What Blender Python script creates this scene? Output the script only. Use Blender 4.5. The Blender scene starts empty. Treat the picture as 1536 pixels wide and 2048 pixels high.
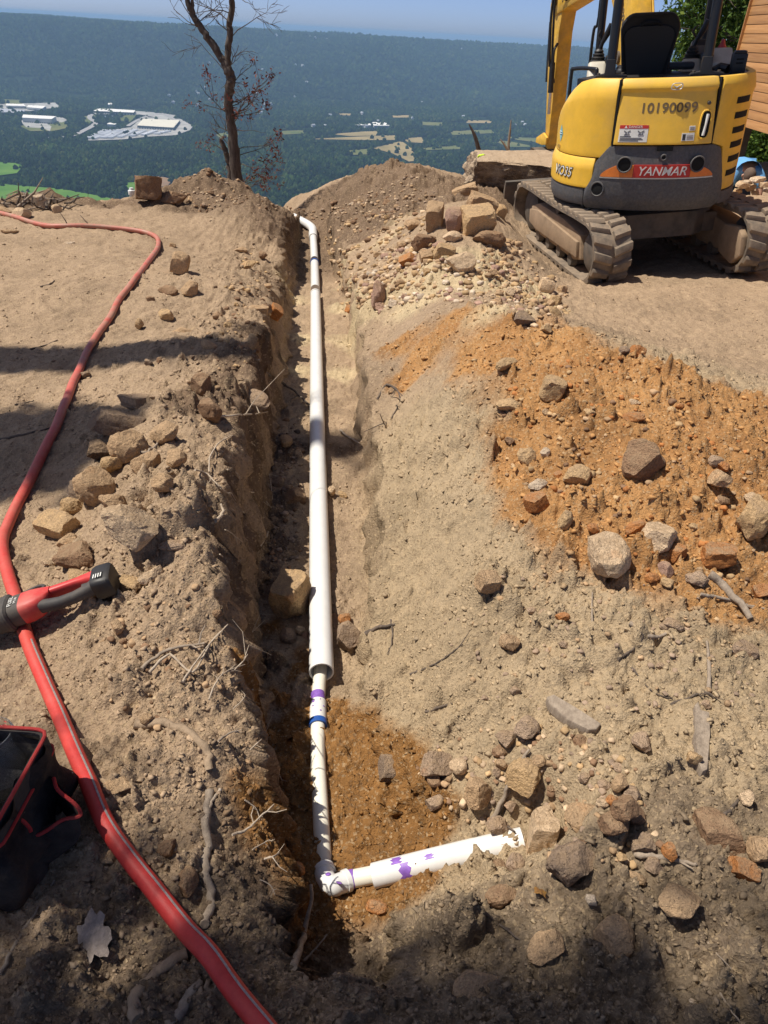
import bpy, bmesh, math, random
import numpy as np
from mathutils import Vector, Matrix

# ------------------------------------------------------------------ camera
W, H, F = 1536, 2048, 1420.0
PITCH, ROLL = math.radians(34.06), math.radians(3.26)
CAM = np.array([0.0, 0.0, 1.6])
FWD = np.array([0, math.cos(PITCH), -math.sin(PITCH)])
_r = np.array([1.0, 0, 0]); _u = np.cross(_r, FWD)
RGT = math.cos(ROLL) * _r + math.sin(ROLL) * _u
UPV = -math.sin(ROLL) * _r + math.cos(ROLL) * _u
scene = bpy.context.scene
COL = scene.collection
cd = bpy.data.cameras.new('camera'); cam = bpy.data.objects.new('camera', cd); COL.objects.link(cam)
cd.sensor_fit = 'VERTICAL'; cd.sensor_height = 36; cd.lens = F / H * 36
cd.clip_start = 0.05; cd.clip_end = 120000
cam.matrix_world = Matrix(((RGT[0], UPV[0], -FWD[0], 0), (RGT[1], UPV[1], -FWD[1], 0), (RGT[2], UPV[2], -FWD[2], CAM[2]), (0, 0, 0, 1)))
scene.camera = cam

# ------------------------------------------------------------------ sky, sun, exposure
SUN_EL, SUN_AZ = math.radians(63), math.radians(-1)        # azimuth: from -x, turned slightly towards +y
SUN = np.array([-math.cos(SUN_EL) * math.cos(SUN_AZ), math.cos(SUN_EL) * math.sin(SUN_AZ), math.sin(SUN_EL)])
world = bpy.data.worlds.new('World'); scene.world = world; world.use_nodes = True
nt = world.node_tree; nt.nodes.clear()
sky = nt.nodes.new('ShaderNodeTexSky'); sky.sky_type = 'NISHITA'; sky.sun_disc = False
sky.sun_elevation = SUN_EL; sky.sun_rotation = math.atan2(SUN[0], SUN[1])
sky.altitude = 3000; sky.air_density = 0.4; sky.dust_density = 10.0; sky.ozone_density = 4.0
bg = nt.nodes.new('ShaderNodeBackground'); bg.inputs[1].default_value = 0.125
tint = nt.nodes.new('ShaderNodeMix'); tint.data_type = 'RGBA'; tint.blend_type = 'MULTIPLY'; tint.inputs[0].default_value = 1; tint.inputs[7].default_value = (1.0, .98, .98, 1)
wo = nt.nodes.new('ShaderNodeOutputWorld')
nt.links.new(sky.outputs[0], tint.inputs[6]); nt.links.new(tint.outputs[2], bg.inputs[0]); nt.links.new(bg.outputs[0], wo.inputs[0])
sl = bpy.data.lights.new('sun', 'SUN'); sl.energy = 4.2; sl.angle = math.radians(0.53); sl.color = (1.0, 0.935, 0.83)
so = bpy.data.objects.new('sun', sl); COL.objects.link(so)
so.rotation_euler = Vector(SUN).to_track_quat('Z', 'Y').to_euler()
so.location = (-8, 0, 14)
scene.view_settings.view_transform = 'Standard'; scene.view_settings.look = 'None'
scene.view_settings.exposure = 0.45; scene.view_settings.gamma = 1.0
scene.view_settings.use_curve_mapping = False
scene.cycles.volume_bounces = 1; scene.cycles.max_bounces = 6; scene.cycles.diffuse_bounces = 4
scene.cycles.transparent_max_bounces = 12; scene.cycles.use_denoising = True

# ------------------------------------------------------------------ pixel helpers
def ray(px, py):
    d = (px - W / 2) / F * RGT - (py - H / 2) / F * UPV + FWD
    return d / np.linalg.norm(d)
def at(px, py, z):
    d = ray(px, py); return CAM + d * ((z - CAM[2]) / d[2])
def atY(px, py, y):
    d = ray(px, py); return CAM + d * (y / d[1])
def depth(p):
    return float((np.asarray(p) - CAM) @ FWD)

# ------------------------------------------------------------------ noise
def _hash(i, seed):
    i = (i.astype(np.int64) * 374761393 + seed * 668265263) & 0x7fffffff
    i = ((i ^ (i >> 13)) * 1274126177) & 0x7fffffff
    return i ^ (i >> 16)
def _grad(ix, iy, iz, seed):
    h = _hash(ix + iy * 57 + iz * 7919, seed)
    a = (h & 1023) / 1023.0 * 2 * np.pi; c = ((h >> 10) & 1023) / 1023.0 * 2 - 1
    s = np.sqrt(1 - c * c)
    return np.cos(a) * s, np.sin(a) * s, c
def noise3(x, y, z, seed=0):
    x = np.asarray(x, float); y = np.asarray(y, float); z = np.asarray(z, float) + np.zeros_like(x)
    xi, yi, zi = np.floor(x), np.floor(y), np.floor(z)
    fx, fy, fz = x - xi, y - yi, z - zi
    u, v, w = [t * t * t * (t * (t * 6 - 15) + 10) for t in (fx, fy, fz)]
    out = 0
    for dx in (0, 1):
        for dy in (0, 1):
            for dz in (0, 1):
                gx, gy, gz = _grad(xi + dx, yi + dy, zi + dz, seed)
                d = gx * (fx - dx) + gy * (fy - dy) + gz * (fz - dz)
                out = out + d * (u if dx else 1 - u) * (v if dy else 1 - v) * (w if dz else 1 - w)
    return out * 1.5
def noise2(x, y, seed=0):
    x = np.asarray(x, float); y = np.asarray(y, float)
    xi, yi = np.floor(x), np.floor(y); fx, fy = x - xi, y - yi
    u, v = [t * t * t * (t * (t * 6 - 15) + 10) for t in (fx, fy)]
    out = 0
    for dx in (0, 1):
        for dy in (0, 1):
            h = _hash((xi + dx) + (yi + dy) * 4099, seed) / 0x7fffffff * 2 * np.pi * 7
            d = np.cos(h) * (fx - dx) + np.sin(h) * (fy - dy)
            out = out + d * (u if dx else 1 - u) * (v if dy else 1 - v)
    return out * 1.6
def fbm2(x, y, seed=0, octv=4, gain=0.5):
    s, a, f = 0, 1.0, 1.0
    for o in range(octv):
        s = s + a * noise2(x * f, y * f, seed + o * 17); a *= gain; f *= 2.03
    return s
def cell2(x, y, seed=0):
    """F1 distance and random value of the nearest cell: lumps"""
    xi, yi = np.floor(x), np.floor(y)
    best = np.full(x.shape, 9.0); val = np.zeros(x.shape)
    for dx in (-1, 0, 1):
        for dy in (-1, 0, 1):
            h = _hash((xi + dx) + (yi + dy) * 4099, seed); h2 = _hash(h, seed + 5)
            cx = xi + dx + (h & 1023) / 1023.0; cy = yi + dy + (h2 & 1023) / 1023.0
            d = np.sqrt((x - cx) ** 2 + (y - cy) ** 2); m = d < best
            best = np.where(m, d, best); val = np.where(m, ((h2 >> 10) & 1023) / 1023.0, val)
    return best, val
def chunk2(x, y, seed, thr, rad):
    """angular clods: each cell may hold a flat-topped, tilted, four- or five-sided lump"""
    xi, yi = np.floor(x), np.floor(y); out = np.zeros(x.shape); val = np.zeros(x.shape)
    for dx in (-1, 0, 1):
        for dy in (-1, 0, 1):
            h = _hash((xi + dx) + (yi + dy) * 4099, seed); h2 = _hash(h, seed + 5); h3 = _hash(h2, seed + 9)
            u = x - (xi + dx + (h & 1023) / 1023.0); v = y - (yi + dy + (h2 & 1023) / 1023.0)
            w = ((h2 >> 10) & 1023) / 1023.0; t = (h3 & 1023) / 1023.0 * 6.2832; r = rad * (.35 + .85 * ((h3 >> 10) & 1023) / 1023.0)
            c, s_ = np.cos(t), np.sin(t); p, q = u * c + v * s_, -u * s_ + v * c
            d = np.maximum(np.maximum(np.abs(p) * (1 + .5 * w), np.abs(q)), np.abs(.72 * p + .68 * q) * .95) / r
            k = np.clip(2.6 * (1 - d), 0, 1) * (w > thr) * np.clip(.72 + .55 * p / r + .25 * q / r, .1, 1.3) * r / rad
            m = k > out; out = np.where(m, k, out); val = np.where(m, w, val)
    return out, val
def sstep(a, b, x):
    t = np.clip((x - a) / (b - a), 0, 1); return t * t * (3 - 2 * t)

# ------------------------------------------------------------------ objects
def setp(o, label=None, cat=None, group=None, kind=None):
    if label: o['label'] = label
    if cat: o['category'] = cat
    if group: o['group'] = group
    if kind: o['kind'] = kind
    return o
def mesh_of(name, v, f, smooth=True, angle=40):
    me = bpy.data.meshes.new(name)
    if isinstance(f, np.ndarray):
        v = np.asarray(v, np.float32); n = f.shape[1]
        me.vertices.add(len(v)); me.vertices.foreach_set('co', v.ravel())
        me.loops.add(f.size); me.loops.foreach_set('vertex_index', f.astype(np.int32).ravel())
        me.polygons.add(len(f)); me.polygons.foreach_set('loop_start', np.arange(0, f.size, n, dtype=np.int32))
        me.update(calc_edges=True)
    else:
        me.from_pydata([tuple(map(float, p)) for p in v], [], f); me.update()
    if smooth:
        me.polygons.foreach_set('use_smooth', np.ones(len(me.polygons), bool))
        if angle: me.set_sharp_from_angle(angle=math.radians(angle))
    return me
def link(name, me, mat=None, parent=None, loc=None, rot=None):
    o = bpy.data.objects.new(name, me); COL.objects.link(o)
    if mat is not None and me is not None and len(me.materials) == 0: me.materials.append(mat)
    if parent is not None: o.parent = parent
    if loc is not None: o.location = [float(c) for c in loc]
    if rot is not None: o.rotation_euler = rot
    return o
def empty(name, loc=(0, 0, 0), rot=(0, 0, 0), parent=None):
    o = bpy.data.objects.new(name, None); COL.objects.link(o); o.empty_display_size = 0.1
    o.location = [float(c) for c in loc]; o.rotation_euler = rot
    if parent is not None: o.parent = parent
    return o

def frames(pts):
    pts = [Vector(p) for p in pts]; n = len(pts); out = []
    t0 = (pts[1] - pts[0]).normalized()
    ref = Vector((0, 0, 1)) if abs(t0.z) < 0.9 else Vector((0, 1, 0))
    nrm = (ref - t0 * ref.dot(t0)).normalized()
    for i in range(n):
        t = (pts[min(i + 1, n - 1)] - pts[max(i - 1, 0)]).normalized()
        nrm = (nrm - t * nrm.dot(t)).normalized()
        out.append((pts[i], t, nrm, t.cross(nrm)))
    return out
def smoothline(pts, n=6):
    """Catmull-Rom through the points"""
    P = [np.asarray(p, float) for p in pts]; P = [2 * P[0] - P[1]] + P + [2 * P[-1] - P[-2]]; out = []
    for i in range(1, len(P) - 2):
        for k in range(n):
            t = k / n; a, b, c, d = P[i - 1:i + 3]
            out.append(0.5 * (2 * b + (c - a) * t + (2 * a - 5 * b + 4 * c - d) * t * t + (3 * b - a - 3 * c + d) * t ** 3))
    out.append(P[-2]); return out

class MB:
    """collects shapes, builds ONE mesh object"""
    def __init__(s, M=None): s.v, s.f, s.M = [], [], M
    def add(s, v, f):
        b = len(s.v); s.v += [tuple(map(float, p)) for p in v]; s.f += [tuple(b + i for i in q) for q in f]; return s
    def box(s, c, d, rot=None):
        x, y, z = [k / 2 for k in d]
        v = [Vector((a * x, b_ * y, e * z)) for a in (-1, 1) for b_ in (-1, 1) for e in (-1, 1)]
        if rot is not None: v = [rot @ p for p in v]
        v = [p + Vector(c) for p in v]
        return s.add(v, [(0, 1, 3, 2), (4, 6, 7, 5), (0, 4, 5, 1), (2, 3, 7, 6), (0, 2, 6, 4), (1, 5, 7, 3)])
    def tube(s, pts, r, n=8, cap=True, squash=1.0):
        fr = frames(pts); R = r if hasattr(r, '__len__') else [r] * len(fr); v = []; f = []
        for (p, t, a, b), q in zip(fr, R):
            for k in range(n):
                an = 2 * math.pi * k / n; v.append(p + a * (math.cos(an) * q * squash) + b * (math.sin(an) * q))
        for i in range(len(fr) - 1):
            for k in range(n):
                k2 = (k + 1) % n; f.append((i * n + k, i * n + k2, (i + 1) * n + k2, (i + 1) * n + k))
        if cap:
            f.append(tuple(range(n - 1, -1, -1))); f.append(tuple(range((len(fr) - 1) * n, len(fr) * n)))
        return s.add(v, f)
    def cyl(s, a, b, r, r2=None, n=20): return s.tube([a, b], [r, r if r2 is None else r2], n)
    def lathe(s, prof, c=(0, 0, 0), axis='Z', n=24, closed=False):
        v = []; f = []
        for r, h in prof:
            for k in range(n):
                an = 2 * math.pi * k / n; p = (r * math.cos(an), r * math.sin(an), h)
                if axis == 'Y': p = (p[0], p[2], p[1])
                if axis == 'X': p = (p[2], p[0], p[1])
                v.append((p[0] + c[0], p[1] + c[1], p[2] + c[2]))
        m = len(prof)
        for i in range(m if closed else m - 1):
            for k in range(n):
                k2 = (k + 1) % n; j = (i + 1) % m; f.append((i * n + k, i * n + k2, j * n + k2, j * n + k))
        if not closed:
            f.append(tuple(range(n))); f.append(tuple(range((m - 1) * n, m * n)))
        return s.add(v, f)
    def prism(s, poly, lo, hi, axis='X'):
        """poly: 2-D outline, extruded along axis from lo to hi"""
        n = len(poly); v = []
        for h in (lo, hi):
            for a, b in poly: v.append({'X': (h, a, b), 'Y': (a, h, b), 'Z': (a, b, h)}[axis])
        f = [(i, (i + 1) % n, n + (i + 1) % n, n + i) for i in range(n)]
        return s.add(v, f + [tuple(range(n - 1, -1, -1)), tuple(range(n, 2 * n))])
    def shell(s, P, off):
        """P[i][j] outer points, off[i][j] inner points -> closed slab"""
        n, m = len(P), len(P[0]); v = [p for r in P for p in r] + [p for r in off for p in r]; N = n * m; f = []
        for i in range(n - 1):
            for j in range(m - 1):
                a, b, c, d = i * m + j, i * m + j + 1, (i + 1) * m + j + 1, (i + 1) * m + j
                f.append((a, b, c, d)); f.append((N + d, N + c, N + b, N + a))
        for i in range(n - 1):
            for j in (0, m - 1):
                a, d = i * m + j, (i + 1) * m + j; f.append((a, d, N + d, N + a) if j == 0 else (d, a, N + a, N + d))
        for j in range(m - 1):
            for i in (0, n - 1):
                a, b = i * m + j, i * m + j + 1; f.append((b, a, N + a, N + b) if i == 0 else (a, b, N + b, N + a))
        return s.add(v, f)
    def build(s, name, mat, parent=None, bevel=0, seg=2, smooth=True, angle=40, loc=None, rot=None):
        v = s.v if s.M is None else [tuple(s.M @ Vector(p)) for p in s.v]
        me = bpy.data.meshes.new(name); me.from_pydata(v, [], s.f); me.update()
        bm = bmesh.new(); bm.from_mesh(me); bmesh.ops.recalc_face_normals(bm, faces=bm.faces)
        if bevel:
            ed = [e for e in bm.edges if len(e.link_faces) == 2 and e.calc_face_angle(0) > 0.5]
            bmesh.ops.bevel(bm, geom=ed, offset=bevel, segments=seg, profile=0.6, affect='EDGES', clamp_overlap=True)
        bm.to_mesh(me); bm.free()
        if smooth:
            me.polygons.foreach_set('use_smooth', np.ones(len(me.polygons), bool)); me.set_sharp_from_angle(angle=math.radians(angle))
        return link(name, me, mat, parent, loc, rot)

# ------------------------------------------------------------------ materials
def nodes(name):
    m = bpy.data.materials.new(name); m.use_nodes = True; t = m.node_tree; t.nodes.clear()
    out = t.nodes.new('ShaderNodeOutputMaterial'); b = t.nodes.new('ShaderNodeBsdfPrincipled')
    t.links.new(b.outputs[0], out.inputs[0]); return m, t, b
def nd(t, typ, **kw):
    n = t.nodes.new(typ)
    for k, v in kw.items():
        if k.startswith('i_'): n.inputs[k[2:].replace('_', ' ')].default_value = v
        elif k.startswith('n'): n.inputs[int(k[1:])].default_value = v
        else: setattr(n, k, v)
    return n
def mixc(t, fac, a, b, mode='MIX'):
    n = t.nodes.new('ShaderNodeMix'); n.data_type = 'RGBA'; n.blend_type = mode
    for s, x in ((0, fac), (6, a), (7, b)):
        if hasattr(x, 'is_linked'): t.links.new(x, n.inputs[s])
        elif s == 0: n.inputs[0].default_value = x
        else: n.inputs[s].default_value = (*x, 1) if len(x) == 3 else x
    return n.outputs[2]
def ramp(t, src, stops):
    r = t.nodes.new('ShaderNodeValToRGB'); t.links.new(src, r.inputs[0])
    while len(r.color_ramp.elements) < len(stops): r.color_ramp.elements.new(0.5)
    for e, (p, c) in zip(r.color_ramp.elements, stops):
        e.position = p; e.color = (c, c, c, 1) if not hasattr(c, '__len__') else (*c, 1)
    return r.outputs[0]
def tnoise(t, scale, detail=4, rough=0.6, co=None, typ='ShaderNodeTexNoise'):
    n = t.nodes.new(typ); n.inputs['Scale'].default_value = scale
    if typ == 'ShaderNodeTexNoise':
        n.inputs['Detail'].default_value = detail; n.inputs['Roughness'].default_value = rough
    if co is not None: t.links.new(co, n.inputs['Vector'])
    return n
def bump(t, b, src, dist, strength=0.6, prev=None):
    n = t.nodes.new('ShaderNodeBump'); n.inputs['Distance'].default_value = dist; n.inputs['Strength'].default_value = strength
    t.links.new(src, n.inputs['Height'])
    if prev is not None: t.links.new(prev, n.inputs['Normal'])
    t.links.new(n.outputs[0], b.inputs['Normal']); return n.outputs[0]
def pm(name, col, rough=0.6, metal=0.0, var=0.2, scale=12, dust=0.0, dcol=(0.36, 0.26, 0.17), bmp=0.0, bscale=60, coat=0.0, up=0.0):
    """painted / worn surface: base colour with soft variation and patches of dust"""
    m, t, b = nodes(name); co = nd(t, 'ShaderNodeTexCoord').outputs['Object']
    n1 = tnoise(t, scale, 5, 0.65, co)
    lo = [c * (1 - var) for c in col]; hi = [min(1, c * (1 + var)) for c in col]
    c = mixc(t, ramp(t, n1.outputs[0], [(0.3, 0.0), (0.7, 1.0)]), lo, hi)
    if dust > 0:
        n2 = tnoise(t, scale * 0.35, 7, 0.72, co)
        fac = ramp(t, n2.outputs[0], [(0.62 - 0.38 * dust, 0.0), (0.85 - 0.2 * dust, min(1, dust * 1.1))])
        if up > 0:
            g = nd(t, 'ShaderNodeNewGeometry'); sx = nd(t, 'ShaderNodeSeparateXYZ'); t.links.new(g.outputs['Normal'], sx.inputs[0])
            mt = nd(t, 'ShaderNodeMath', operation='MULTIPLY_ADD', use_clamp=True, n1=up, n2=0.0); t.links.new(sx.outputs[2], mt.inputs[0])
            ad = nd(t, 'ShaderNodeMath', operation='ADD', use_clamp=True); t.links.new(mt.outputs[0], ad.inputs[0]); t.links.new(fac, ad.inputs[1]); fac = ad.outputs[0]
        c = mixc(t, fac, c, dcol)
        rr = nd(t, 'ShaderNodeMath', operation='MULTIPLY_ADD', n1=(0.95 - rough), n2=rough); t.links.new(fac, rr.inputs[0]); t.links.new(rr.outputs[0], b.inputs['Roughness'])
    else:
        b.inputs['Roughness'].default_value = rough
    t.links.new(c, b.inputs['Base Color']); b.inputs['Metallic'].default_value = metal
    b.inputs['Coat Weight'].default_value = coat
    if bmp > 0:
        n3 = tnoise(t, bscale, 4, 0.6, co); bump(t, b, n3.outputs[0], bmp, 0.7)
    return m
# ================================================================== GROUND of the site
CTRL = [  # px, py, z : points read off the photograph with a judged height
 # right side of the trench, from its foot upwards
 (715,1340,-.30),(760,1200,-.25),(748,1000,-.20),(738,850,-.20),(728,720,-.23),(722,640,-.24),(695,560,-.32),(665,500,-.42),
 (900,1350,-.12),(900,1200,-.03),(900,1000,.08),(880,850,.11),(850,720,.12),(820,650,.13),
 (1050,1300,.0),(1050,1100,.12),(1050,950,.22),(1000,800,.28),(960,700,.32),(900,650,.30),
 (1130,642,.38),(1290,702,.38),(1400,762,.36),(1536,832,.30),
 (1200,760,.39),(1250,850,.36),(1250,1000,.28),(1300,1150,.15),(1450,1000,.28),(1536,1000,.27),(1536,1200,.13),(1300,1300,.07),
 (1536,1400,.06),(1200,1450,.02),(1400,1600,.02),(1536,1800,.02),(1536,2040,.02),
 (1000,1450,-.10),(900,1500,-.20),(850,1430,-.22),(950,1600,-.20),(1050,1600,-.08),(1120,1690,-.05),(1220,1750,.0),(1000,1850,-.10),
 (860,1890,-.16),(900,1620,-.26),(820,1500,-.32),(760,1440,-.36),(1000,1750,-.2),(900,1800,-.26),(800,1850,-.26),
 (600,1995,-.02),(700,1992,-.03),(800,1965,-.07),(900,1935,-.08),(1100,1850,-.03),(1200,1920,0),(1000,2030,0),(800,2044,0),(600,2048,0),
 # flat yard under and beside the excavator
 (1400,655,0),(1500,715,0),(1270,640,.01),(1180,590,.0),(1300,575,0),(1500,570,0),(1450,480,.02),(1330,470,0),
 # stone pile
 (930,408,.44),(850,445,.30),(1000,425,.28),(990,500,.26),(900,520,.26),(800,550,.06),(750,480,-.06),(1040,560,.10),(1000,600,.22),(1110,610,.04),(1090,640,.12),(1050,492,-.07),(1100,532,-.09),(1145,566,-.08),(1200,558,-.07),(1030,470,-.04),(850,600,.12),
 # left bank of spoil
 (320,845,.20),(250,960,.13),(330,960,.24),(400,960,.24),(420,1050,.22),(300,1060,.2),(200,1050,.07),(120,1060,.01),(350,1180,.2),(440,1200,.12),
 (475,1300,.05),(250,1250,.08),(450,780,.2),(360,795,.12),(480,720,.12),(505,640,.06),(400,640,.02),(300,1400,.05),(470,1500,.01),(400,1700,0),
 (300,1900,0),(450,1960,0),(100,1900,0),(20,1500,0),(100,1350,0),(30,1150,0),(100,800,0),(230,700,0),(100,600,0),(250,500,0),(50,455,0),(470,560,.02),(390,430,0),(540,430,-.02),(200,430,0),
]
CTRLY = [ # px, py, distance y : skyline points, distance judged from what they stand on
 (405,349,8.9),(350,372,8.8),(470,378,8.9),(540,408,8.6),(230,402,8.3),(100,400,8.2),(15,396,8.1),
 (785,346,9.3),(700,368,9.6),(840,350,9.2),(620,388,11.3),(575,402,12.0),(720,450,8.1),(660,432,9.3),(600,425,9.9),(880,380,8.3),(920,360,9.6)]
CTRLW = [(-3,-.3,0),(-1,-.3,0),(1,-.3,0),(3,-.3,0),(3,1.5,.03),(4,3,.03),(-4,2,0),(-4,4,0),(-5,6,0),(-6.5,8,-.1),(6,5,0),(6,8,.03),(8.5,10,0),(4,10.2,.02),(3,9,.02),
 (6,12,0),(9,14,0),(3,13,-.4),(2,12,-.4),(-8,11,-1.6),(-3,10.6,-1.0),(-2,11.6,-1.3),(-5,11,-1.4),(-1,13.2,-2.0),(.6,12.2,-.7),(-6,14,-3.2),(-2,15.5,-3.4),(1,15.5,-2.4),
 (4,15.8,-1.0),(8.5,16,-.6),(-8.5,15,-4),(-8.5,6,-.1),(9,6,0),(9,2,0),(-8,3,0),(-8,0,0),(8,0,0),(5.0,11.3,-.42),(5.6,11.6,-.42),(4.3,11.4,-.30),(5.0,10.2,.02),(4.4,10.2,.02)]
P = [at(a, b, z) for a, b, z in CTRL] + [atY(a, b, y) for a, b, y in CTRLY] + [np.array(c, float) for c in CTRLW]
P = np.array(P)
def _tps(r2): return np.where(r2 > 1e-12, 0.5 * r2 * np.log(r2 + 1e-12), 0)
_n = len(P)
_K = _tps(((P[:, None, :2] - P[None, :, :2]) ** 2).sum(-1)) + np.eye(_n) * 0.02
_Q = np.hstack([np.ones((_n, 1)), P[:, :2]])
_A = np.vstack([np.hstack([_K, _Q]), np.hstack([_Q.T, np.zeros((3, 3))])])
_w = np.linalg.solve(_A, np.concatenate([P[:, 2], np.zeros(3)]))
def base_h(x, y):
    out = np.empty(x.shape)
    for i in range(0, x.shape[0], 40):
        a, b = x[i:i + 40], y[i:i + 40]
        r2 = (a[..., None] - P[:, 0]) ** 2 + (b[..., None] - P[:, 1]) ** 2
        out[i:i + 40] = _tps(r2) @ _w[:_n] + _w[_n] + _w[_n + 1] * a + _w[_n + 2] * b
    return out
# grid: fine near the camera, coarser away from it
ys = [-.4]
while ys[-1] < 16: ys.append(ys[-1] + (0.03 if ys[-1] < .3 else min(.04, .0028 * (max(ys[-1], .6) / .6) ** 1.05)))
ys = np.array(ys)
xs = [0.]
while xs[-1] < 9: xs.append(xs[-1] + (.0068 if xs[-1] < 1.5 else min(.12, .0068 + (xs[-1] - 1.5) * .013)))
xs = np.array([-x for x in xs[:0:-1]] + xs)
X, Y = np.meshgrid(xs, ys)
B = base_h(X, Y)
def line(pts):  # px,py,z -> x as a function of y
    q = np.array(sorted([tuple(at(*p)) for p in pts], key=lambda p: p[1])); return q
RIM = line([(545,1890,-.02),(522,1700,.0),(503,1560,.03),(490,1450,.05),(468,1300,.11),(443,1200,.17),(432,1100,.23),(425,1000,.27),(440,900,.27),(470,800,.2),(500,700,.12),(520,620,.06),(540,540,.02),(555,460,-.02),(565,425,-.1)])
FOOT = line([(592,1850,-.42),(565,1700,-.42),(548,1600,-.42),(535,1450,-.42),(517,1330,-.43),(520,1200,-.44),(533,1060,-.45),(548,900,-.46),(565,790,-.49),(585,650,-.53),(596,560,-.56),(603,480,-.6)])
RFT = line([(760,1790,-.4),(800,1700,-.4),(790,1600,-.4),(740,1500,-.41),(690,1400,-.43),(695,1340,-.43),(735,1200,-.43),(725,1000,-.45),(712,850,-.47),(705,720,-.5),(695,640,-.53),(672,560,-.57),(650,490,-.6)])
zf_y = np.array([.8, 1.15, 1.5, 1.8, 3.6, 8, 9, 10.2]); zf_z = np.array([-.40, -.390, -.408, -.428, -.475, -.595, -.57, -.50])
def ipl(q, y):
    return np.interp(y, q[:, 1], q[:, 0])
xr = ipl(RIM, Y) + .06 * fbm2(Y * 4.5, Y * 0 + 3.1, 5, 4) + .03 * noise2(Y * 25, Y * 0, 8)
xf = np.maximum(ipl(FOOT, Y), xr + .05) + .02 * fbm2(Y * 7, Y * 0 + 7.7, 9, 3)
xt = ipl(RFT, Y) + .03 * fbm2(Y * 5, Y * 0 + 1.7, 12, 3)
zf = np.interp(Y, zf_y, zf_z)
end = sstep(.66, .86, Y + .04 * noise2(X * 8, Y * 0, 31)) * (1 - sstep(9.1, 10.3, Y))
tw = np.clip((X - xr) / (xf - xr), 0, 1)
prof = np.where(tw < .25, tw * 1.2, .3 + (tw - .25) / .75 * .7)              # steep cut with a slightly rounded lip
wl = prof * prof * (3 - 2 * prof)
wr = 1 - sstep(0, .07, X - xt)
carve = wl * wr * end
Z = B * (1 - carve) + np.minimum(zf, B) * carve
_s0, _s1 = at(747, 1752, -.36), at(1046, 1680, -.245); _d = _s1 - _s0          # the bed of the sleeve pipe
_u = np.clip(((X - _s0[0]) * _d[0] + (Y - _s0[1]) * _d[1]) / (_d[0] ** 2 + _d[1] ** 2), -.05, 1.0)
_e = np.hypot(X - _s0[0] - _u * _d[0], Y - _s0[1] - _u * _d[1]); _zs = _s0[2] + _u * _d[2] - .014 + .030 * np.clip(_u, 0, 1) ** 2 + .012 * noise2(X * 18, Y * 18, 44)
Z = np.where(Z > _zs, _zs + (Z - _zs) * sstep(.045, .16, _e), Z)
Zs = Z.copy()
def lookup(A, x, y):
    x = np.asarray(x, float); y = np.asarray(y, float)
    i = np.clip(np.searchsorted(ys, y) - 1, 0, len(ys) - 2); j = np.clip(np.searchsorted(xs, x) - 1, 0, len(xs) - 2)
    fy = np.clip((y - ys[i]) / (ys[i + 1] - ys[i]), 0, 1); fx = np.clip((x - xs[j]) / (xs[j + 1] - xs[j]), 0, 1)
    return A[i, j] * (1 - fy) * (1 - fx) + A[i, j + 1] * (1 - fy) * fx + A[i + 1, j] * fy * (1 - fx) + A[i + 1, j + 1] * fy * fx
_tt = np.concatenate([np.linspace(.6, 4, 2200), np.linspace(4, 20, 3000)])
def hit(px, py, A=None):
    """where the sight line of a pixel meets the ground sheet"""
    A = Zs if A is None else A
    q = CAM + _tt[:, None] * ray(px, py); below = q[:, 2] < lookup(A, q[:, 0], q[:, 1])
    k = int(np.argmax(below)) if below.any() else len(_tt) - 1
    return q[k]
def gz(x, y): return float(lookup(Z, x, y))

# soil kinds by place; 'dark' is part humus, part foreground shade put into colour
SPLAT = {
 'orange': [(1100,700,0.342),(1200,780,0.378),(1300,850,0.378),(1250,980,0.324),(1400,950,0.378),(1500,900,0.360),(1400,1080,0.252),(1130,900,0.198),(1065,860,0.126),(1000,680,0.252),(880,660,0.198),(1150,1010,0.162),(1500,1080,0.225),(1520,830,0.225),(790,690,0.126),(820,745,0.090),(1090,960,0.144),(1040,930,0.090),(1440,850,0.270)],
 'rust': [(620,1480,.1),(700,1480,.12),(580,1550,.11),(640,1600,.16),(740,1560,.13),(800,1640,.13),(700,1700,.16),(620,1800,.1),(720,1800,.12),(860,1660,.11),(570,1400,.08),(590,1330,.07),(560,1650,.1),(760,1740,.12),(680,1430,.06),(660,1850,.07),(580,1880,.06),(850,1780,.07),(540,1250,.06),(550,1480,.07)],
 'pale': [(700,500,.15),(780,470,.15),(820,430,.2),(1060,600,.16),(1100,610,.14),(1010,540,.2),(950,560,.26),(850,590,.26),(760,610,.22),(1000,620,.22),(700,680,.2),(680,750,.15),(900,520,.28),(1050,570,.2),(690,620,.2),(590,740,.15),(600,680,.15),(590,600,.2)],
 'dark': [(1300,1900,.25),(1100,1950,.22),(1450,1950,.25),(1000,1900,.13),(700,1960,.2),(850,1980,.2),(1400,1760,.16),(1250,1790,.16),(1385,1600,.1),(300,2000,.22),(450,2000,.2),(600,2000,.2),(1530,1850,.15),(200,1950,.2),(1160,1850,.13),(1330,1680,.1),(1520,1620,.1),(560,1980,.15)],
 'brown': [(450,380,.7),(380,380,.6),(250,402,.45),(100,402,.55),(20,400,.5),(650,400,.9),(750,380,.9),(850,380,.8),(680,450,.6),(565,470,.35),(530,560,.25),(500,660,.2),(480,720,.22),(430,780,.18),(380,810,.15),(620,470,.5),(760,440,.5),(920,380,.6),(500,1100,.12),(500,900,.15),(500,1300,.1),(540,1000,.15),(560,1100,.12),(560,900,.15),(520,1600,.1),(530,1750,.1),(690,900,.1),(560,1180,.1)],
}
MASK = {}
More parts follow.
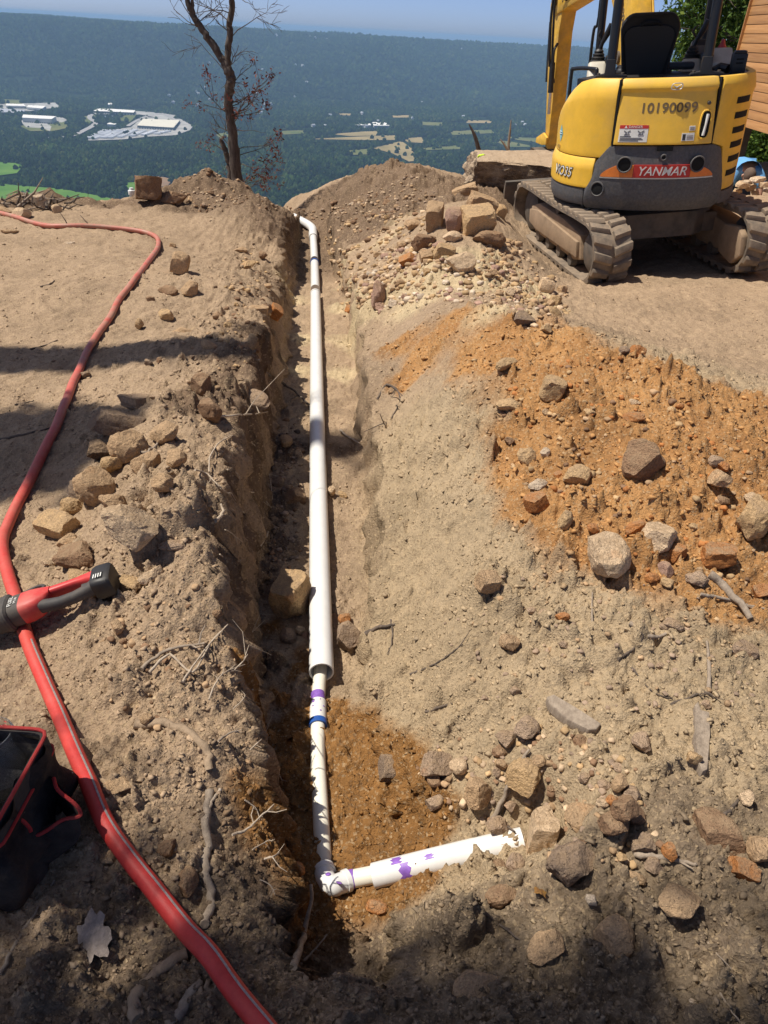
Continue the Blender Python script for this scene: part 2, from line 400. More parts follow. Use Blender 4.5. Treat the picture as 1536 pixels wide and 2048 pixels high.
for k, L in SPLAT.items():
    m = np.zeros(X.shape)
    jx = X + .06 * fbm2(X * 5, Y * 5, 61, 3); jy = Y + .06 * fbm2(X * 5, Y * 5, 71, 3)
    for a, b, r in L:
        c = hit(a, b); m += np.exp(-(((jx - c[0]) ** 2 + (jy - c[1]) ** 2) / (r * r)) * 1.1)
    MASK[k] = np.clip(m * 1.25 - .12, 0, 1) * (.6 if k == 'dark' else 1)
rough = np.clip(.22 + MASK['orange'] * .75 + MASK['pale'] * .7 + MASK['dark'] * .5 + MASK['brown'] * .75 + MASK['rust'] * .35, 0, 1)
side = sstep(-.25, .25, X - ipl(RFT, Y)); near = 1 - sstep(2.8, 4.2, Y)
rough = rough * (1 - .45 * carve * (tw > .95))
rough = np.clip(rough + .48 * side * near + .8 * np.exp(-((X - ipl(RIM, Y) + .14) / .30) ** 2) * (Y < 8), 0, 1)
slope_dir = X * .7 + Y * .7
wx, wy = .35 * noise2(X * 15, Y * 15, 3), .35 * noise2(X * 15, Y * 15, 33)
def clods(fr, hgt, seed, thr, rad):
    jx_ = .22 * noise2(X * fr * 1.9, Y * fr * 1.9, seed + 1) + .12 * noise2(X * fr * 5, Y * fr * 5, seed + 3); jy_ = .22 * noise2(X * fr * 1.9, Y * fr * 1.9, seed + 2) + .12 * noise2(X * fr * 5, Y * fr * 5, seed + 4)
    k, v = chunk2(X * fr + jx_, Y * fr + jy_, seed, thr, rad); return hgt * k * (1 + .5 * noise2(X * fr * 3.1, Y * fr * 3.1, seed + 6)), v
c1, v1 = clods(8, .040, 1, .60, .50); c2, v2 = clods(21, .021, 2, .58, .58); c3, v3 = clods(48, .0105, 3, .2, .55); c4, v4 = clods(100, .005, 4, .25, .55)
c0, v0_ = clods(3.6, .045, 7, .66, .40)
patch = sstep(-.35, .45, fbm2(X * 2.6, Y * 2.6, 141, 3)); patch2 = sstep(-.3, .4, fbm2(X * 5.5, Y * 5.5, 151, 3))
powder = .0035 * fbm2(X * 60, Y * 60, 161, 3)
c2 = c2 * (1 - .6 * sstep(6, 10, Y)); c3 = c3 * (1 - .85 * sstep(2.6, 5, Y)); c4 = c4 * (1 - sstep(1.6, 3, Y))
lump = c0 + c1 * (.35 + .65 * patch2) + c2 * (.15 + .85 * patch) + c3 * (.2 + .8 * patch2) + c4 + powder
fine = .010 * fbm2(X * 14, Y * 14, 21, 4, .55)
big = .035 * fbm2(X * 2.2, Y * 2.2, 41, 3)
scrape = .006 * noise2(X * 9 + Y * 2, Y * 38 - X * 6, 51) + .004 * noise2(X * 22 - Y * 9, Y * 60, 53)       # tracked, wind-smoothed flats
Z = Z + rough * (lump * (1.75 - .45 * sstep(2.2, 4, Y) - .55 * sstep(4, 6.5, Y)) + big * .9 + fine * 1.7) + (1 - rough) * (fine * .6 + scrape * 1.3 + .5 * c3 * (v2 > .6) + .8 * c2 * (v2 > .93) + .35 * c4 + .3 * big)
Z = Z + MASK['brown'] * sstep(5.5, 7.5, Y) * (1 - carve) * (.075 * fbm2(X * 1.7, Y * 1.7, 171, 3) + .045 * fbm2(X * 4.5, Y * 4.5, 181, 3))
yard = sstep(1.0, 2.2, X) * sstep(4.1, 4.6, Y)
Z = Z + yard * .012 * np.abs(noise2(X * 3 + Y * 1.0, Y * 11, 77))
# wall faces: push the steep parts sideways so they are not a clean curtain
gx = np.gradient(Z, axis=1) / np.gradient(X, axis=1)
steep = sstep(.8, 2.5, np.abs(gx)) * (carve > .02)
DX = steep * (.060 * noise3(X * 0 + 3, Y * 6, Z * 7, 6) + .042 * np.abs(noise3(X * 0 + 1, Y * 17, Z * 14, 7)) + .022 * noise3(X * 0 + 2, Y * 40, Z * 44, 9) + .012 * noise3(X * 0 + 4, Y * 90, Z * 90, 10))
G = np.stack([X + DX, Y, Z], -1).reshape(-1, 3)
ny, nx = X.shape
idx = np.arange(ny * nx).reshape(ny, nx)
quads = np.stack([idx[:-1, :-1], idx[:-1, 1:], idx[1:, 1:], idx[1:, :-1]], -1).reshape(-1, 4)
me = mesh_of('ground', G, quads, True, None)
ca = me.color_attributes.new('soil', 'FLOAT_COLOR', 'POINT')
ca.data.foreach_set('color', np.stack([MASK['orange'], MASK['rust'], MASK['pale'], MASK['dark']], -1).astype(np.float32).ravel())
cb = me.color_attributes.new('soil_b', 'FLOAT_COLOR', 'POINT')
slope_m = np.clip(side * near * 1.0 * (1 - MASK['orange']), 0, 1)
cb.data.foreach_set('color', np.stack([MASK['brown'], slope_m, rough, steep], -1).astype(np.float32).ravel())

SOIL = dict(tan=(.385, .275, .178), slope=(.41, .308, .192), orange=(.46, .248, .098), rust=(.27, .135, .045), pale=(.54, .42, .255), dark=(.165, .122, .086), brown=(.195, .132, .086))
def soil_material():
    m, t, b = nodes('soil'); co = nd(t, 'ShaderNodeTexCoord').outputs['Object']
    a1 = nd(t, 'ShaderNodeVertexColor', layer_name='soil'); a2 = nd(t, 'ShaderNodeVertexColor', layer_name='soil_b')
    s1 = nd(t, 'ShaderNodeSeparateColor'); s2 = nd(t, 'ShaderNodeSeparateColor')
    t.links.new(a1.outputs[0], s1.inputs[0]); t.links.new(a2.outputs[0], s2.inputs[0])
    nz = tnoise(t, 7, 6, .7, co).outputs[0]
    def soft(src, w=.55):
        mt = nd(t, 'ShaderNodeMath', operation='MULTIPLY_ADD', n1=w, n2=-w / 2); t.links.new(nz, mt.inputs[0])
        ad = nd(t, 'ShaderNodeMath', operation='ADD'); t.links.new(src, ad.inputs[0]); t.links.new(mt.outputs[0], ad.inputs[1])
        return ramp(t, ad.outputs[0], [(.22, 0.0), (.80, 1.0)])
    c = mixc(t, soft(s2.outputs[1], .3), SOIL['tan'], SOIL['slope'])
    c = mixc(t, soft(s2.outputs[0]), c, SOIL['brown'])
    c = mixc(t, soft(s1.outputs[2]), c, SOIL['pale'])
    c = mixc(t, soft(s1.outputs[0], 1.0), c, mixc(t, ramp(t, tnoise(t, 4.5, 5, .7, co).outputs[0], [(.36, 0.0), (.62, 1.0)]), (.37, .185, .070), SOIL['orange']))
    c = mixc(t, soft(s1.outputs[1], .4), c, SOIL['rust'])
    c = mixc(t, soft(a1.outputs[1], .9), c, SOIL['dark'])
    # variation: broad stains, patches of paler dust, crumbs of other colours
    c = mixc(t, ramp(t, tnoise(t, 2.2, 5, .65, co).outputs[0], [(.3, .72), (.7, 1.18)]), (0, 0, 0), c)
    c = mixc(t, .55, c, mixc(t, 1.0, c, ramp(t, tnoise(t, 26, 5, .7, co).outputs[0], [(.25, .55), (.75, 1.3)]), 'MULTIPLY'))
    vo = tnoise(t, 130, co=co, typ='ShaderNodeTexVoronoi'); sp = nd(t, 'ShaderNodeSeparateColor'); t.links.new(vo.outputs['Color'], sp.inputs[0])
    c = mixc(t, ramp(t, sp.outputs[0], [(.80, 0.0), (.98, .55)]), c, (.50, .37, .22))
    c = mixc(t, ramp(t, sp.outputs[1], [(.82, 0.0), (.98, .5)]), c, (.13, .085, .05))
    t.links.new(c, b.inputs['Base Color']); b.inputs['Roughness'].default_value = 0.95; b.inputs['Specular IOR Level'].default_value = .15
    n1 = bump(t, b, tnoise(t, 95, 6, .7, co).outputs[0], .012, .75)
    bump(t, b, vo.outputs['Distance'], .006, .5, n1)
    return m
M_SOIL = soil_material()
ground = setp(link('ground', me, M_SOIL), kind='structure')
# ================================================================== VALLEY, RIDGE, FAR COUNTRY
VF = -260.0
def valley_h(x, y):
    x = np.asarray(x, float); y = np.asarray(y, float)
    lin = -1.5 - .85 * np.maximum(y - 10.5, 0);
    fall = np.where(lin > VF + 60, lin, VF + 60 * np.exp(-(VF + 60 - lin) / 60))
    z = fall + sstep(500, 1200, y) * (5 * noise2(x / 500, y / 500, 3) + 2.0)
    d = (y - (3650 + .42 * x)) / 1.05 + 300 * noise2(x / 900, y / 2500, 7) + 170 * noise2(x / 300, y / 1800, 8)        # distance behind the foot of the ridge
    crest = -36 - 14 * sstep(-1500, 1800, x) + 5 * noise2(x / 700, y / 700, 11) + 12 * sstep(-1000, -2600, x)
    up = sstep(-150, 1500, d) * .8 + .2 * np.clip((d + 150) / 1650, 0, 1)
    z = z * (1 - up) + crest * up
    back = sstep(1500, 5500, d)
    z = z - back * 95
    for dist, h, sc, sd in ((13000, 55, 2600, 21), (21000, 78, 4200, 22), (31000, 92, 6500, 23)):
        q = np.exp(-((y - dist - 1500 * noise2(x / 9000, y * 0, sd)) / (dist * .13)) ** 2)
        z = z + q * (h * (.55 + .5 * noise2(x / sc, y / 9000, sd + 4)) - 0)
    return z
ry = np.concatenate([np.linspace(2, 60, 16), np.geomspace(66, 900, 40), np.linspace(920, 7200, 260), np.geomspace(7300, 40000, 70)])
ra = np.linspace(-1.05, 1.05, 300)
RYY, RAA = np.meshgrid(ry, ra, indexing='ij')
VX = RAA * (RYY + 30) * 1.0; VY = RYY
VZ = valley_h(VX, VY)
idx = np.arange(VX.size).reshape(VX.shape)
quads = np.stack([idx[:-1, :-1], idx[:-1, 1:], idx[1:, 1:], idx[1:, :-1]], -1).reshape(-1, 4)
def forest_floor():
    m, t, b = nodes('forest_floor'); co = nd(t, 'ShaderNodeTexCoord').outputs['Object']
    n = tnoise(t, .012, 6, .7, co).outputs[0]; n2 = tnoise(t, .06, 5, .75, co).outputs[0]
    c = mixc(t, ramp(t, n, [(.35, 0.0), (.65, 1.0)]), (.012, .024, .010), (.024, .040, .016))
    c = mixc(t, 1.0, c, ramp(t, n2, [(.3, .5), (.7, 1.4)]), 'MULTIPLY')
    t.links.new(c, b.inputs['Base Color']); b.inputs['Roughness'].default_value = 1; b.inputs['Specular IOR Level'].default_value = 0
    bump(t, b, n2, 6, .8); return m
terrain = setp(link('terrain', mesh_of('terrain', np.stack([VX, VY, VZ], -1).reshape(-1, 3), quads, True, None), forest_floor()), kind='structure')

# open land in the valley: outlines read from the photograph, laid on the valley floor
def vpt(px, py, up=1.2):
    z = VF
    for _ in range(4):
        p = at(px, py, z); z = float(valley_h(p[0], p[1])) + up
    return at(px, py, z)
FIELDS = [
 ('meadow', 'grass', [(-60,362),(50,372),(120,377),(200,392),(258,404),(270,440),(-60,470)]),
 ('meadow', 'grass', [(-40,322),(30,326),(46,331),(34,346),(-40,356)]),
 ('field', 'soil', [(285,362),(318,352),(345,358),(335,372),(300,374)]),
 ('field', 'grass', [(245,366),(285,363),(310,375),(330,385),(262,382)]),
 ('field', 'hay', [(661,268),(726,263),(756,262),(752,271),(700,272)]),
 ('field', 'hay', [(618,278),(718,273),(791,270),(794,280),(726,280)]),
 ('field', 'hay', [(745,296),(803,282),(823,296),(833,321),(818,323),(783,306)]),
 ('field', 'hay', [(805,277),(843,274),(849,286),(815,284)]),
 ('field', 'straw', [(845,296),(922,290),(925,298),(851,300)]),
 ('field', 'straw', [(985,280),(1021,283),(1075,294),(1015,294)]),
 ('field', 'straw', [(1005,273),(1073,276),(1098,287),(1037,280)]),
 ('field', 'straw', [(836,243),(890,245),(884,252),(846,250)]),
 ('field', 'hay', [(676,226),(702,227),(700,231),(678,230)]),
 ('field', 'hay', [(780,231),(822,230),(820,235),(784,235)]),
 ('field', 'hay', [(840,330),(858,338),(880,352),(858,350)]),
 ('field', 'straw', [(900,262),(985,259),(990,266),(905,270)]),
 ('field', 'hay', [(930,240),(985,241),(982,246),(934,246)]),
 ('field', 'straw', [(560,262),(612,260),(610,267),(566,269)]),
 ('field', 'straw', [(430,268),(470,262),(480,270),(440,276)]),
 ('field', 'hay', [(1030,300),(1085,303),(1090,312),(1040,308)]),
 ('field', 'straw', [(690,300),(735,298),(742,308),(700,310)]),
 ('field', 'straw', [(3,198),(46,200),(44,208),(10,208)]),
 ('field', 'straw', [(165,232),(192,230),(190,244),(172,248)]),
 ('field', 'straw', [(240,232),(275,228),(260,244),(232,240)]),
 ('field', 'straw', [(112,240),(140,246),(134,256),(105,262),(60,262),(40,252)]),
 ('yard', 'concrete', [(170,281),(214,261),(262,254),(286,234),(362,238),(386,252),(380,260),(352,270),(300,273),(240,279)]),
 ('yard', 'concrete', [(40,242),(60,234),(118,232),(136,240),(112,249),(100,262),(54,256)]),
 ('yard', 'concrete', [(186,224),(275,222),(302,224),(352,230),(340,240),(280,229),(190,228)]),
 ('yard', 'concrete', [(0,208),(110,205),(120,214),(60,222),(0,222)]),
]
def grassm(name, a, b_, sc=.02):
    m, t, b = nodes(name); co = nd(t, 'ShaderNodeTexCoord').outputs['Object']
    n = tnoise(t, sc, 5, .65, co).outputs[0]; t.links.new(mixc(t, ramp(t, n, [(.3, 0.0), (.7, 1.0)]), a, b_), b.inputs['Base Color'])
    b.inputs['Roughness'].default_value = 1; b.inputs['Specular IOR Level'].default_value = 0; return m
FM = dict(grass=grassm('meadow_grass', (.07, .16, .028), (.12, .22, .04)), soil=grassm('ploughed', (.2, .13, .08), (.26, .17, .1)), hay=grassm('hay', (.22, .18, .085), (.36, .28, .14), .01),
          straw=grassm('straw', (.09, .12, .04), (.19, .18, .075), .01), concrete=grassm('yard_concrete', (.24, .24, .23), (.46, .45, .42), .03))
POLYS = []
for nm, mt, pl in FIELDS:
    q = np.array([vpt(a, b, 2.2) for a, b in pl]); POLYS.append(q[:, :2])
    c = q.mean(0); v = [tuple(c)] + [tuple(p) for p in q]
    n = len(q); setp(link(nm, mesh_of(nm, v, [(0, i + 1, (i + 1) % n + 1) for i in range(n)], False), FM[mt]), kind='structure')
def inside(poly, x, y):
    r = np.zeros(x.shape, bool); n = len(poly)
    for i in range(n):
        (x1, y1), (x2, y2) = poly[i], poly[(i + 1) % n]
        c = ((y1 > y) != (y2 > y)) & (x < (x2 - x1) * (y - y1) / (y2 - y1 + 1e-9) + x1); r ^= c
    return r
road_m = pm('road_asphalt', (.32, .31, .30), .9, var=.1, scale=.05)
def road(pts, w):
    c = [np.array(p) for p in smoothline([vpt(a, b, 3.0) for a, b in pts], 5)]; v = []; n = len(c)
    for i in range(n):
        d = c[min(i + 1, n - 1)] - c[max(i - 1, 0)]; k = np.array([-d[1], d[0], 0]) / (np.linalg.norm(d[:2]) + 1e-9)
        v += [c[i] - k * w / 2, c[i] + k * w / 2]
    POLYS.append(np.array([p[:2] for p in [c[i] + np.array([-4, 0, 0]) for i in range(n)] + [c[i] + np.array([4, 0, 0]) for i in range(n - 1, -1, -1)]]))
    setp(link('road', mesh_of('road', v, [(2 * i, 2 * i + 1, 2 * i + 3, 2 * i + 2) for i in range(n - 1)], False), road_m), kind='structure')
road([(76,280),(100,275),(140,272),(165,262),(190,247),(180,236),(182,228)], 16)
road([(255,252),(275,240),(295,232),(330,226)], 12)
road([(320,222),(345,236),(352,242)], 9)

# forest crowns: uncountable, one object
rng = np.random.default_rng(4)
tx, ty, ts = [], [], []
for (y0, y1, sp, sz) in ((800, 2300, 9.0, 7.0), (2300, 3600, 11.5, 8.5), (3600, 5600, 16, 11), (5600, 8000, 30, 17)):
    n = int((y1 - y0) * (y0 + y1) / 2 * 1.5 / sp ** 2)
    yy = np.sqrt(rng.uniform(y0 ** 2, y1 ** 2, n)); xx = rng.uniform(-.80, .72, n) * yy
    tx.append(xx); ty.append(yy); ts.append(sz * rng.uniform(.55, 1.25, n) * (1 + .25 * noise2(xx / 160, yy / 160, 90)))
tx, ty, ts = map(np.concatenate, (tx, ty, ts))
lone = rng.uniform(0, 1, len(tx)) < .035
keep = np.ones(len(tx), bool)
for q in POLYS:
    for kk in (0, .012, .024, .036): keep &= ~(inside(q, tx * (1 + kk) + 14 * noise2(tx / 40, ty / 40, 66), ty * (1 + kk) + 14 * noise2(tx / 40, ty / 40, 67)) & ~lone)
keep &= ~((noise2(tx / 190, ty / 120, 95) > .52) & (ty < 3500) & (ty > 2200))
tx, ty, ts = tx[keep], ty[keep], ts[keep]
tz = valley_h(tx, ty)
fme = bpy.data.meshes.new('forest'); fme.vertices.add(len(tx)); fme.vertices.foreach_set('co', np.stack([tx, ty, tz + ts * .55], -1).astype(np.float32).ravel())
a = fme.attributes.new('size', 'FLOAT', 'POINT'); a.data.foreach_set('value', ts.astype(np.float32))
a = fme.attributes.new('turn', 'FLOAT', 'POINT'); a.data.foreach_set('value', rng.uniform(0, 6.28, len(tx)).astype(np.float32))
def forest_mat():
    m, t, b = nodes('forest_leaves'); oi = nd(t, 'ShaderNodeObjectInfo'); co = nd(t, 'ShaderNodeTexCoord').outputs['Object']
    c = ramp(t, oi.outputs['Random'], [(0, (.008, .019, .005)), (.4, (.016, .035, .009)), (.8, (.032, .058, .014)), (1, (.065, .082, .022))])
    n = tnoise(t, 3.0, 4, .7, co).outputs[0]; c = mixc(t, 1.0, c, ramp(t, n, [(.3, .5), (.7, 1.5)]), 'MULTIPLY')
    gp = nd(t, 'ShaderNodeNewGeometry'); c = mixc(t, 1.0, c, ramp(t, tnoise(t, .0045, 5, .7, gp.outputs['Position']).outputs[0], [(.3, .45), (.7, 1.5)]), 'MULTIPLY')
    t.links.new(c, b.inputs['Base Color']); b.inputs['Roughness'].default_value = 1; b.inputs['Specular IOR Level'].default_value = 0; return m
M_FOREST = forest_mat()
ng = bpy.data.node_groups.new('forest', 'GeometryNodeTree')
ng.interface.new_socket('Geometry', in_out='INPUT', socket_type='NodeSocketGeometry'); ng.interface.new_socket('Geometry', in_out='OUTPUT', socket_type='NodeSocketGeometry')
gi = ng.nodes.new('NodeGroupInput'); go = ng.nodes.new('NodeGroupOutput')
ico = ng.nodes.new('GeometryNodeMeshIcoSphere'); ico.inputs['Radius'].default_value = .62; ico.inputs['Subdivisions'].default_value = 2
sp = ng.nodes.new('GeometryNodeSetPosition'); tn = ng.nodes.new('ShaderNodeTexNoise'); tn.inputs['Scale'].default_value = 2.6
vs = ng.nodes.new('ShaderNodeVectorMath'); vs.operation = 'SUBTRACT'; vs.inputs[1].default_value = (.5, .5, .5)
vm = ng.nodes.new('ShaderNodeVectorMath'); vm.operation = 'MULTIPLY'; vm.inputs[1].default_value = (.9, .9, 1.1)
ng.links.new(tn.outputs['Color'], vs.inputs[0]); ng.links.new(vs.outputs[0], vm.inputs[0]); ng.links.new(ico.outputs[0], sp.inputs['Geometry']); ng.links.new(vm.outputs[0], sp.inputs['Offset'])
sm = ng.nodes.new('GeometryNodeSetMaterial'); sm.inputs['Material'].default_value = M_FOREST; ng.links.new(sp.outputs[0], sm.inputs['Geometry'])
ip = ng.nodes.new('GeometryNodeInstanceOnPoints'); ng.links.new(gi.outputs[0], ip.inputs['Points']); ng.links.new(sm.outputs[0], ip.inputs['Instance'])
a1 = ng.nodes.new('GeometryNodeInputNamedAttribute'); a1.data_type = 'FLOAT'; a1.inputs['Name'].default_value = 'size'
a2 = ng.nodes.new('GeometryNodeInputNamedAttribute'); a2.data_type = 'FLOAT'; a2.inputs['Name'].default_value = 'turn'
cx = ng.nodes.new('ShaderNodeCombineXYZ'); ng.links.new(a2.outputs['Attribute'], cx.inputs[2]); ng.links.new(cx.outputs[0], ip.inputs['Rotation'])
ng.links.new(a1.outputs['Attribute'], ip.inputs['Scale']); ng.links.new(ip.outputs[0], go.inputs[0])
forest = setp(link('forest', fme), 'dense green forest covering the valley floor and the far ridge', 'forest', kind='stuff')
md = forest.modifiers.new('forest', 'NODES'); md.node_group = ng

# haze: the air of the valley
hm = bpy.data.materials.new('haze'); hm.use_nodes = True; t = hm.node_tree; t.nodes.clear()
pv = nd(t, 'ShaderNodeVolumePrincipled'); pv.inputs['Color'].default_value = (.40, .625, .92, 1); pv.inputs['Density'].default_value = 1.32e-4; pv.inputs['Anisotropy'].default_value = 0.0
t.links.new(pv.outputs[0], nd(t, 'ShaderNodeOutputMaterial').inputs['Volume'])
hb = MB().box((0, 17000, (VF - 125 + 16) / 2), (90000, 60000, 16 - (VF - 125)))
setp(hb.build('haze', hm, smooth=False), 'pale blue haze hanging over the valley', 'haze', kind='stuff')
# ================================================================== EXCAVATOR
M_YEL = pm('yellow_paint', (.86, .51, .045), .45, var=.08, scale=9, dust=.36, dcol=(.50, .34, .14), bmp=.0006, bscale=30, coat=.15, up=.25)
M_YELB = pm('yellow_worn_paint', (.78, .46, .05), .5, var=.18, scale=14, dust=.5, dcol=(.38, .26, .14), bmp=.001, bscale=30)
M_CW = pm('grey_cast_iron', (.080, .080, .083), .6, var=.3, scale=60, dust=.35, dcol=(.22, .17, .12), bmp=.0025, bscale=220, up=.3)
M_BLK = pm('black_plastic', (.012, .012, .013), .45, var=.2, scale=10, dust=.2, dcol=(.10, .08, .06), up=.1)
M_SEAT = pm('seat_vinyl', (.007, .007, .008), .6, var=.15, scale=8, bmp=.0006, bscale=120)
M_POST = pm('black_post_paint', (.012, .012, .013), .35, var=.2, scale=10)
M_VOID = pm('black_and_recess_shade', (.004, .004, .004), .9, var=.1)  # near-black; on holes, slots and recesses it paints the shade inside
M_RUB = pm('track_rubber', (.075, .065, .055), .88, var=.25, scale=18, dust=.78, dcol=(.33, .245, .165), bmp=.003, bscale=60, up=.2)
M_FRM = pm('dusty_track_frame', (.26, .18, .11), .9, var=.25, scale=12, dust=.75, dcol=(.36, .25, .16), bmp=.003, bscale=50)
M_UND = pm('dusty_steel', (.10, .085, .07), .8, var=.3, scale=10, dust=.5, dcol=(.30, .21, .14), bmp=.002, bscale=60)
M_CREAM = pm('beige_plastic', (.50, .46, .37), .55, var=.1, scale=10, dust=.3, dcol=(.30, .24, .17))
M_HOSE = pm('black_hose', (.014, .014, .015), .5, var=.2, dust=.25, dcol=(.16, .12, .09))
M_CHR = pm('chrome_rod', (.7, .72, .75), .15, 1.0, var=.05)
M_WHT = pm('decal_white', (.70, .69, .64), .6, var=.08, scale=30, dust=.2)
M_RED = pm('decal_red', (.50, .03, .02), .5, var=.12, scale=20)
M_ORG = pm('decal_orange', (.72, .20, .03), .5, var=.15, scale=20)
M_INK = pm('ink_black', (.03, .028, .026), .6, var=.1)
M_NUM = pm('stencil_paint', (.16, .11, .055), .8, var=.3, scale=60)
M_CYAN = pm('decal_blue', (.22, .50, .55), .6, var=.1, scale=40)
M_SILV = pm('emblem_silver', (.55, .55, .52), .35, .6, var=.1, scale=40)
M_EXT = pm('extinguisher_red', (.5, .05, .04), .4, var=.15, scale=20)
M_BRASS = pm('brass_tag', (.55, .36, .10), .4, .3, var=.2)

exc = empty('excavator', (2.21, 7.15, -.03), (0, -math.radians(5), math.radians(10)))
exc.scale = (1.06, 1.06, 1.06)
setp(exc, 'yellow mini excavator with black seat, open posts and dusty rubber tracks', 'excavator')

def text_mesh(s, size, shear=0.0, extr=0.0015, bold=0.0, width=None):
    cu = bpy.data.curves.new('lettering', 'FONT'); cu.body = s; cu.size = size; cu.shear = shear; cu.extrude = extr; cu.offset = bold
    cu.align_x = 'CENTER'; cu.align_y = 'CENTER'; cu.resolution_u = 3
    o = bpy.data.objects.new('lettering', cu); COL.objects.link(o)
    bpy.context.view_layer.update()
    dg = bpy.context.evaluated_depsgraph_get(); me = bpy.data.meshes.new_from_object(o.evaluated_get(dg))
    bpy.data.objects.remove(o); bpy.data.curves.remove(cu)
    v = np.zeros(len(me.vertices) * 3, np.float32); me.vertices.foreach_get('co', v); v = v.reshape(-1, 3)
    if width:
        w = np.ptp(v[:, 0]); v[:, 0] *= width / w
    return me, v
def put_text(name, s, size, fn, mat, parent, **kw):
    """fn maps text coords (x,y,depth) to local coords"""
    me, v = text_mesh(s, size, **kw); v = np.array([fn(*p) for p in v], np.float32)
    me.vertices.foreach_set('co', v.ravel()); me.update(); return link(name, me, mat, parent)

# ---- undercarriage (in the frame of the machine)
def track(side):
    cx = side * .625; tr = empty('track', (cx, 0, 0), parent=exc)
    yr, yf, zc, R, wd = -.80, .82, .235, .215, .15
    path = []
    for k in range(9): path.append((yr + R * math.cos(math.pi * 1.5 - k * math.pi / 8), zc + R * math.sin(math.pi * 1.5 - k * math.pi / 8), ))
    for k in range(1, 6): path.append((yr + (yf - yr) * k / 6, zc + R + .012 - .02 * math.sin(math.pi * k / 6)))
    for k in range(9): path.append((yf + R * math.cos(math.pi / 2 - k * math.pi / 8), zc + R * math.sin(math.pi / 2 - k * math.pi / 8)))
    for k in range(1, 6): path.append((yf + (yr - yf) * k / 6, zc - R))
    n = len(path); v = []; f = []
    prof = [(-wd, 0), (-wd, .022), (wd, .022), (wd, 0)]
    for i in range(n):
        p = np.array(path[i]); d = np.array(path[(i + 1) % n]) - np.array(path[i - 1]); d /= np.linalg.norm(d); o = np.array([-d[1], d[0]])
        for a, b in prof: q = p + o * (b - .012); v.append((a, q[0], q[1]))
    for i in range(n):
        for k in range(4): f.append((i * 4 + k, i * 4 + (k + 1) % 4, ((i + 1) % n) * 4 + (k + 1) % 4, ((i + 1) % n) * 4 + k))
    MB().add(v, f).build('belt', M_RUB, tr)
    # lugs, two staggered rows, each its own piece
    lm = MB(); lm.prism([(-.040, 0), (.040, 0), (.028, .030), (-.024, .030)], 0, .138, 'X')
    l0 = lm.build('lug', M_RUB, tr, bevel=.006); lme = l0.data; bpy.data.objects.remove(l0)
    for pnt in lme.vertices: pnt.co.y += (pnt.co.x - .07) * .32       # slanted bars
    seg = np.array(path + [path[0]]); ln = np.concatenate([[0], np.cumsum(np.linalg.norm(np.diff(seg, axis=0), axis=1))]); N = 40
    for row in (0, 1):
        for k in range(N):
            s = (k + row * .5) / N * ln[-1]; p = np.array([np.interp(s, ln, seg[:, 0]), np.interp(s, ln, seg[:, 1])])
            q = np.array([np.interp((s + .02) % ln[-1], ln, seg[:, 0]), np.interp((s + .02) % ln[-1], ln, seg[:, 1])]); d = q - p; d /= np.linalg.norm(d) + 1e-9
            o = np.array([-d[1], d[0]]); c = p + o * .008
            L = link('lug', lme, M_RUB, tr)
            xd = 1 if row else -1
            Mx = Matrix(((xd, 0, 0, .012 * xd), (0, d[0], o[0], c[0]), (0, d[1], o[1], c[1]), (0, 0, 0, 1))); L.matrix_local = Mx
    fr = MB(); o = side * .03
    fr.prism([(-.66, .14), (-.60, .32), (-.2, .36), (.45, .36), (.66, .30), (.66, .16), (.5, .10), (-.5, .10)], -.10, .10, 'X')
    fr.build('track_frame', M_FRM, tr, bevel=.02)
    gd = MB(); gd.prism([(-.62, .15), (-.60, .27), (.40, .31), (.62, .28), (.62, .17), (.4, .14)], side * .10, side * .128, 'X'); gd.build('side_plate', M_FRM, tr, bevel=.008)
    MB().lathe([(.0, -.09), (.13, -.09), (.185, -.05), (.185, .05), (.13, .09), (0.02, .09)], (0, yr, zc), 'X', 20).build('sprocket', M_UND, tr)
    MB().lathe([(.0, -.07), (.12, -.07), (.19, -.04), (.19, .04), (.12, .07), (0.02, .07)], (0, yf, zc), 'X', 20).build('idler', M_UND, tr)
    mo = MB(); mo.prism([(-.99 + .02, .16), (-.99 + .05, .31), (-.86, .36), (-.66, .34), (-.60, .22), (-.66, .12), (-.86, .07)], -side * .10, -side * .17, 'X'); mo.build('drive_motor_cover', M_FRM, tr, bevel=.02)
    for y in (-.42, -.14, .14, .42):
        MB().lathe([(0, -.1), (.05, -.1), (.07, -.06), (.05, -.03), (.05, .03), (.07, .06), (.05, .1), (0, .1)], (0, y, .085), 'X', 14).build('roller', M_UND, tr)
    MB().lathe([(0, -.09), (.045, -.09), (.045, .09), (0, .09)], (0, .0, .40), 'X', 12).build('roller', M_UND, tr)
for sd in (-1, 1): track(sd)
cb = MB(); cb.prism([(-.5, -.35), (-.5, .42), (-.3, .62), (.3, .62), (.5, .42), (.5, -.35), (.3, -.5), (-.3, -.5)], .22, .42, 'Z'); cb.box((0, -.3, .30), (1.08, .22, .16)); cb.box((0, .35, .30), (1.08, .22, .16))
cb.build('carbody', M_UND, exc, bevel=.02)
MB().lathe([(.2, .40), (.42, .40), (.42, .47), (.36, .48), (.36, .53), (.2, .53)], (0, 0, 0), 'Z', 32).build('slew_ring', M_UND, exc)
bl = empty('dozer_blade', (0, 0, 0), parent=exc)
MB().prism([(1.30, .03), (1.36, .03), (1.41, .10), (1.42, .30), (1.38, .40), (1.35, .39), (1.38, .28), (1.37, .12)], -.78, .78, 'X').build('blade_plate', M_UND, bl, bevel=.004)
for x in (-.33, .33):
    MB().prism([(.45, .24), (.45, .34), (1.36, .26), (1.36, .14)], x - .05, x + .05, 'X').build('blade_arm', M_UND, bl, bevel=.008)

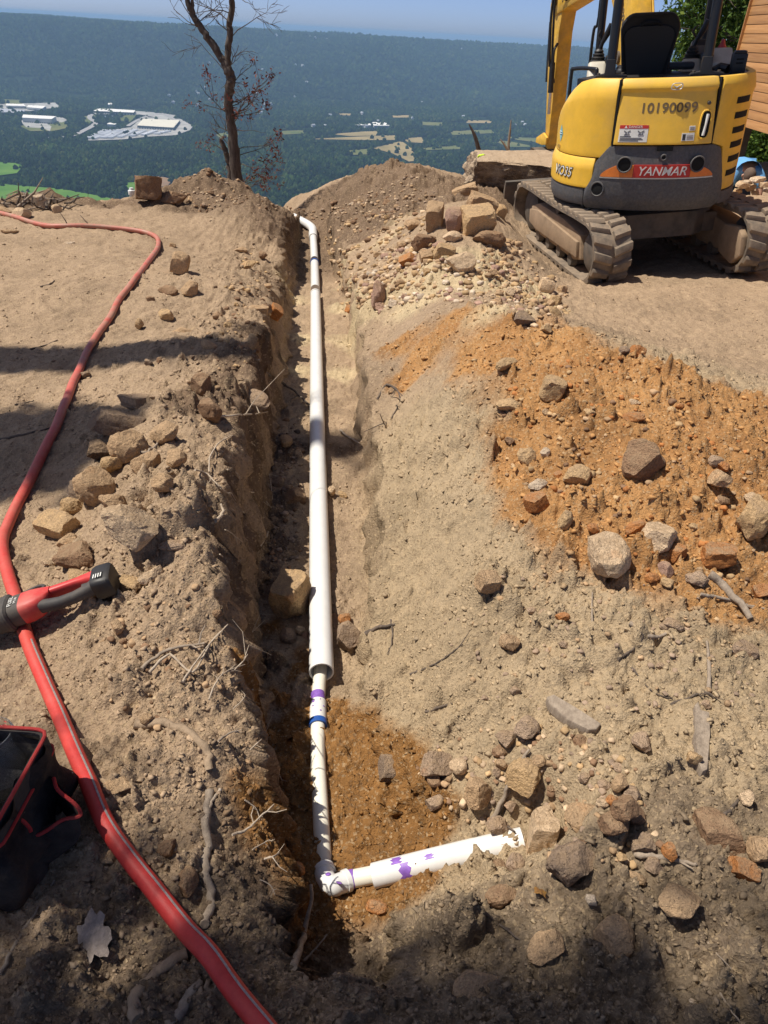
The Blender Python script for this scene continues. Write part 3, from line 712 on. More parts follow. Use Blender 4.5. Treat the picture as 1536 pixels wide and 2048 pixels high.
# ---- house of the machine, turned on the slew ring
UM = Matrix.Rotation(math.radians(-23), 4, 'Z')
A_, B_, NN = .72, .79, 2.6
def outline(t):
    """t in degrees, 0 = rear centre, -90 = left side, beyond +-90 runs forward"""
    if abs(t) > 90: return (math.copysign(A_, t), (abs(t) - 90) / 90 * .9, math.copysign(1, t), 0)
    r = math.radians(t); s, c = math.sin(r), math.cos(r)
    x = A_ * math.copysign(abs(s) ** (2 / NN), s); y = -B_ * max(c, 0) ** (2 / NN)
    nx, ny = math.copysign((abs(x) / A_) ** (NN - 1) / A_, x), -(abs(y) / B_) ** (NN - 1) / B_; L = math.hypot(nx, ny) + 1e-9
    return (x, y, nx / L, ny / L)
def t_of_x(x):
    return math.degrees(math.copysign(math.asin(min(1, (abs(x) / A_) ** (NN / 2))), x))
def pan(name, t0, t1, zb, zt, mat, off=lambda u, v: 0.0, th=.05, nt=26, nz=9, parent=exc, bevel=.008, top_in=0.0):
    zb_ = zb if callable(zb) else (lambda t: zb); zt_ = zt if callable(zt) else (lambda t: zt); O = []; I = []
    for i in range(nt + 1):
        t = t0 + (t1 - t0) * i / nt; x, y, nx, ny = outline(t); a, b = [], []
        for j in range(nz + 1):
            v = j / nz; z = zb_(t) + (zt_(t) - zb_(t)) * v; k = off(i / nt, v) - (top_in * max(0, (v - .7) / .3) ** 2)
            a.append((x + nx * k, y + ny * k, z)); b.append((x + nx * (k - th), y + ny * (k - th), z))
        O.append(a); I.append(b)
    return MB(UM).shell(O, I).build(name, mat, parent, bevel=bevel, angle=35)
def surf(x, z, k):   # a point on the rear of the house, k proud of it
    if z > .965: v_ = (z - .965) / .42; k = k - .004 + .030 - .06 * v_ + (.014 if v_ > .80 else 0)
    t = t_of_x(x); X_, Y_, nx, ny = outline(t); return UM @ Vector((X_ + nx * k, Y_ + ny * k, z))
tl, tr_ = t_of_x(-.43), t_of_x(.55)
def cw_top(t):
    x = outline(t)[0]; return float(np.interp(x, [-.44, -.38, -.29, .44, .50, .56], [.66, .84, .955, .955, .93, .72]))
cwo = lambda u, v: .012 + .022 * math.sin(math.pi * min(1, v * 1.05)) - .03 * max(0, .16 - v) / .16
counter = pan('counterweight', tl, tr_, .50, cw_top, M_CW, cwo, th=.10, nt=40, nz=14, bevel=.012)
hood = pan('rear_hood', t_of_x(-.265), t_of_x(.41), .965, 1.385, M_YEL, lambda u, v: .030 - .06 * v + (.014 if v > .80 else 0) - .02 * max(0, v - .9) / .1, th=.06, nt=30, nz=20, bevel=.006)
def ltop(t): return float(np.interp(-t, [25, 38, 50, 62, 74, 84, 92, 105], [1.385, 1.385, 1.36, 1.30, 1.21, 1.10, .98, .85]))
lcov = pan('side_cover', t_of_x(-.285), -118, lambda t: .87, lambda t: max(.90, ltop(t)), M_YEL, lambda u, v: .004 - .05 * max(0, v - .75) / .25 * max(0, v - .75) * 4, th=.05, nt=46, nz=16, bevel=.008)
pan('side_cover', -118, t_of_x(-.385), .65, .865, M_YEL, lambda u, v: .028 - .026 * max(0, v - .72) / .28, th=.08, nt=46, nz=10, bevel=.01)
pan('side_skirt', -118, t_of_x(-.44), .52, .645, M_CW, lambda u, v: .02 - .03 * max(0, .4 - v), th=.10, nt=40, nz=6, bevel=.01)
rcov = pan('side_cover', t_of_x(.43), 128, lambda t: float(np.interp(outline(t)[0], [.43, .52, .57], [.96, .93, .62])), 1.385, M_YEL, lambda u, v: .004 + .01 * (v > .85) - .025 * max(0, v - .9) / .1, th=.05, nt=40, nz=16, bevel=.008)
pan('side_skirt', t_of_x(.565), 128, .52, .61, M_CW, lambda u, v: .01, th=.10, nt=30, nz=4, bevel=.01)
# a dark core closes the house under the covers
core = MB(UM); pts = [outline(t)[:2] for t in np.linspace(-110, 110, 36)]; pts = [(x * .94, y * .94) for x, y in pts]
core.prism(pts, .53, .86, 'Z'); pts2 = [outline(t)[:2] for t in np.linspace(-58, 100, 30)]; core.prism([(x * .93, y * .93) for x, y in pts2] + [(.60, .15), (-.40, .0)], .86, 1.375, 'Z')
core.build('inner_frame', M_BLK, exc)
dk = MB(UM); dk.box((0, .42, .80), (1.36, .84, .08)); dk.prism([(-.5, .78), (.5, .78), (.14, 1.02), (-.14, 1.02)], .56, .80, 'Z'); dk.build('floor_deck', M_UND, exc, bevel=.01)
# black seam strips between hood and covers
for x in (-.275, .42):
    pan('seam', t_of_x(x) - .55, t_of_x(x) + .55, .96, 1.38, M_VOID, lambda u, v: .014 - .02 * v, th=.03, nt=2, nz=8, bevel=0)
# counterweight details
def disc(name, x, z, r, parent, mat=M_VOID, k=.03, rim=None):
    t = t_of_x(x); X_, Y_, nx, ny = outline(t); n = Vector((nx, ny, 0)); c = Vector((X_ + nx * k, Y_ + ny * k, z)); m = MB(UM)
    m.cyl(c - n * .03, c + n * .008, r, n=24); o = m.build(name, mat, parent, bevel=.002)
    if rim:
        u = n.cross(Vector((0, 0, 1))); ring = [c + n * .008 + u * (math.cos(a) * r) + Vector((0, 0, 1)) * (math.sin(a) * r) for a in np.linspace(0, 2 * math.pi, 25)]
        MB(UM).tube(ring, .006, 6, cap=False).build('rim', rim, parent)
    return o
def band(name, x0, x1, z0, z1, mat, parent, k=.037, n=20, fz=None):
    O = []; I = []
    for i in range(n + 1):
        x = x0 + (x1 - x0) * i / n; a, b = [], []; lo, hi = (z0, z1) if fz is None else fz(x)
        for j in range(5):
            z = lo + (hi - lo) * j / 4; a.append(tuple(UM.inverted() @ surf(x, z, k))); b.append(tuple(UM.inverted() @ surf(x, z, k - .03)))
        O.append(a); I.append(b)
    return MB(UM).shell(O, I).build(name, mat, parent)
def embz(x):
    e = min((x + .325) / .12, (.455 - x) / .12, 1); return .745, .745 + .085 * math.sqrt(max(.02, min(1, e)))
band('badge_end', -.325, -.10, 0, 0, M_ORG, counter, .0375, fz=embz); band('badge_end', .30, .455, 0, 0, M_ORG, counter, .0375, fz=embz)
band('badge', -.098, .298, .745, .832, M_RED, counter, .0385)
band('badge_trim', -.33, .46, .735, .743, M_SILV, counter, .0375)
for x in (-.165, .335): disc('tie_hole', x, .835, .052, counter, k=.040, rim=M_CW)  # solid proud discs, the darkness of a hole put into their colour
disc('tie_hole', -.335, .655, .05, counter, k=.030, rim=M_CW); disc('tie_hole', .10, .885, .018, counter, k=.034, rim=M_CW)
band('latch_recess', .045, .155, .925, .957, M_VOID, counter, .030)
put_text('badge_lettering', 'YANMAR', .085, lambda x, y, d: surf(.10 + x, .787 + y, .0405 + d), M_WHT, counter, shear=.25, bold=.0006, width=.33)
put_text('stencil_number', '10190099', .088, lambda x, y, d: surf(.085 + x, 1.20 + y, .0058 + d * .5), M_NUM, hood, bold=.0014, width=.38, extr=.0006)
for k in range(8):   # bridges of the stencil
    pass
band('warning_decal', -.235, -.035, .985, 1.095, M_WHT, hood, .0062); band('warning_strip', -.235, -.035, 1.073, 1.095, M_RED, hood, .0075)
put_text('warning_lettering', 'DANGER', .021, lambda x, y, d: surf(-.125 + x, 1.084 + y, .0085 + d * .3), M_WHT, hood, width=.095)
tri = MB(UM); pp = [UM.inverted() @ surf(-.192 + a, 1.084 + b, .009) for a, b in ((-.01, -.008), (.01, -.008), (0, .01))]; tri.add(pp, [(0, 1, 2)]); tri.build('warning_triangle', M_WHT, hood, smooth=False)
for j, (w, z) in enumerate([(.075, 1.022), (.15, 1.012), (.16, 1.003), (.13, .994)]):
    band('warning_print', -.225, -.225 + w, z - .0025, z + .0015, M_INK, hood, .0075, 6)
for x in (-.18, -.085):
    pts = [UM.inverted() @ surf(x + a, 1.047 + b, .008) for a, b in ((-.022, .012), (.0, .0), (-.018, -.014), (.02, -.012), (.004, .004), (.022, .014))]
    MB(UM).tube(pts, .0022, 4).build('warning_pictogram', M_INK, hood)
band('small_decal', .20, .285, .99, 1.04, M_WHT, hood, .0062); band('small_decal', .245, .285, 1.055, 1.085, M_WHT, hood, .0062)
band('pictogram', .206, .226, .995, 1.033, M_INK, hood, .0072, 4)
for z in (1.002, 1.012, 1.022): band('decal_print', .235, .278, z - .0015, z + .0015, M_NUM, hood, .0072, 5)
for z in (1.064, 1.074): band('decal_print', .25, .28, z - .0015, z + .0015, M_NUM, hood, .0072, 4)
# latch handle in its recess
def oval(x0, z0, rx, rz, k, n=20, tilt=0.12): return [UM.inverted() @ surf(x0 + rx * math.copysign(abs(math.cos(a)) ** .6, math.cos(a)) + tilt * rz * math.copysign(abs(math.sin(a)) ** .6, math.sin(a)) * .5, z0 + rz * math.copysign(abs(math.sin(a)) ** .6, math.sin(a)), k) for a in np.linspace(0, 2 * math.pi, n, endpoint=False)]
o1 = oval(.348, 1.09, .032, .085, .0075); MB(UM).add(o1, [tuple(range(len(o1)))]).build('handle_recess', M_VOID, hood, smooth=False)  # flat black face, the shade of the hollow painted on
MB(UM).tube(oval(.348, 1.09, .036, .09, .006) + oval(.348, 1.09, .036, .09, .006)[:1], .006, 6, cap=False).build('handle_rim', M_YEL, hood)
MB(UM).tube([UM.inverted() @ surf(.340, 1.02, .012), UM.inverted() @ surf(.348, 1.09, .018), UM.inverted() @ surf(.358, 1.155, .012)], [.010, .008, .011], 8).build('latch_handle', M_WHT, hood)
disc('lock', .356, 1.225, .012, hood, M_UND, k=-.002)
el = oval(.115, 1.335, .036, .020, .020, 24, .4); MB(UM).tube(el + el[:1], .0035, 6, cap=False).build('emblem', M_SILV, hood)
MB(UM).tube([UM.inverted() @ surf(x, z, .022) for x, z in ((.088, 1.343), (.112, 1.327), (.145, 1.347))], [.002, .007, .002], 6).build('emblem', M_SILV, hood)
# vent slots of the right cover
for k in range(6):
    z = 1.225 - k * .098; x0 = .545; pts = []
    t0, t1 = 45.5 + k * .9, 63 + k * .9; O = []; I = []
    for i in range(7):
        t = t0 + (t1 - t0) * i / 6; x, y, nx, ny = outline(t); O.append([(x + nx * .0075, y + ny * .0075, z + h) for h in (-.021, 0, .021)]); I.append([(x - nx * .02, y - ny * .02, z + h) for h in (-.021, 0, .021)])
    MB(UM).shell(O, I).build('vent_slot', M_VOID, rcov)  # black slab on the cover, the slot's inner shade put into its colour
# model badge on the lower left cover, blue round decal, lock
def sidept(t, z, k): x, y, nx, ny = outline(t); return UM @ Vector((x + nx * k, y + ny * k, z))
tm = -54.0
put_text('model_lettering', 'ViO35', .10, lambda x, y, d: sidept(tm + x * 92, .745 + y, .0295 + d), M_INK, exc, shear=.3, bold=.004, width=.235)
put_text('model_lettering', 'ViO35', .10, lambda x, y, d: sidept(tm + x * 92, .745 + y, .033 + d), M_WHT, exc, shear=.3, bold=-.0005, width=.225)
dm = [UM.inverted() @ sidept(-66 + a * 90, 1.0 + b, .007) for a, b in ((-.04, 0), (0, -.062), (.04, 0), (0, .062))]; MB(UM).add(dm, [(0, 1, 2, 3)]).build('blue_decal', M_CYAN, lcov, smooth=False)
for z in (1.01, .995): MB(UM).tube([UM.inverted() @ sidept(-66 - .025 * 90, z, .0085), UM.inverted() @ sidept(-66 + .022 * 90, z, .0085)], .0025, 4).build('decal_print', M_WHT, lcov)
c = sidept(-67, .905, .006); MB().lathe([(0, -.01), (.014, -.01), (.014, .006), (0, .006)], (0, 0, 0), 'Y', 14).build('cover_lock', M_BRASS, lcov, loc=c, rot=(0, 0, math.radians(-60)))
st = MB(UM); st.box((-.66, .46, .90), (.14, .22, .05)); st.build('step', M_CW, exc, bevel=.015)

# ---- seat, consoles, posts
seat = empty('seat', (0, 0, 0), parent=exc)
def rrect(w, h, r, n=6):
    out = []
    for cx_, cz_, a0 in ((w - r, h - r, 0), (-w + r, h - r, 90), (-w + r, -h + r * .4, 180), (w - r, -h + r * .4, 270)):
        rr = r if a0 in (0, 90) else r * .4
        for k in range(n + 1): a = math.radians(a0 + 90 * k / n); out.append((cx_ + (r - rr) * (1 if a0 in (0, 270) else -1) * 0 + rr * math.cos(a), cz_ + rr * math.sin(a)))
    return out
SM = UM @ Matrix.Translation((-.10, -.17, 1.55)) @ Matrix.Rotation(math.radians(8), 4, 'X')
sb = MB(SM); ol = rrect(.225, .225, .10); lay = [(-.045, .86), (-.06, .97), (-.05, 1.0), (.0, 1.0), (.035, .96), (.045, .86)]; n = len(ol); v = []; f = []
for y, s in lay: v += [(a * s * (1 - .16 * (b + .2)), y, b * s) for a, b in ol]
for i in range(len(lay) - 1):
    for k in range(n): f.append((i * n + k, i * n + (k + 1) % n, (i + 1) * n + (k + 1) % n, (i + 1) * n + k))
f += [tuple(range(n)), tuple(range((len(lay) - 1) * n, len(lay) * n))]; sb.add(v, f); sb.build('backrest', M_SEAT, seat)
bp = MB(SM); bp.add([(a * .80, -.064, b * .72 - .015) for a, b in ol] + [(a * .80, -.05, b * .72 - .015) for a, b in ol], [tuple(range(n))] + [(k, (k + 1) % n, n + (k + 1) % n, n + k) for k in range(n)]); bp.build('back_panel', M_SEAT, seat)
MB(SM).tube([(-.07, -.062, .155), (-.04, -.075, .172), (.04, -.075, .172), (.07, -.062, .155)], .010, 6).build('grab_recess', M_VOID, seat)
cs = MB(UM); cs.box((-.10, .06, 1.36), (.42, .44, .12)); cs.build('cushion', M_SEAT, seat, bevel=.04, seg=3); cs = MB(UM); cs.box((-.10, .02, 1.24), (.34, .40, .14)); cs.box((.05, -.10, 1.42), (.44, .10, .05)); cs.build('seat_base', M_BLK, seat, bevel=.02)
def console(x, name):
    c = empty('control_console', (0, 0, 0), parent=exc); m = MB(UM)
    m.prism([(-.02, 1.0), (-.05, 1.33), (.06, 1.46), (.24, 1.42), (.30, 1.30), (.22, 1.0)], x - .075, x + .075, 'X'); m.build('console_body', M_CREAM, c, bevel=.03, seg=3)
    m = MB(UM); m.prism([(-.03, 1.10), (-.01, 1.26), (.14, 1.36), (.26, 1.28), (.18, 1.2), (.06, 1.22), (.02, 1.08)], x - .08, x + .08, 'X'); m.build('console_trim', M_BLK, c, bevel=.01)
    m = MB(UM); z = 1.44
    m.lathe([(.062, z), (.064, z + .018), (.052, z + .024), (.055, z + .042), (.044, z + .048), (.047, z + .064), (.035, z + .07), (.037, z + .085), (.02, z + .1)], (x, .14, 0), 'Z', 18); m.build('boot', M_BLK, c)
    m = MB(UM); m.tube([(x, .14, z + .08), (x + .02, .135, z + .14), (x + .05, .12, z + .20), (x + .075, .11, z + .265)], [.014, .017, .024, .021], 10); m.tube([(x + .01, .14, z + .15), (x - .02, .15, z + .19), (x - .005, .15, z + .225)], [.006, .012, .006], 6); m.build('lever', M_BLK, c)
    m = MB(UM); m.box((x + .10, .06, 1.47), (.09, .26, .05)); m.build('armrest', M_BLK, c, bevel=.02)
console(-.46, 0); console(.26, 1)
disp = MB(UM); disp.prism([(.28, 1.30), (.20, 1.40), (.30, 1.58), (.44, 1.56), (.44, 1.30)], .26, .42, 'X'); disp.build('instrument_panel', M_BLK, exc, bevel=.03, seg=3)
MB(UM).prism([(.205, 1.42), (.195, 1.425), (.262, 1.535), (.272, 1.53)], .29, .39, 'X').build('display', M_UND, exc)
MB(UM).prism([(-.05, 1.38), (-.05, 1.43), (.18, 1.52), (.30, 1.46), (.3, 1.38)], .40, .56, 'X').build('side_console', M_CREAM, exc, bevel=.02)
def post(name, p, q, r=.03):
    MB(UM).tube([p, q], r, 12).build(name, M_POST, exc)
ZT = 2.42
post('post', (-.355, -.56, 1.39), (-.35, -.50, ZT), .034); post('post', (.31, -.56, 1.39), (.305, -.50, ZT), .034)
post('post', (-.465, .68, .84), (-.47, .62, ZT), .032); post('post', (.385, .68, .84), (.385, .62, ZT), .032)
for x in (-.355, .31):
    MB(UM).prism([(x - .11, 1.385), (x + .13, 1.385), (x + .12, 1.40), (x + .04, 1.41), (x + .03, 1.50), (x - .035, 1.50), (x - .04, 1.41), (x - .1, 1.40)], -.60, -.52, 'Y').build('post_foot', M_BLK, exc, bevel=.006)
    for dx in (-.08, .09): MB(UM).cyl((x + dx, -.57, 1.39), (x + dx, -.57, 1.415), .013, n=6).build('bolt', M_UND, exc)
MB(UM).tube(smoothline([(-.535, .76, .86), (-.535, .76, 1.40), (-.53, .75, 1.66), (-.50, .73, 1.75), (-.51, .72, ZT - .02)], 4), .013, 8).build('front_rail', M_POST, exc)
rf = MB(UM); rf.prism([(-.62, ZT), (-.60, ZT + .05), (-.3, ZT + .08), (.55, ZT + .08), (.82, ZT + .05), (.84, ZT)], -.56, .52, 'X'); rf.build('canopy_roof', M_CREAM, exc, bevel=.02)
MB(UM).tube(smoothline([(-.665, .22, .96), (-.665, .20, 1.05), (-.665, .20, 1.36), (-.64, .17, 1.405), (-.48, -.02, 1.41), (-.455, -.05, 1.385), (-.45, -.05, 1.25)], 5), .015, 10).build('grab_rail', M_POST, exc)
wl_ = MB(UM); wl_.box((.555, -.30, 1.435), (.10, .12, .13)); wl_.box((.555, -.30, 1.507), (.085, .10, .02)); wl_.build('muffler_box', M_BLK, exc, bevel=.012); MB(UM).tube([(.50, -.25, 1.40), (.45, -.2, 1.41), (.40, -.22, 1.385)], .03, 8).build('muffler_box', M_BLK, exc)
for z in (1.44, 1.465): MB(UM).box((.555, -.362, z), (.05, .004, .010)).build('box_slot', M_VOID, exc)
MB(UM).lathe([(0, 1.39), (.03, 1.39), (.032, 1.42), (.032, 1.52), (.02, 1.54), (.012, 1.57), (0, 1.57)], (.49, .28, 0), 'Z', 14).build('beacon', M_EXT, exc)
MB(UM).lathe([(0, 1.36), (.034, 1.36), (.034, 1.43), (0, 1.43)], (.49, .28, 0), 'Z', 14).build('beacon_base', M_BRASS, exc)

# ---- boom and arm (in the plane of the tracks)
def plate(name, poly, x0, x1, mat, parent, bev=.02): return MB().prism(poly, x0, x1, 'X').build(name, mat, parent, bevel=bev)
bx = .335
bm_ = plate('boom', [(.86, .80), (.80, 1.02), (1.20, 1.90), (1.44, 2.26), (1.76, 2.33), (3.22, 1.98), (3.28, 1.86), (3.18, 1.76), (1.96, 1.98), (1.66, 1.90), (1.46, 1.70), (1.10, .86)], bx - .10, bx + .10, M_YELB, exc)
swing = MB(); swing.lathe([(0, .52), (.13, .52), (.14, .60), (.14, .86), (.10, .92), (0, .92)], (.28, .86, 0), 'Z', 20); swing.box((.29, .95, .84), (.26, .22, .22)); swing.build('swing_bracket', M_YELB, exc, bevel=.015)
for k in range(5): MB().tube(smoothline([(bx + .115, .84 + .03 * k, 1.05), (bx + .115, 1.16 + .032 * k, 1.78), (bx + .115, 1.38 + .03 * k, 2.12), (bx + .115, 1.75, 2.25 - .035 * k)], 4), .012, 6).build('boom_pipe', M_YELB, exc)
MB().box((bx + .115, 1.22, 1.72), (.03, .22, .03), Matrix.Rotation(.9, 3, 'X')).build('pipe_clamp', M_YELB, exc)
arm = plate('arm', [(3.02, 2.06), (3.34, 2.02), (3.40, 1.86), (3.27, .85), (3.20, .42), (3.10, .40), (3.06, .85), (3.04, 1.6), (2.95, 1.9)], bx - .085, bx + .085, M_YELB, exc)
put_text('boom_lettering', 'YANMAR', .15, lambda x, y, d: (bx - .102 - d, 2.66 + x * .970 + y * .24, 2.005 - x * .24 + y * .970), M_INK, bm_, shear=.2, bold=.004, width=.62)
me_t = put_text('boom_lettering', '10190099', .085, lambda x, y, d: (bx - .102 - d, 1.27 + x * .42 - y * .9, 1.66 + x * .9 + y * .42), M_NUM, bm_, bold=.0015, width=.40)
disc_ = MB().cyl((bx - .125, 1.30, 1.42), (bx - .10, 1.30, 1.42), .055, n=18).build('pivot_pin', M_UND, bm_)
MB().cyl((bx - .14, 3.16, 1.90), (bx + .14, 3.16, 1.90), .05, n=14).build('pivot_pin', M_UND, exc)
cy = empty('boom_cylinder', (0, 0, 0), parent=exc); MB().cyl((bx, 1.06, .78), (bx, 1.40, 1.32), .052, n=16).build('cylinder_barrel', M_YELB, cy); MB().cyl((bx, 1.40, 1.32), (bx, 1.62, 1.74), .026, n=12).build('cylinder_rod', M_CHR, cy)
cy = empty('arm_cylinder', (0, 0, 0), parent=exc); MB().cyl((bx, 1.9, 2.42), (bx, 2.6, 2.34), .05, n=16).build('cylinder_barrel', M_YELB, cy); MB().cyl((bx, 2.6, 2.34), (bx, 3.1, 2.12), .026, n=12).build('cylinder_rod', M_CHR, cy)
cy = empty('bucket_cylinder', (0, 0, 0), parent=exc); MB().cyl((bx - .02, 3.44, 1.70), (bx - .02, 3.42, 1.10), .045, n=16).build('cylinder_barrel', M_BLK, cy); MB().cyl((bx - .02, 3.42, 1.10), (bx - .02, 3.36, .72), .024, n=12).build('cylinder_rod', M_CHR, cy)
MB().cyl((bx - .14, 3.00, 1.32), (bx - .14, 2.99, 1.02), .032, n=12).build('hose_coupling', M_HOSE, exc); MB().cyl((bx - .14, 2.99, 1.02), (bx - .14, 2.985, .80), .018, n=10).build('cylinder_rod', M_CHR, exc)
for k, pts in enumerate([[(0.225, 2.7, 1.96), (0.175, 2.86, 2.02), (0.155, 2.96, 1.9), (0.165, 2.98, 1.6), (0.185, 2.99, 1.3)], [(0.225, 2.8, 1.9), (0.155, 2.95, 1.98), (0.135, 3.0, 1.8), (0.145, 3.0, 1.5), (0.165, 3.01, 1.28)], [(0.235, 3.0, 1.5), (0.185, 2.96, 1.42), (0.205, 2.98, 1.2), (0.235, 3.02, 1.12)]]):
    MB().tube(smoothline(pts, 5), .014, 8).build('hydraulic_hose', M_HOSE, exc)
lk = MB(); lk.prism([(3.06, .74), (3.20, .78), (3.44, .70), (3.46, .64), (3.22, .64), (3.08, .66)], bx - .12, bx - .095, 'X'); lk.prism([(3.06, .74), (3.20, .78), (3.44, .70), (3.46, .64), (3.22, .64), (3.08, .66)], bx + .095, bx + .12, 'X'); lk.build('bucket_link', M_YELB, exc, bevel=.006, loc=(0, 0, -.2))
bk = empty('bucket', (0, 0, -.26), parent=exc)
arc = [(3.16 + .30 * math.cos(a) * 1.0 + .04, .38 + .30 * math.sin(a)) for a in np.radians(np.linspace(80, 290, 16))]; arc2 = [(3.16 + .28 * math.cos(a) + .04, .38 + .28 * math.sin(a)) for a in np.radians(np.linspace(290, 80, 16))]
MB().prism(arc + arc2, bx - .25, bx + .25, 'X').build('bucket_shell', M_UND, bk)
for x in (-.25, .235): MB().prism(arc, bx + x, bx + x + .015, 'X').build('bucket_side', M_UND, bk)
for k in range(4): MB().prism([(3.28, .09), (3.30, .12), (3.44, .10)], bx - .22 + k * .138, bx - .19 + k * .138, 'X').build('bucket_tooth', M_UND, bk)
# ================================================================== PIPES IN THE TRENCH
M_PVC = pm('white_pvc', (.72, .71, .68), .35, var=.04, scale=14, dust=.26, dcol=(.50, .38, .25), coat=.1)
M_PVCO = pm('creamy_pvc', (.78, .74, .62), .4, var=.05, scale=18, dust=.22, dcol=(.5, .36, .2))
M_PURP = pm('purple_primer', (.22, .10, .42), .5, var=.25, scale=60)
M_BLUE = pm('blue_cement', (.02, .09, .35), .4, var=.2, scale=60)
def pipe(name, pts, r, mat, parent, hollow=0.0, n=28):
    m = MB(); m.tube(pts, r, n, cap=not hollow)
    if hollow:
        fr = frames(pts); v = []; f = []; k = len(pts)
        for (p, t, a, b) in fr:
            for q in range(n): an = 2 * math.pi * q / n; v.append(p + a * (math.cos(an) * (r - hollow)) + b * (math.sin(an) * (r - hollow)))
        base = len(m.v); m.add(v, [(i * n + (q + 1) % n, i * n + q, (i + 1) * n + q, (i + 1) * n + (q + 1) % n) for i in range(k - 1) for q in range(n)])
        for e in (0, (k - 1) * n): m.f += [(e + q, e + (q + 1) % n, base + e + (q + 1) % n, base + e + q) for q in range(n)]
    return m.build(name, mat, parent, angle=50)
RC, RI = .046, .0245
ax = [at(643, 1345, -.372), at(637, 1000, -.41), at(634, 820, -.44), at(631, 600, -.51), at(629, 520, -.535), at(626, 466, -.50)]
cas = empty('casing_pipe', ax[0]); setp(cas, 'long white plastic pipe lying along the bottom of the trench', 'pipe')
L0 = ax[0]; rel = lambda p: tuple(np.asarray(p) - L0)
dense = smoothline(ax, 10)
def cut(y0, y1): return [rel(p) for p in dense if y0 <= p[1] <= y1]
yb1, yb2, yend = at(631, 588, -.515)[1], at(629, 527, -.545)[1], ax[-1][1]
pipe('pipe_length', cut(0, yb1 + .05), RC, M_PVC, cas, .005)
pipe('pipe_length', cut(yb1 - .0, yb2 + .05), RC - .0015, M_PVC, cas)
pipe('pipe_length', cut(yb2 - .0, 99), RC - .003, M_PVC, cas)
for yy, mt in ((yb1, M_PVC), (yb2, M_BLUE)):
    k = min(range(len(dense)), key=lambda i: abs(dense[i][1] - yy)); d = dense[k + 1] - dense[k]; d = d / np.linalg.norm(d); c = dense[k]
    pipe('collar', [rel(c - d * .012), rel(c + d * .012)], RC + .005, mt, cas)
e0 = dense[-1]; e1 = at(612, 447, -.46); e2 = at(586, 434, -.42)
pipe('coupling', [rel(dense[-3]), rel(e0)], RC + .007, M_PVC, cas)
pipe('elbow', [rel(p) for p in smoothline([e0, e0 * .35 + at(624, 452, -.475) * .65, e1, e2], 6)], RC + .004, M_PVC, cas)
k = dense[4]; 
# inner pipe
ip_ = [at(647, 1300, -.395), at(638, 1372, -.400), at(636, 1440, -.395), at(636, 1520, -.388), at(640, 1600, -.384), at(643, 1660, -.386), at(646, 1705, -.402), at(650, 1745, -.43)]
sup = empty('supply_pipe', ip_[1]); setp(sup, 'thin cream pipe coming out of the larger white pipe and running into soil', 'pipe')
L1 = ip_[1]; rl = lambda p: tuple(np.asarray(p) - L1); di = smoothline(ip_, 8)
pipe('pipe_length', [rl(p) for p in di], RI, M_PVCO, sup)
def along(p0, p1): return [rl(p0), rl((np.array(p0) + p1) / 2), rl(p1)]
pipe('coupling', along(at(636, 1405, -.397), at(636, 1452, -.395)), RI + .0055, M_PVC, sup)
pipe('primer_band', along(at(636, 1388, -.399), at(636, 1404, -.397)), RI + .0012, M_PURP, sup)
pipe('cement_band', along(at(636, 1443, -.3953), at(636, 1453, -.3945)), RI + .0075, M_BLUE, sup)
rr = random.Random(3)
for k in range(5):   # primer smears on the coupling
    a = rr.uniform(-1.1, 1.1); u = rr.uniform(0, 1); c = np.array(at(636, 1405 + 28 * u, -.396)); r = RI + .0062
    q = c + np.array([math.sin(a) * r, -.1 * r, math.cos(a) * r]); m = MB(); s = rr.uniform(.002, .005)
    m.lathe([(0.0005, -.0004), (s, -.0004), (s * .7, .0006), (.0005, .0008)], (0, 0, 0), 'Z', 7); m.build('primer_smear', M_PURP, sup, loc=rl(q), rot=(0, a, rr.uniform(0, 3)))
# elbow fitting at the near end
ec = at(660, 1775, -.375); eb = empty('elbow_fitting', ec); setp(eb, 'white elbow fitting half buried in orange soil at the trench end', 'pipe fitting')
ea, eg = at(648, 1738, -.40), at(697, 1760, -.385); rE = lambda p: tuple(np.asarray(p) - ec)
pipe('elbow_body', [rE(p) for p in smoothline([ea, (ea + ec) / 2 - np.array([.004, 0, 0]), ec + np.array([.004, .006, 0]), (ec + eg) / 2, eg], 5)], RI + .0035, M_PVC, eb)
pipe('collar', [rE(eg - (eg - ec) * .22), rE(eg)], RI + .0065, M_PVC, eb); pipe('collar', [rE(ea), rE(ea + (ec - ea) * .25)], RI + .0065, M_PVC, eb)
m = MB(); m.lathe([(.0005, 0), (.011, 0), (.008, .0016), (.0005, .002)], (0, 0, 0), 'Z', 9); o = m.build('primer_smear', M_PURP, eb, loc=rE(at(678, 1765, -.345)), rot=(-.9, .2, 0)); o.scale = (.8, 1.7, 1)
m = MB(); m.lathe([(.0005, 0), (.008, 0), (.006, .0016), (.0005, .002)], (0, 0, 0), 'Z', 9); m.build('primer_smear', M_PURP, eb, loc=rE(at(656, 1748, -.352)), rot=(-.5, -.2, 0))
# stub between elbow and sleeve
s0, s1 = at(690, 1761, -.385), at(775, 1744, -.365); sb_ = empty('stub_pipe', s0); setp(sb_, 'short dirt-covered pipe stub with purple primer between elbow and sleeve', 'pipe')
pipe('pipe_length', [(0, 0, 0), tuple(s1 - s0)], RI, M_PVCO, sb_); pipe('primer_band', [tuple((s1 - s0) * .03), tuple((s1 - s0) * .22)], RI + .001, M_PURP, sb_)
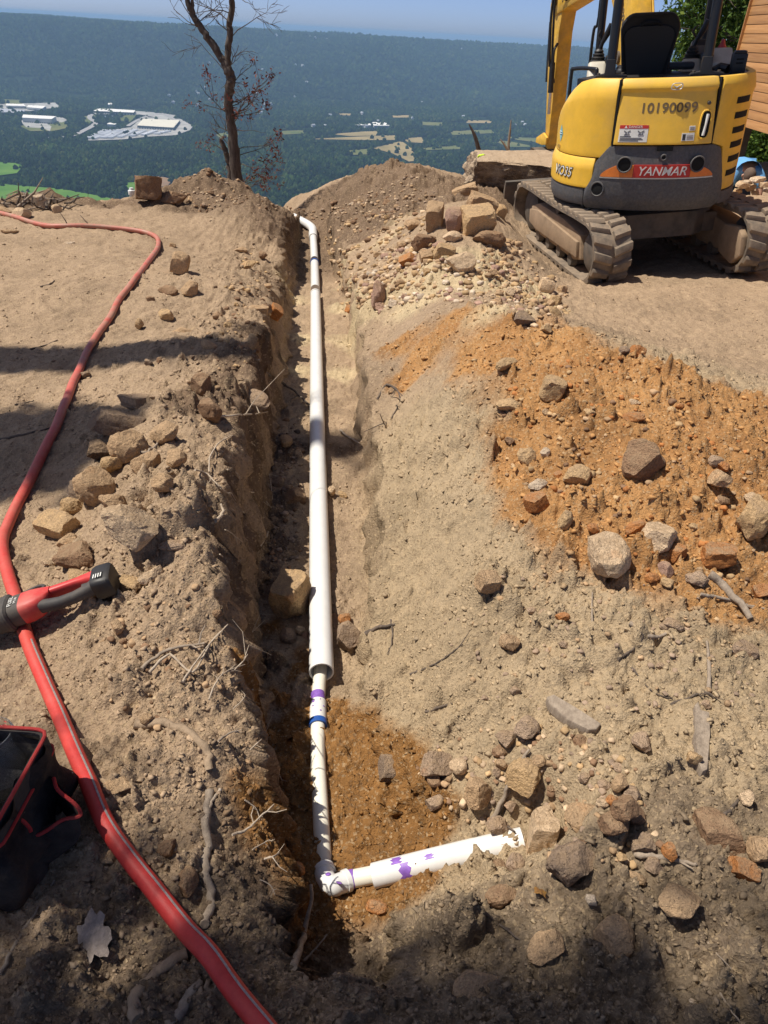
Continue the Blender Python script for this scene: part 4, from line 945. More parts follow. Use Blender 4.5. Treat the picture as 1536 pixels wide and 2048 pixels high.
# sleeve
v0, v1 = at(747, 1752, -.36), at(1046, 1680, -.245); sl_ = empty('sleeve_pipe', v0); setp(sl_, 'short thick white pipe with purple primer marks, lying crosswise below', 'pipe')
dv = v1 - v0; bend = np.array([0, 0, .004])
pipe('pipe_length', [tuple(dv * u + bend * math.sin(3.14 * u)) for u in np.linspace(0, 1, 8)], .034, M_PVC, sl_, .004)
def ringpart(u0, u1, a0, a1, r, name, par):
    d = dv / np.linalg.norm(dv); s = np.cross(d, [0, 0, 1]); s /= np.linalg.norm(s); w = np.cross(s, d); O = []; I = []
    for i in range(7):
        for_ = a0 + (a1 - a0) * i / 6; row = []; ro2 = []
        for j in range(4):
            u = u0 + (u1 - u0) * j / 3 + .012 * math.sin(i * 2.1 + j); o = s * math.sin(for_) + w * math.cos(for_); b = dv * u + bend * math.sin(3.14 * u)
            row.append(tuple(b + o * (r + .0008))); ro2.append(tuple(b + o * (r - .003)))
        O.append(row); I.append(ro2)
    MB().shell(O, I).build(name, M_PURP, par)
ringpart(.185, .25, .1, 1.5, .034, 'primer_smear', sl_); ringpart(.14, .20, -.6, .05, .034, 'primer_smear', sl_); ringpart(.36, .41, -.1, .3, .034, 'primer_smear', sl_)
# riser at the plateau edge
rp = atY(267, 408, 8.55); rs = empty('riser_pipe', rp); setp(rs, 'small white plastic riser with cap standing beside the big dark rock', 'pipe')
MB().cyl((0, 0, -.25), (0, 0, .10), .028, n=18).build('pipe_length', M_PVC, rs)
MB().lathe([(.03, .02), (.036, .02), (.036, .07), (.030, .08), (.030, .10), (.040, .10), (.040, .145), (.022, .15), (.022, .17), (0, .17)], (0, 0, 0), 'Z', 18).build('cap', M_PVC, rs, bevel=.002)

# ================================================================== RED HOSE
def hose_mat():
    m, t, b = nodes('red_hose'); co = nd(t, 'ShaderNodeTexCoord').outputs['Object']
    sx = nd(t, 'ShaderNodeSeparateXYZ'); t.links.new(co, sx.inputs[0])
    n = tnoise(t, 9, 6, .7, co).outputs[0]; n2 = tnoise(t, 60, 4, .7, co).outputs[0]
    mr = nd(t, 'ShaderNodeMapRange', n1=1.0, n2=4.2, n3=.10, n4=.66); t.links.new(sx.outputs[1], mr.inputs[0])
    f = nd(t, 'ShaderNodeMath', operation='MULTIPLY', use_clamp=True); t.links.new(mr.outputs[0], f.inputs[0]); t.links.new(ramp(t, n, [(.25, .35), (.65, 1.5)]), f.inputs[1])
    c = mixc(t, ramp(t, n2, [(.3, 0.0), (.7, 1.0)]), (.52, .012, .012), (.64, .028, .024)); c = mixc(t, f.outputs[0], c, (.40, .22, .15))
    t.links.new(c, b.inputs['Base Color']); b.inputs['Roughness'].default_value = .55; bump(t, b, n2, .0015, .5); return m
M_HRED = hose_mat(); M_STRIPE = pm('hose_stripe', (.33, .29, .27), .6, var=.3, scale=160, dust=.3)
HP = [(-70,415),(-20,425),(30,438),(75,451),(120,458),(200,459),(275,466),(308,476),(318,491),(310,512),(285,545),(262,575),(240,605),(222,640),(200,672),(180,703),(163,738),(150,770),(138,806),(118,855),(95,900),(70,952),(45,1010),(22,1062),(11,1092),(11,1122),(22,1168),(38,1216),(50,1262),(66,1312),(95,1380),(122,1440),(150,1510),(182,1585),(212,1655),(262,1728),(325,1812),(395,1905),(455,1980),(515,2055),(580,2140)]
hp = []
for a, b in HP:
    p = hit(a, b) if b < 2048 else at(a, b, 0.0); p = np.array(p); p[2] = lookup(Zs, p[0], p[1]); hp.append(p)
hp = smoothline(hp, 7); HR = .0205
sm_z = np.array([float(lookup(Z, p[0], p[1])) for p in hp]); sm_z = np.array([max(float(lookup(Z, p[0] + a_, p[1] + b_)) for a_ in (-.012, 0, .012) for b_ in (-.012, 0, .012)) for p in hp])
sm_z = np.maximum(np.convolve(np.pad(sm_z, 4, 'edge'), np.ones(9) / 9, 'valid'), sm_z - .006); sm_z = np.convolve(np.pad(sm_z, 2, 'edge'), np.ones(5) / 5, 'valid')
hp = [np.array([p[0], p[1], z + HR * .72]) for p, z in zip(hp, sm_z)]
h0 = hp[-1]; hose = empty('hose', (0, 0, 0)); setp(hose, 'long red rubber hose with a grey stripe snaking across the dirt', 'hose')
MB().tube(hp, HR, 14).build('hose_body', M_HRED, hose)
fr = frames(hp); O = []; I = []; side_a = math.radians(28)
for i, (p, t_, a, b) in enumerate(fr):
    up = Vector((0, 0, 1)); lat = t_.cross(up).normalized(); up = lat.cross(t_).normalized()
    th = side_a * (1.0 if i > len(fr) * .55 else .8); row = []; r2 = []
    for da in (-.11, 0, .11):
        d_ = lat * -math.sin(th + da) + up * math.cos(th + da); row.append(tuple(p + d_ * (HR + .0008))); r2.append(tuple(p + d_ * (HR - .003)))
    O.append(row); I.append(r2)
O, I = O[int(len(O) * .72):], I[int(len(I) * .72):]
MB().shell(O, I).build('stripe', M_STRIPE, hose)

# ================================================================== RECIPROCATING SAW lying on the bank
M_TRED = pm('tool_red', (.55, .045, .04), .45, var=.12, scale=25, dust=.35, dcol=(.45, .28, .2))
M_TBLK = pm('tool_rubber', (.045, .042, .04), .7, var=.2, scale=25, dust=.45, dcol=(.2, .16, .12))
ta, tb = hit(-40, 1285), hit(232, 1190); ta = np.array([ta[0], ta[1], ta[2] + .075]); tb = np.array([tb[0], tb[1], tb[2] + .06])
TL = np.linalg.norm(tb - ta); xd = Vector(tb - ta).normalized(); yd = Vector((0, 0, 1)).cross(xd).normalized(); zd = xd.cross(yd)
saw = empty('reciprocating_saw', ta); saw.matrix_world = Matrix(((xd.x, yd.x, zd.x, ta[0]), (xd.y, yd.y, zd.y, ta[1]), (xd.z, yd.z, zd.z, ta[2]), (0, 0, 0, 1)))
setp(saw, 'dusty red and black cordless saw lying across the hose', 'power tool')
S = TL / .52
def sv(*p): return tuple(c * S for c in p)
def loft(name, secs, mat, par, n=16, bev=0):
    v = []; f = []
    for x, cy_, cz_, ry_, rz_, e in secs:
        for k in range(n):
            a = 2 * math.pi * k / n; c, s = math.cos(a), math.sin(a)
            v.append(sv(x, cy_ + 1.06 * ry_ * math.copysign(abs(c) ** e, c), cz_ + 1.06 * rz_ * math.copysign(abs(s) ** e, s)))
    for i in range(len(secs) - 1):
        for k in range(n): f.append((i * n + k, i * n + (k + 1) % n, (i + 1) * n + (k + 1) % n, (i + 1) * n + k))
    f += [tuple(range(n)), tuple(range((len(secs) - 1) * n, len(secs) * n))]
    return MB().add(v, f).build(name, mat, par, bevel=bev)
loft('nose_boot', [(-.08, 0, 0, .030, .030, .8), (0, 0, 0, .040, .038, .75), (.04, 0, 0, .052, .048, .7), (.06, 0, 0, .056, .050, .7), (.125, 0, 0, .058, .052, .65), (.145, 0, 0, .060, .054, .65), (.152, 0, 0, .054, .048, .7)], M_TBLK, saw)
for x in (.012, .052, .128): loft('boot_rib', [(x, 0, 0, .0595 if x > .04 else .047, .0535 if x > .04 else .043, .68), (x + .006, 0, 0, .061 if x > .04 else .048, .055 if x > .04 else .044, .68), (x + .012, 0, 0, .0595 if x > .04 else .049, .0535 if x > .04 else .045, .68)], M_TBLK, saw)
loft('gear_case', [(.15, 0, 0, .050, .046, .7), (.175, .0, 0, .050, .046, .65), (.195, .0, 0, .048, .044, .65)], M_TBLK, saw)
loft('motor_housing', [(.193, 0, 0, .051, .045, .6), (.22, .002, 0, .050, .044, .55), (.25, .006, 0, .046, .040, .55), (.275, .018, .0, .034, .034, .6), (.29, .03, 0, .022, .03, .6)], M_TRED, saw)
loft('rear_spine', [(.245, .028, 0, .018, .030, .6), (.30, .036, 0, .014, .026, .55), (.38, .040, 0, .014, .026, .55), (.43, .038, .0, .02, .030, .55), (.475, .030, 0, .030, .036, .5)], M_TRED, saw)
loft('handle_grip', [(.255, -.020, 0, .020, .024, .75), (.29, -.028, 0, .019, .022, .8), (.33, -.034, 0, .018, .021, .85), (.38, -.030, 0, .018, .021, .85), (.42, -.018, 0, .019, .022, .8), (.455, -.004, 0, .026, .028, .7)], M_TBLK, saw, 14)
loft('trigger', [(.405, .015, 0, .012, .010, .7), (.43, .012, 0, .014, .012, .7), (.445, .005, 0, .012, .012, .7)], M_TBLK, saw, 10)
bt = empty('battery', (0, 0, 0), parent=saw); loft('battery_case', [(.455, .012, 0, .050, .040, .45), (.47, .012, 0, .055, .043, .4), (.515, .01, 0, .055, .043, .4), (.525, .01, 0, .048, .038, .45)], M_BLK, bt, 20)
loft('battery_gauge', [(.468, -.010, .04, .018, .004, .4), (.505, -.010, .042, .018, .004, .4)], M_VOID, bt, 10)
for k in range(4): MB().box(sv(.472 + k * .009, -.012, .0490), sv(.004, .022, .001)).build('gauge_mark', M_WHT, bt)
MB().tube([sv(*p) for p in smoothline([(.15, .050, .02), (.19, .066, .02), (.235, .078, .02), (.262, .068, .02), (.25, .050, .02)], 5)], .006 * S, 8).build('hanging_hook', M_TBLK, saw)
put = lambda x, y, d: sv(.172 - y, -.012 + x, .0475 + d * .3)
put_text('tool_lettering', 'FUEL', .020, lambda x, y, d: sv(.165 - y * 1.0, -.005 + x, .0495 + d * .2), M_WHT, saw, width=.05)
put_text('tool_lettering', 'M18', .013, lambda x, y, d: sv(.182 - y * 1.0, -.005 + x, .0492 + d * .2), M_WHT, saw, width=.03)
M_LOGO = pm('logo_grey', (.25, .24, .22), .6); 
lg = [sv(.105 + a, -.012 + b, .0565) for a, b in ((-.012, -.016), (.012, -.016), (.012, .016), (-.012, .016), (-.012, -.016))]; MB().tube(lg, .0018, 5).build('boot_logo', M_LOGO, saw)

# ================================================================== TOOL BAG with jar
def fabric(name, col, dust):
    m, t, b = nodes(name); co = nd(t, 'ShaderNodeTexCoord').outputs['Object']
    n = tnoise(t, 7, 5, .7, co).outputs[0]; w = tnoise(t, 420, 2, .5, co).outputs[0]
    c = mixc(t, ramp(t, n, [(.35, 0.0), (.75, dust)]), col, (.22, .17, .13)); t.links.new(c, b.inputs['Base Color'])
    b.inputs['Roughness'].default_value = .9; b.inputs['Specular IOR Level'].default_value = .1
    q = bump(t, b, tnoise(t, 14, 4, .6, co).outputs[0], .02, .6); bump(t, b, w, .0015, .5, q); return m
M_BAG = fabric('black_canvas', (.014, .0125, .0145), .35); M_BAGR = fabric('red_piping', (.42, .035, .035), .35); M_BAGT = fabric('webbing', (.035, .035, .037), .45); M_BAGI = fabric('bag_lining', (.16, .14, .11), .5)
zr = .27
C1 = np.array(at(97, 1466, zr)); C2 = np.array(at(-18, 1672, zr)); C0 = np.array(at(-190, 1448, zr)); C3 = C0 + (C2 - C1)
bagc = (C0 + C1 + C2 + C3) / 4; bag = empty('tool_bag', (bagc[0], bagc[1], 0)); setp(bag, 'open black canvas tool bag with red piping standing on the dirt', 'bag')
ring = []
NB = 64
cs_ = [C0, C1, C2, C3]
for i in range(NB):
    u = i / NB * 4; k = int(u); w = u - k; ring.append(cs_[k] * (1 - w) + cs_[(k + 1) % 4] * w)
ring = np.array(ring)
for _ in range(2): ring = (np.roll(ring, 1, 0) + ring * 2 + np.roll(ring, -1, 0)) / 4
cen = ring.mean(0)
rg = np.random.default_rng(8)
levels = [0.0, .02, .06, .10, .14, .18, .215, .245, .27]; V = []
for li, z in enumerate(levels):
    k = [.93, 1.06, 1.12, 1.12, 1.09, 1.06, 1.03, 1.0, 1.0][li]
    for i in range(NB):
        p = cen + (ring[i] - cen) * k; wob = .034 * noise3(np.array([i * .23]), np.array([z * 14.0]), np.array([3.3]), 4)[0] * (1 if z > .01 else .2)
        d = ring[i] - cen; d = d / np.linalg.norm(d); p = p + d * wob; g = gz(p[0], p[1]); V.append((p[0] - bagc[0], p[1] - bagc[1], z + (g - .008) * max(0, 1 - z / .1)))
F_ = [(l * NB + i, l * NB + (i + 1) % NB, (l + 1) * NB + (i + 1) % NB, (l + 1) * NB + i) for l in range(len(levels) - 1) for i in range(NB)]
inner = []
for li, z in enumerate([.27, .22, .15, .06]):
    for i in range(NB):
        p = cen + (ring[i] - cen) * [.965, .95, .95, .93][li]; inner.append((p[0] - bagc[0], p[1] - bagc[1], z))
nb0 = len(V)
bagm = MB().add(V, F_); bagm.f.append(tuple(range(NB - 1, -1, -1))); bagm.build('bag_body', M_BAG, bag, angle=60)
mi = MB().add(inner, [(l * NB + (i + 1) % NB, l * NB + i, (l + 1) * NB + i, (l + 1) * NB + (i + 1) % NB) for l in range(3) for i in range(NB)] + [tuple(range(3 * NB, 4 * NB))]); mi.build('lining', M_BAGI, bag)
def rimline(k, z, i0=0, i1=NB + 1): return [tuple(np.array([*(cen + (ring[i % NB] - cen) * k)[:2], z]) - np.array([bagc[0], bagc[1], 0])) for i in range(i0, i1)]
O = [[(x, y, z) for z, (x, y, _) in zip((.228, .25, .275), (a, b, c))] for a, b, c in zip(rimline(1.035, 0), rimline(1.03, 0), rimline(1.015, 0))]
I = [[(x, y, z) for z, (x, y, _) in zip((.228, .25, .275), (a, b, c))] for a, b, c in zip(rimline(.955, 0), rimline(.955, 0), rimline(.958, 0))]
MB().shell(O, I).build('zipper_band', M_BAGT, bag)
MB().tube(rimline(1.012, .279), .0042, 7, cap=False).build('piping', M_BAGR, bag); MB().tube(rimline(1.045, .226), .004, 6, cap=False).build('piping', M_BAGR, bag)
# pocket flap with red edge on the right face
def bp_(px, py, z): return np.array(at(px, py, z)) - np.array([bagc[0], bagc[1], 0])
fl = [(107, 1556, .19), (116, 1580, .185), (150, 1608, .16), (161, 1626, .135), (155, 1634, .13), (125, 1640, .13), (95, 1660, .125), (70, 1672, .125), (45, 1672, .13), (15, 1668, .14), (10, 1680, .13), (28, 1697, .11)]
MB().tube([tuple(p) for p in smoothline([bp_(*q) for q in fl], 5)], .0042, 7).build('piping', M_BAGR, bag)
pk = [(107, 1556, .19), (150, 1608, .16), (158, 1632, .13), (95, 1660, .125), (20, 1672, .135)]; low = [(112, 1600, .10), (150, 1650, .06), (150, 1690, .03), (95, 1730, .02), (30, 1780, .01)]
O = [[tuple(bp_(*a)), tuple((bp_(*a) + bp_(*b)) / 2 + np.array([.012, -.006, 0])), tuple(bp_(*b))] for a, b in zip(pk, low)]; I = [[tuple(np.array(p) + np.array([-.012, .006, 0])) for p in r] for r in O]
MB().shell(O, I).build('pocket', M_BAG, bag)
fl2 = [(30, 1652, .185), (42, 1640, .19), (58, 1655, .17), (62, 1664, .165)]; MB().tube([tuple(p) for p in smoothline([bp_(*q) for q in fl2], 5)], .004, 7).build('piping', M_BAGR, bag)
# jar
jm, t, b = nodes('clear_plastic'); b.inputs['Base Color'].default_value = (.86, .87, .88, 1); b.inputs['Roughness'].default_value = .12; b.inputs['Transmission Weight'].default_value = .92; b.inputs['IOR'].default_value = 1.25
jp = np.array(at(15, 1560, .10)); jar = empty('plastic_jar', (jp[0], jp[1], .09)); setp(jar, 'clear plastic jar with threaded rim inside the open bag', 'jar')
MB().lathe([(.001, .0), (.058, .0), (.062, .008), (.062, .12), (.055, .135), (.048, .142), (.048, .150), (.051, .153), (.048, .156), (.048, .162), (.051, .165), (.048, .168), (.048, .178), (.045, .178), (.045, .14), (.053, .128), (.058, .118), (.058, .01), (.001, .006)], (0, 0, 0), 'Z', 40).build('jar_wall', jm, jar)
MB().lathe([(.001, .01), (.056, .01), (.056, .05), (.001, .052)], (0, 0, 0), 'Z', 24).build('jar_contents', pm('screws', (.22, .20, .18), .5, .4, var=.5, scale=120, bmp=.01, bscale=150), jar)
MB().cyl((.01, .01, .05), (-.02, .02, .165), .0025, n=6).build('swab', M_WHT, jar)
# ================================================================== ROCKS
def rock_mat():
    m, t, b = nodes('rock'); oi = nd(t, 'ShaderNodeObjectInfo'); co = nd(t, 'ShaderNodeTexCoord').outputs['Object']
    mp = nd(t, 'ShaderNodeVectorMath', operation='ADD'); t.links.new(co, mp.inputs[0])
    cx = nd(t, 'ShaderNodeMath', operation='MULTIPLY', n1=37.0); t.links.new(oi.outputs['Random'], cx.inputs[0])
    t.links.new(cx.outputs[0], mp.inputs[1]); co = mp.outputs[0]
    n1 = tnoise(t, 9, 6, .7, co).outputs[0]; n2 = tnoise(t, 34, 5, .7, co).outputs[0]; n3 = tnoise(t, 120, 4, .7, co).outputs[0]
    c = oi.outputs['Color']
    c = mixc(t, ramp(t, n1, [(.35, 0.0), (.62, .55)]), c, mixc(t, 1.0, c, (1.22, 1.22, 1.20), 'MULTIPLY'))
    c = mixc(t, ramp(t, n2, [(.55, 0.0), (.72, .75)]), c, (.36, .25, .15))
    c = mixc(t, ramp(t, n1, [(.60, 0.0), (.74, .6)]), c, mixc(t, 1.0, c, (1.15, .75, .5), 'MULTIPLY'))
    c = mixc(t, 1.0, c, ramp(t, n3, [(.28, .62), (.62, 1.12)]), 'MULTIPLY')
    g = nd(t, 'ShaderNodeNewGeometry'); sx = nd(t, 'ShaderNodeSeparateXYZ'); t.links.new(g.outputs['Normal'], sx.inputs[0])          # dust settles on top
    du = nd(t, 'ShaderNodeMath', operation='MULTIPLY'); t.links.new(ramp(t, sx.outputs[2], [(.35, 0.0), (.95, .75)]), du.inputs[0]); t.links.new(ramp(t, n2, [(.35, .15), (.6, 1.0)]), du.inputs[1])
    c = mixc(t, du.outputs[0], c, (.40, .275, .165))
    t.links.new(c, b.inputs['Base Color']); b.inputs['Roughness'].default_value = .95; b.inputs['Specular IOR Level'].default_value = .12
    q = bump(t, b, n2, .03, .8); bump(t, b, n3, .010, .8, q); return m
M_ROCK = rock_mat()
def ico(sub):
    bm = bmesh.new(); bmesh.ops.create_icosphere(bm, subdivisions=sub, radius=1); v = np.array([p.co[:] for p in bm.verts]); f = np.array([[q.index for q in p.verts] for p in bm.faces]); bm.free(); return v, f
ICO1, ICO2, ICO3, ICO4 = ico(1), ico(2), ico(3), ico(4)
def rock_shape(seed, sub=3, cuts=11, block=.0, nz=.10):
    r = np.random.default_rng(seed); v, f = {1: ICO1, 2: ICO2, 3: ICO3, 4: ICO4, 5: ico(5) if sub == 5 else None}[sub]; v = v.copy()
    n = r.normal(size=(cuts, 3)); n /= np.linalg.norm(n, axis=1)[:, None]
    if block > 0:
        q, _ = np.linalg.qr(r.normal(size=(3, 3)) * .25 + np.eye(3)); n = np.vstack([q, -q, n]); d = np.concatenate([r.uniform(.55, .75, 6), r.uniform(.72, .98, cuts)])
    else: d = r.uniform(.52, .92, cuts)
    for k in range(len(n)):
        s = v @ n[k] - d[k]; v -= np.maximum(s, 0)[:, None] * n[k] * .96
    o = r.uniform(0, 50, 3)
    v *= 1 + nz * (noise3(v[:, 0] * 1.7 + o[0], v[:, 1] * 1.7 + o[1], v[:, 2] * 1.7 + o[2], seed % 97) + .5 * noise3(v[:, 0] * 4.5 + o[0], v[:, 1] * 4.5 + o[1], v[:, 2] * 4.5 + o[2], 5) + (.42 * noise3(v[:, 0] * 11 + o[0], v[:, 1] * 11, v[:, 2] * 11, 7) if sub > 2 else 0) + (.22 * noise3(v[:, 0] * 24 + o[0], v[:, 1] * 24, v[:, 2] * 24, 9) if sub > 3 else 0))[:, None]
    v -= (v.max(0) + v.min(0)) / 2; v /= np.ptp(v, axis=0) / 2
    return v, f
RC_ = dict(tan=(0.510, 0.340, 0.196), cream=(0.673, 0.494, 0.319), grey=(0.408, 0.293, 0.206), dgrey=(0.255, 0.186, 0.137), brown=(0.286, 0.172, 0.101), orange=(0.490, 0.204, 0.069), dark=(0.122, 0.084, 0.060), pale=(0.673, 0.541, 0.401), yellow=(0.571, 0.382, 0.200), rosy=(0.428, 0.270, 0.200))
ROCKS = []; RPX = []
def rock(px, py, w, h, col, label=None, flat=.8, seed=None, sink=.22, block=0, tilt=.25, group=None, turn=None, sub=3, dist=None, name='rock'):
    """px,py: middle of the stone in the photograph; w,h: its size there in pixels"""
    seed = seed if seed is not None else len(ROCKS) * 13 + 7
    r = np.random.default_rng(seed)
    foot = hit(px, py + h * .30) if dist is None else atY(px, py + h * .3, dist)
    s = depth(foot) / F; sx = w * s / 2; sz = h * s / 2 * flat * 1.05; sy = max(.6 * sx, min(1.3 * sx, h * s / 2 * 1.0))
    v, f = rock_shape(seed, 4 if (w > 44 and sub == 3) else sub, 10, block)
    me = mesh_of(name, v * np.array([sx, sy, sz]), f, True, 20)
    g = max(gz(foot[0], foot[1] + sy * .5), foot[2] - .05) if dist is None else foot[2]
    o = link(name, me, M_ROCK, None, (foot[0], foot[1] + sy * .45, g + sz * (1 - 2 * sink)), (r.normal() * tilt * .6, r.normal() * tilt * .6, r.normal() * .3 if turn is None else turn))
    c = np.array(RC_[col]) * r.uniform(.9, 1.1); o.color = (*c, 1)
    setp(o, label, 'rock', group); ROCKS.append(o); RPX.append((px, py)); return o
# --- left bank
rock(265, 1102, 112, 96, 'cream', 'largest pale tan boulder on the left bank, above the cordless saw', 1.0, 11, .15, sub=4)
rock(233, 1028, 66, 64, 'tan', 'grey-topped rock balanced just above the largest left bank boulder', .95, 12, .1)
rock(190, 992, 78, 80, 'tan', 'upright tan rock on the left bank beside a grey-topped one', 1.0, 13, .15)
rock(115, 1062, 86, 58, 'yellow', 'angular yellow-tan rock lowest on the left bank, near the hose', .9, 14, .12, block=1)
rock(143, 1016, 52, 42, 'yellow', 'small tan rock right behind the lowest angular left bank rock', .9, 15)
rock(256, 908, 80, 66, 'tan', 'rounded tan rock under a grey root on the left bank', .95, 16)
rock(193, 965, 36, 40, 'brown', 'small knobbly stone perched on top of an upright tan rock', 1, 17)
rock(292, 936, 58, 50, 'tan', 'dusty tan lump half sunk in the left bank crest', .9, 18, .35)
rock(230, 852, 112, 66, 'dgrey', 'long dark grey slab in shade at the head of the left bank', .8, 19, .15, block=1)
rock(275, 806, 82, 36, 'grey', 'flat grey slab lying behind the long dark slab', .8, 20, .2, block=1)
rock(175, 1168, 104, 44, 'yellow', 'flat sandy yellow rock directly behind the cordless saw', .8, 21, .2)
rock(150, 1120, 96, 66, 'brown', 'dull brown clod left of the largest bank boulder', .9, 22, .3)
rock(420, 824, 52, 48, 'brown', 'shaded wedge-shaped rock on the trench edge below the grey slab', 1, 23, .2)
rock(500, 778, 88, 46, 'grey', 'smooth grey slab hanging over the left trench edge', .75, 24, .25)
rock(400, 776, 46, 44, 'brown', 'brown rock at the edge of the long trunk shadow', .9, 25, .2)
rock(330, 872, 62, 46, 'tan', 'half shaded tan rock between dark slab and trench edge', .9, 26, .25)
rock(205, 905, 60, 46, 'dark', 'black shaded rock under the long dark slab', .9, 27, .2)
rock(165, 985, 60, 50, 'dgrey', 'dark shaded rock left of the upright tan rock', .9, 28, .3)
rock(97, 1132, 30, 18, 'cream', 'small pale pebble-like stone beside the hose bend', .9, 29)
rock(262, 1168, 48, 26, 'yellow', 'sandy lump at the battery end of the saw', .9, 30, .3)
rock(345, 1085, 60, 34, 'grey', 'flat grey-brown stone on the bank right of the boulder', .7, 31, .35)
rock(330, 1010, 46, 40, 'tan', 'tan rock half buried in the bank right of the upright rock', .9, 32, .3)
rock(225, 940, 44, 38, 'yellow', 'yellowish rock between the rounded tan rock and the knobbly stone', .95, 33, .2)
rock(300, 1150, 56, 34, 'cream', 'pale lump on the bank just below the largest boulder', .9, 34, .25)
rock(135, 1090, 44, 34, 'tan', 'small tan rock in front of the lowest angular bank rock', .9, 35, .2)
rock(350, 925, 44, 40, 'tan', 'dusty rock on the crest of the left bank by the trench edge', .9, 36, .3)
# --- plateau
rock(360, 535, 38, 40, 'tan', 'upright block of tan stone standing alone on the plateau', 1.05, 41, .05, block=1, tilt=.05)
rock(378, 582, 38, 30, 'tan', 'pyramid-shaped tan stone on the plateau near the trench', 1, 42, .12)
rock(336, 580, 42, 20, 'brown', 'flat brown clod in front of the upright block', .8, 43, .2)
rock(332, 636, 30, 22, 'yellow', 'small angular tan stone right of the hose, mid plateau', .95, 44, .1, block=1)
rock(278, 653, 18, 22, 'yellow', 'smallest upright stone on the plateau beside the hose', 1, 45, .1)
rock(368, 655, 50, 24, 'tan', 'dusty flat stone half buried in the plateau', .7, 46, .4)
rock(415, 688, 42, 30, 'tan', 'dusty stone buried near the trench rim', .7, 47, .4)
rock(302, 605, 18, 13, 'brown', 'dark little stone between hose and upright block', .9, 48)
rock(297, 726, 18, 14, 'dgrey', 'small dark stone on the edge of the long shadow', .9, 49)
rock(320, 722, 16, 12, 'brown', 'smaller brown stone right of the dark one at the shadow edge', .9, 50)
rock(168, 748, 22, 18, 'grey', 'grey stone lying against the hose in the shadow', .9, 51)
rock(345, 492, 14, 11, 'tan', 'tiny tan stone behind the upright block', .9, 52)
rock(137, 482, 24, 8, 'pale', 'flat whitish stone on the far plateau left', .6, 53, .3)
rock(478, 500, 32, 14, 'tan', 'group of flat stones near the far trench rim', .8, 54, .3)
rock(490, 535, 48, 20, 'yellow', 'flat yellowish ledge stone at the far trench rim', .7, 55, .3)
rock(515, 624, 48, 30, 'tan', 'orange-tan ledge stone jutting from the left trench wall', .8, 56, .25, block=1)
rock(552, 642, 30, 36, 'orange', 'orange stone below the ledge stone in the trench wall', 1, 57, .25, block=1)
rock(525, 514, 18, 16, 'brown', 'brown stone on the far left trench lip', .9, 58)
rock(299, 398, 60, 44, 'brown', 'big dark brown boulder at the plateau edge beside white riser', 1.05, 59, .1, block=1, tilt=.08)
rock(345, 398, 60, 26, 'brown', 'earthy lump right of the plateau edge boulder', .9, 60, .3)
rock(43, 430, 36, 24, 'cream', 'pale boulder by the root pile at far left', .95, 61, .15)
rock(83, 408, 26, 34, 'pale', 'upright whitish stone in the root pile', 1, 62, .1)
rock(112, 420, 20, 20, 'cream', 'small pale stone right of the root pile', .9, 63, .15)
rock(8, 420, 30, 18, 'tan', 'tan stone cut by the left picture edge at the root pile', .8, 64, .2)
rock(18, 462, 34, 12, 'tan', 'flat stone left of the hose at the far left edge', .6, 65, .3)
# --- trench floor
rock(579, 1203, 84, 92, 'yellow', 'big squarish sand-coloured block wedged against the white pipe', .95, 71, .1, block=1, tilt=.06, turn=.08, sub=4)
rock(697, 1288, 52, 56, 'grey', 'rounded grey-brown stone right of the casing mouth', 1, 72, .12)
rock(688, 1243, 26, 24, 'orange', 'crumbly rust-coloured lump just above the rounded grey stone', 1, 73, .15)
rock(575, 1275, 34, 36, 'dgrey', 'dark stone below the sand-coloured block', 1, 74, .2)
rock(600, 1262, 20, 20, 'cream', 'small pale stone jammed under the block beside the pipe', 1, 75, .2)
rock(612, 1268, 18, 24, 'rosy', 'pinkish pebble against the pipe under the block', 1, 76, .2)
rock(572, 895, 28, 26, 'tan', 'lone tan stone in the shaded trench left of the pipe', 1, 77, .15)
rock(598, 905, 24, 16, 'brown', 'brown stone beside the lone tan one in the shaded trench', .9, 78, .2)
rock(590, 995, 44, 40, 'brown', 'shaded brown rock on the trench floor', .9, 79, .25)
rock(663, 990, 16, 22, 'cream', 'pale stone right against the pipe in the trench', 1, 80, .2)
rock(685, 990, 22, 16, 'yellow', 'flat yellow stone at the foot of the right slope', .7, 81, .2)
rock(700, 627, 22, 18, 'orange', 'rusty stone at the foot of the pale scree', .9, 82, .2)
rock(755, 598, 30, 48, 'rosy', 'upright reddish slab leaning on the pale slope', 1.1, 83, .2)
rock(595, 1768, 32, 30, 'orange', 'orange stone left of the elbow fitting', 1, 84, .2)
rock(752, 1818, 46, 28, 'orange', 'bright orange clod just in front of the sleeve pipe', .9, 85, .3)
# --- boulder pile by the excavator
rock(930, 384, 56, 24, 'tan', 'tan boulder topping the pile under the giant boulder', .9, 101, .2, block=1)
rock(965, 408, 64, 34, 'tan', 'broad tan boulder second from the top of the pile', .9, 102, .2, block=1)
rock(953, 455, 68, 58, 'yellow', 'biggest yellowish boulder in the middle of the pile', .95, 103, .12, block=1, sub=4)
rock(868, 446, 38, 54, 'tan', 'tall tan boulder left of the biggest yellowish one', 1.05, 104, .15, block=1)
rock(978, 482, 80, 36, 'brown', 'low brown boulder in front of the biggest yellowish one', .9, 105, .2)
rock(906, 448, 40, 50, 'rosy', 'pinkish boulder between the tall and the biggest one', 1, 106, .2)
rock(815, 524, 38, 26, 'orange', 'orange-brown block low on the left of the pile', .9, 107, .15, block=1)
rock(851, 516, 34, 28, 'tan', 'tan block beside the orange-brown block of the pile', .9, 108, .15, block=1)
rock(888, 508, 42, 34, 'yellow', 'yellow angular rock below the tall boulder', .95, 109, .15, block=1)
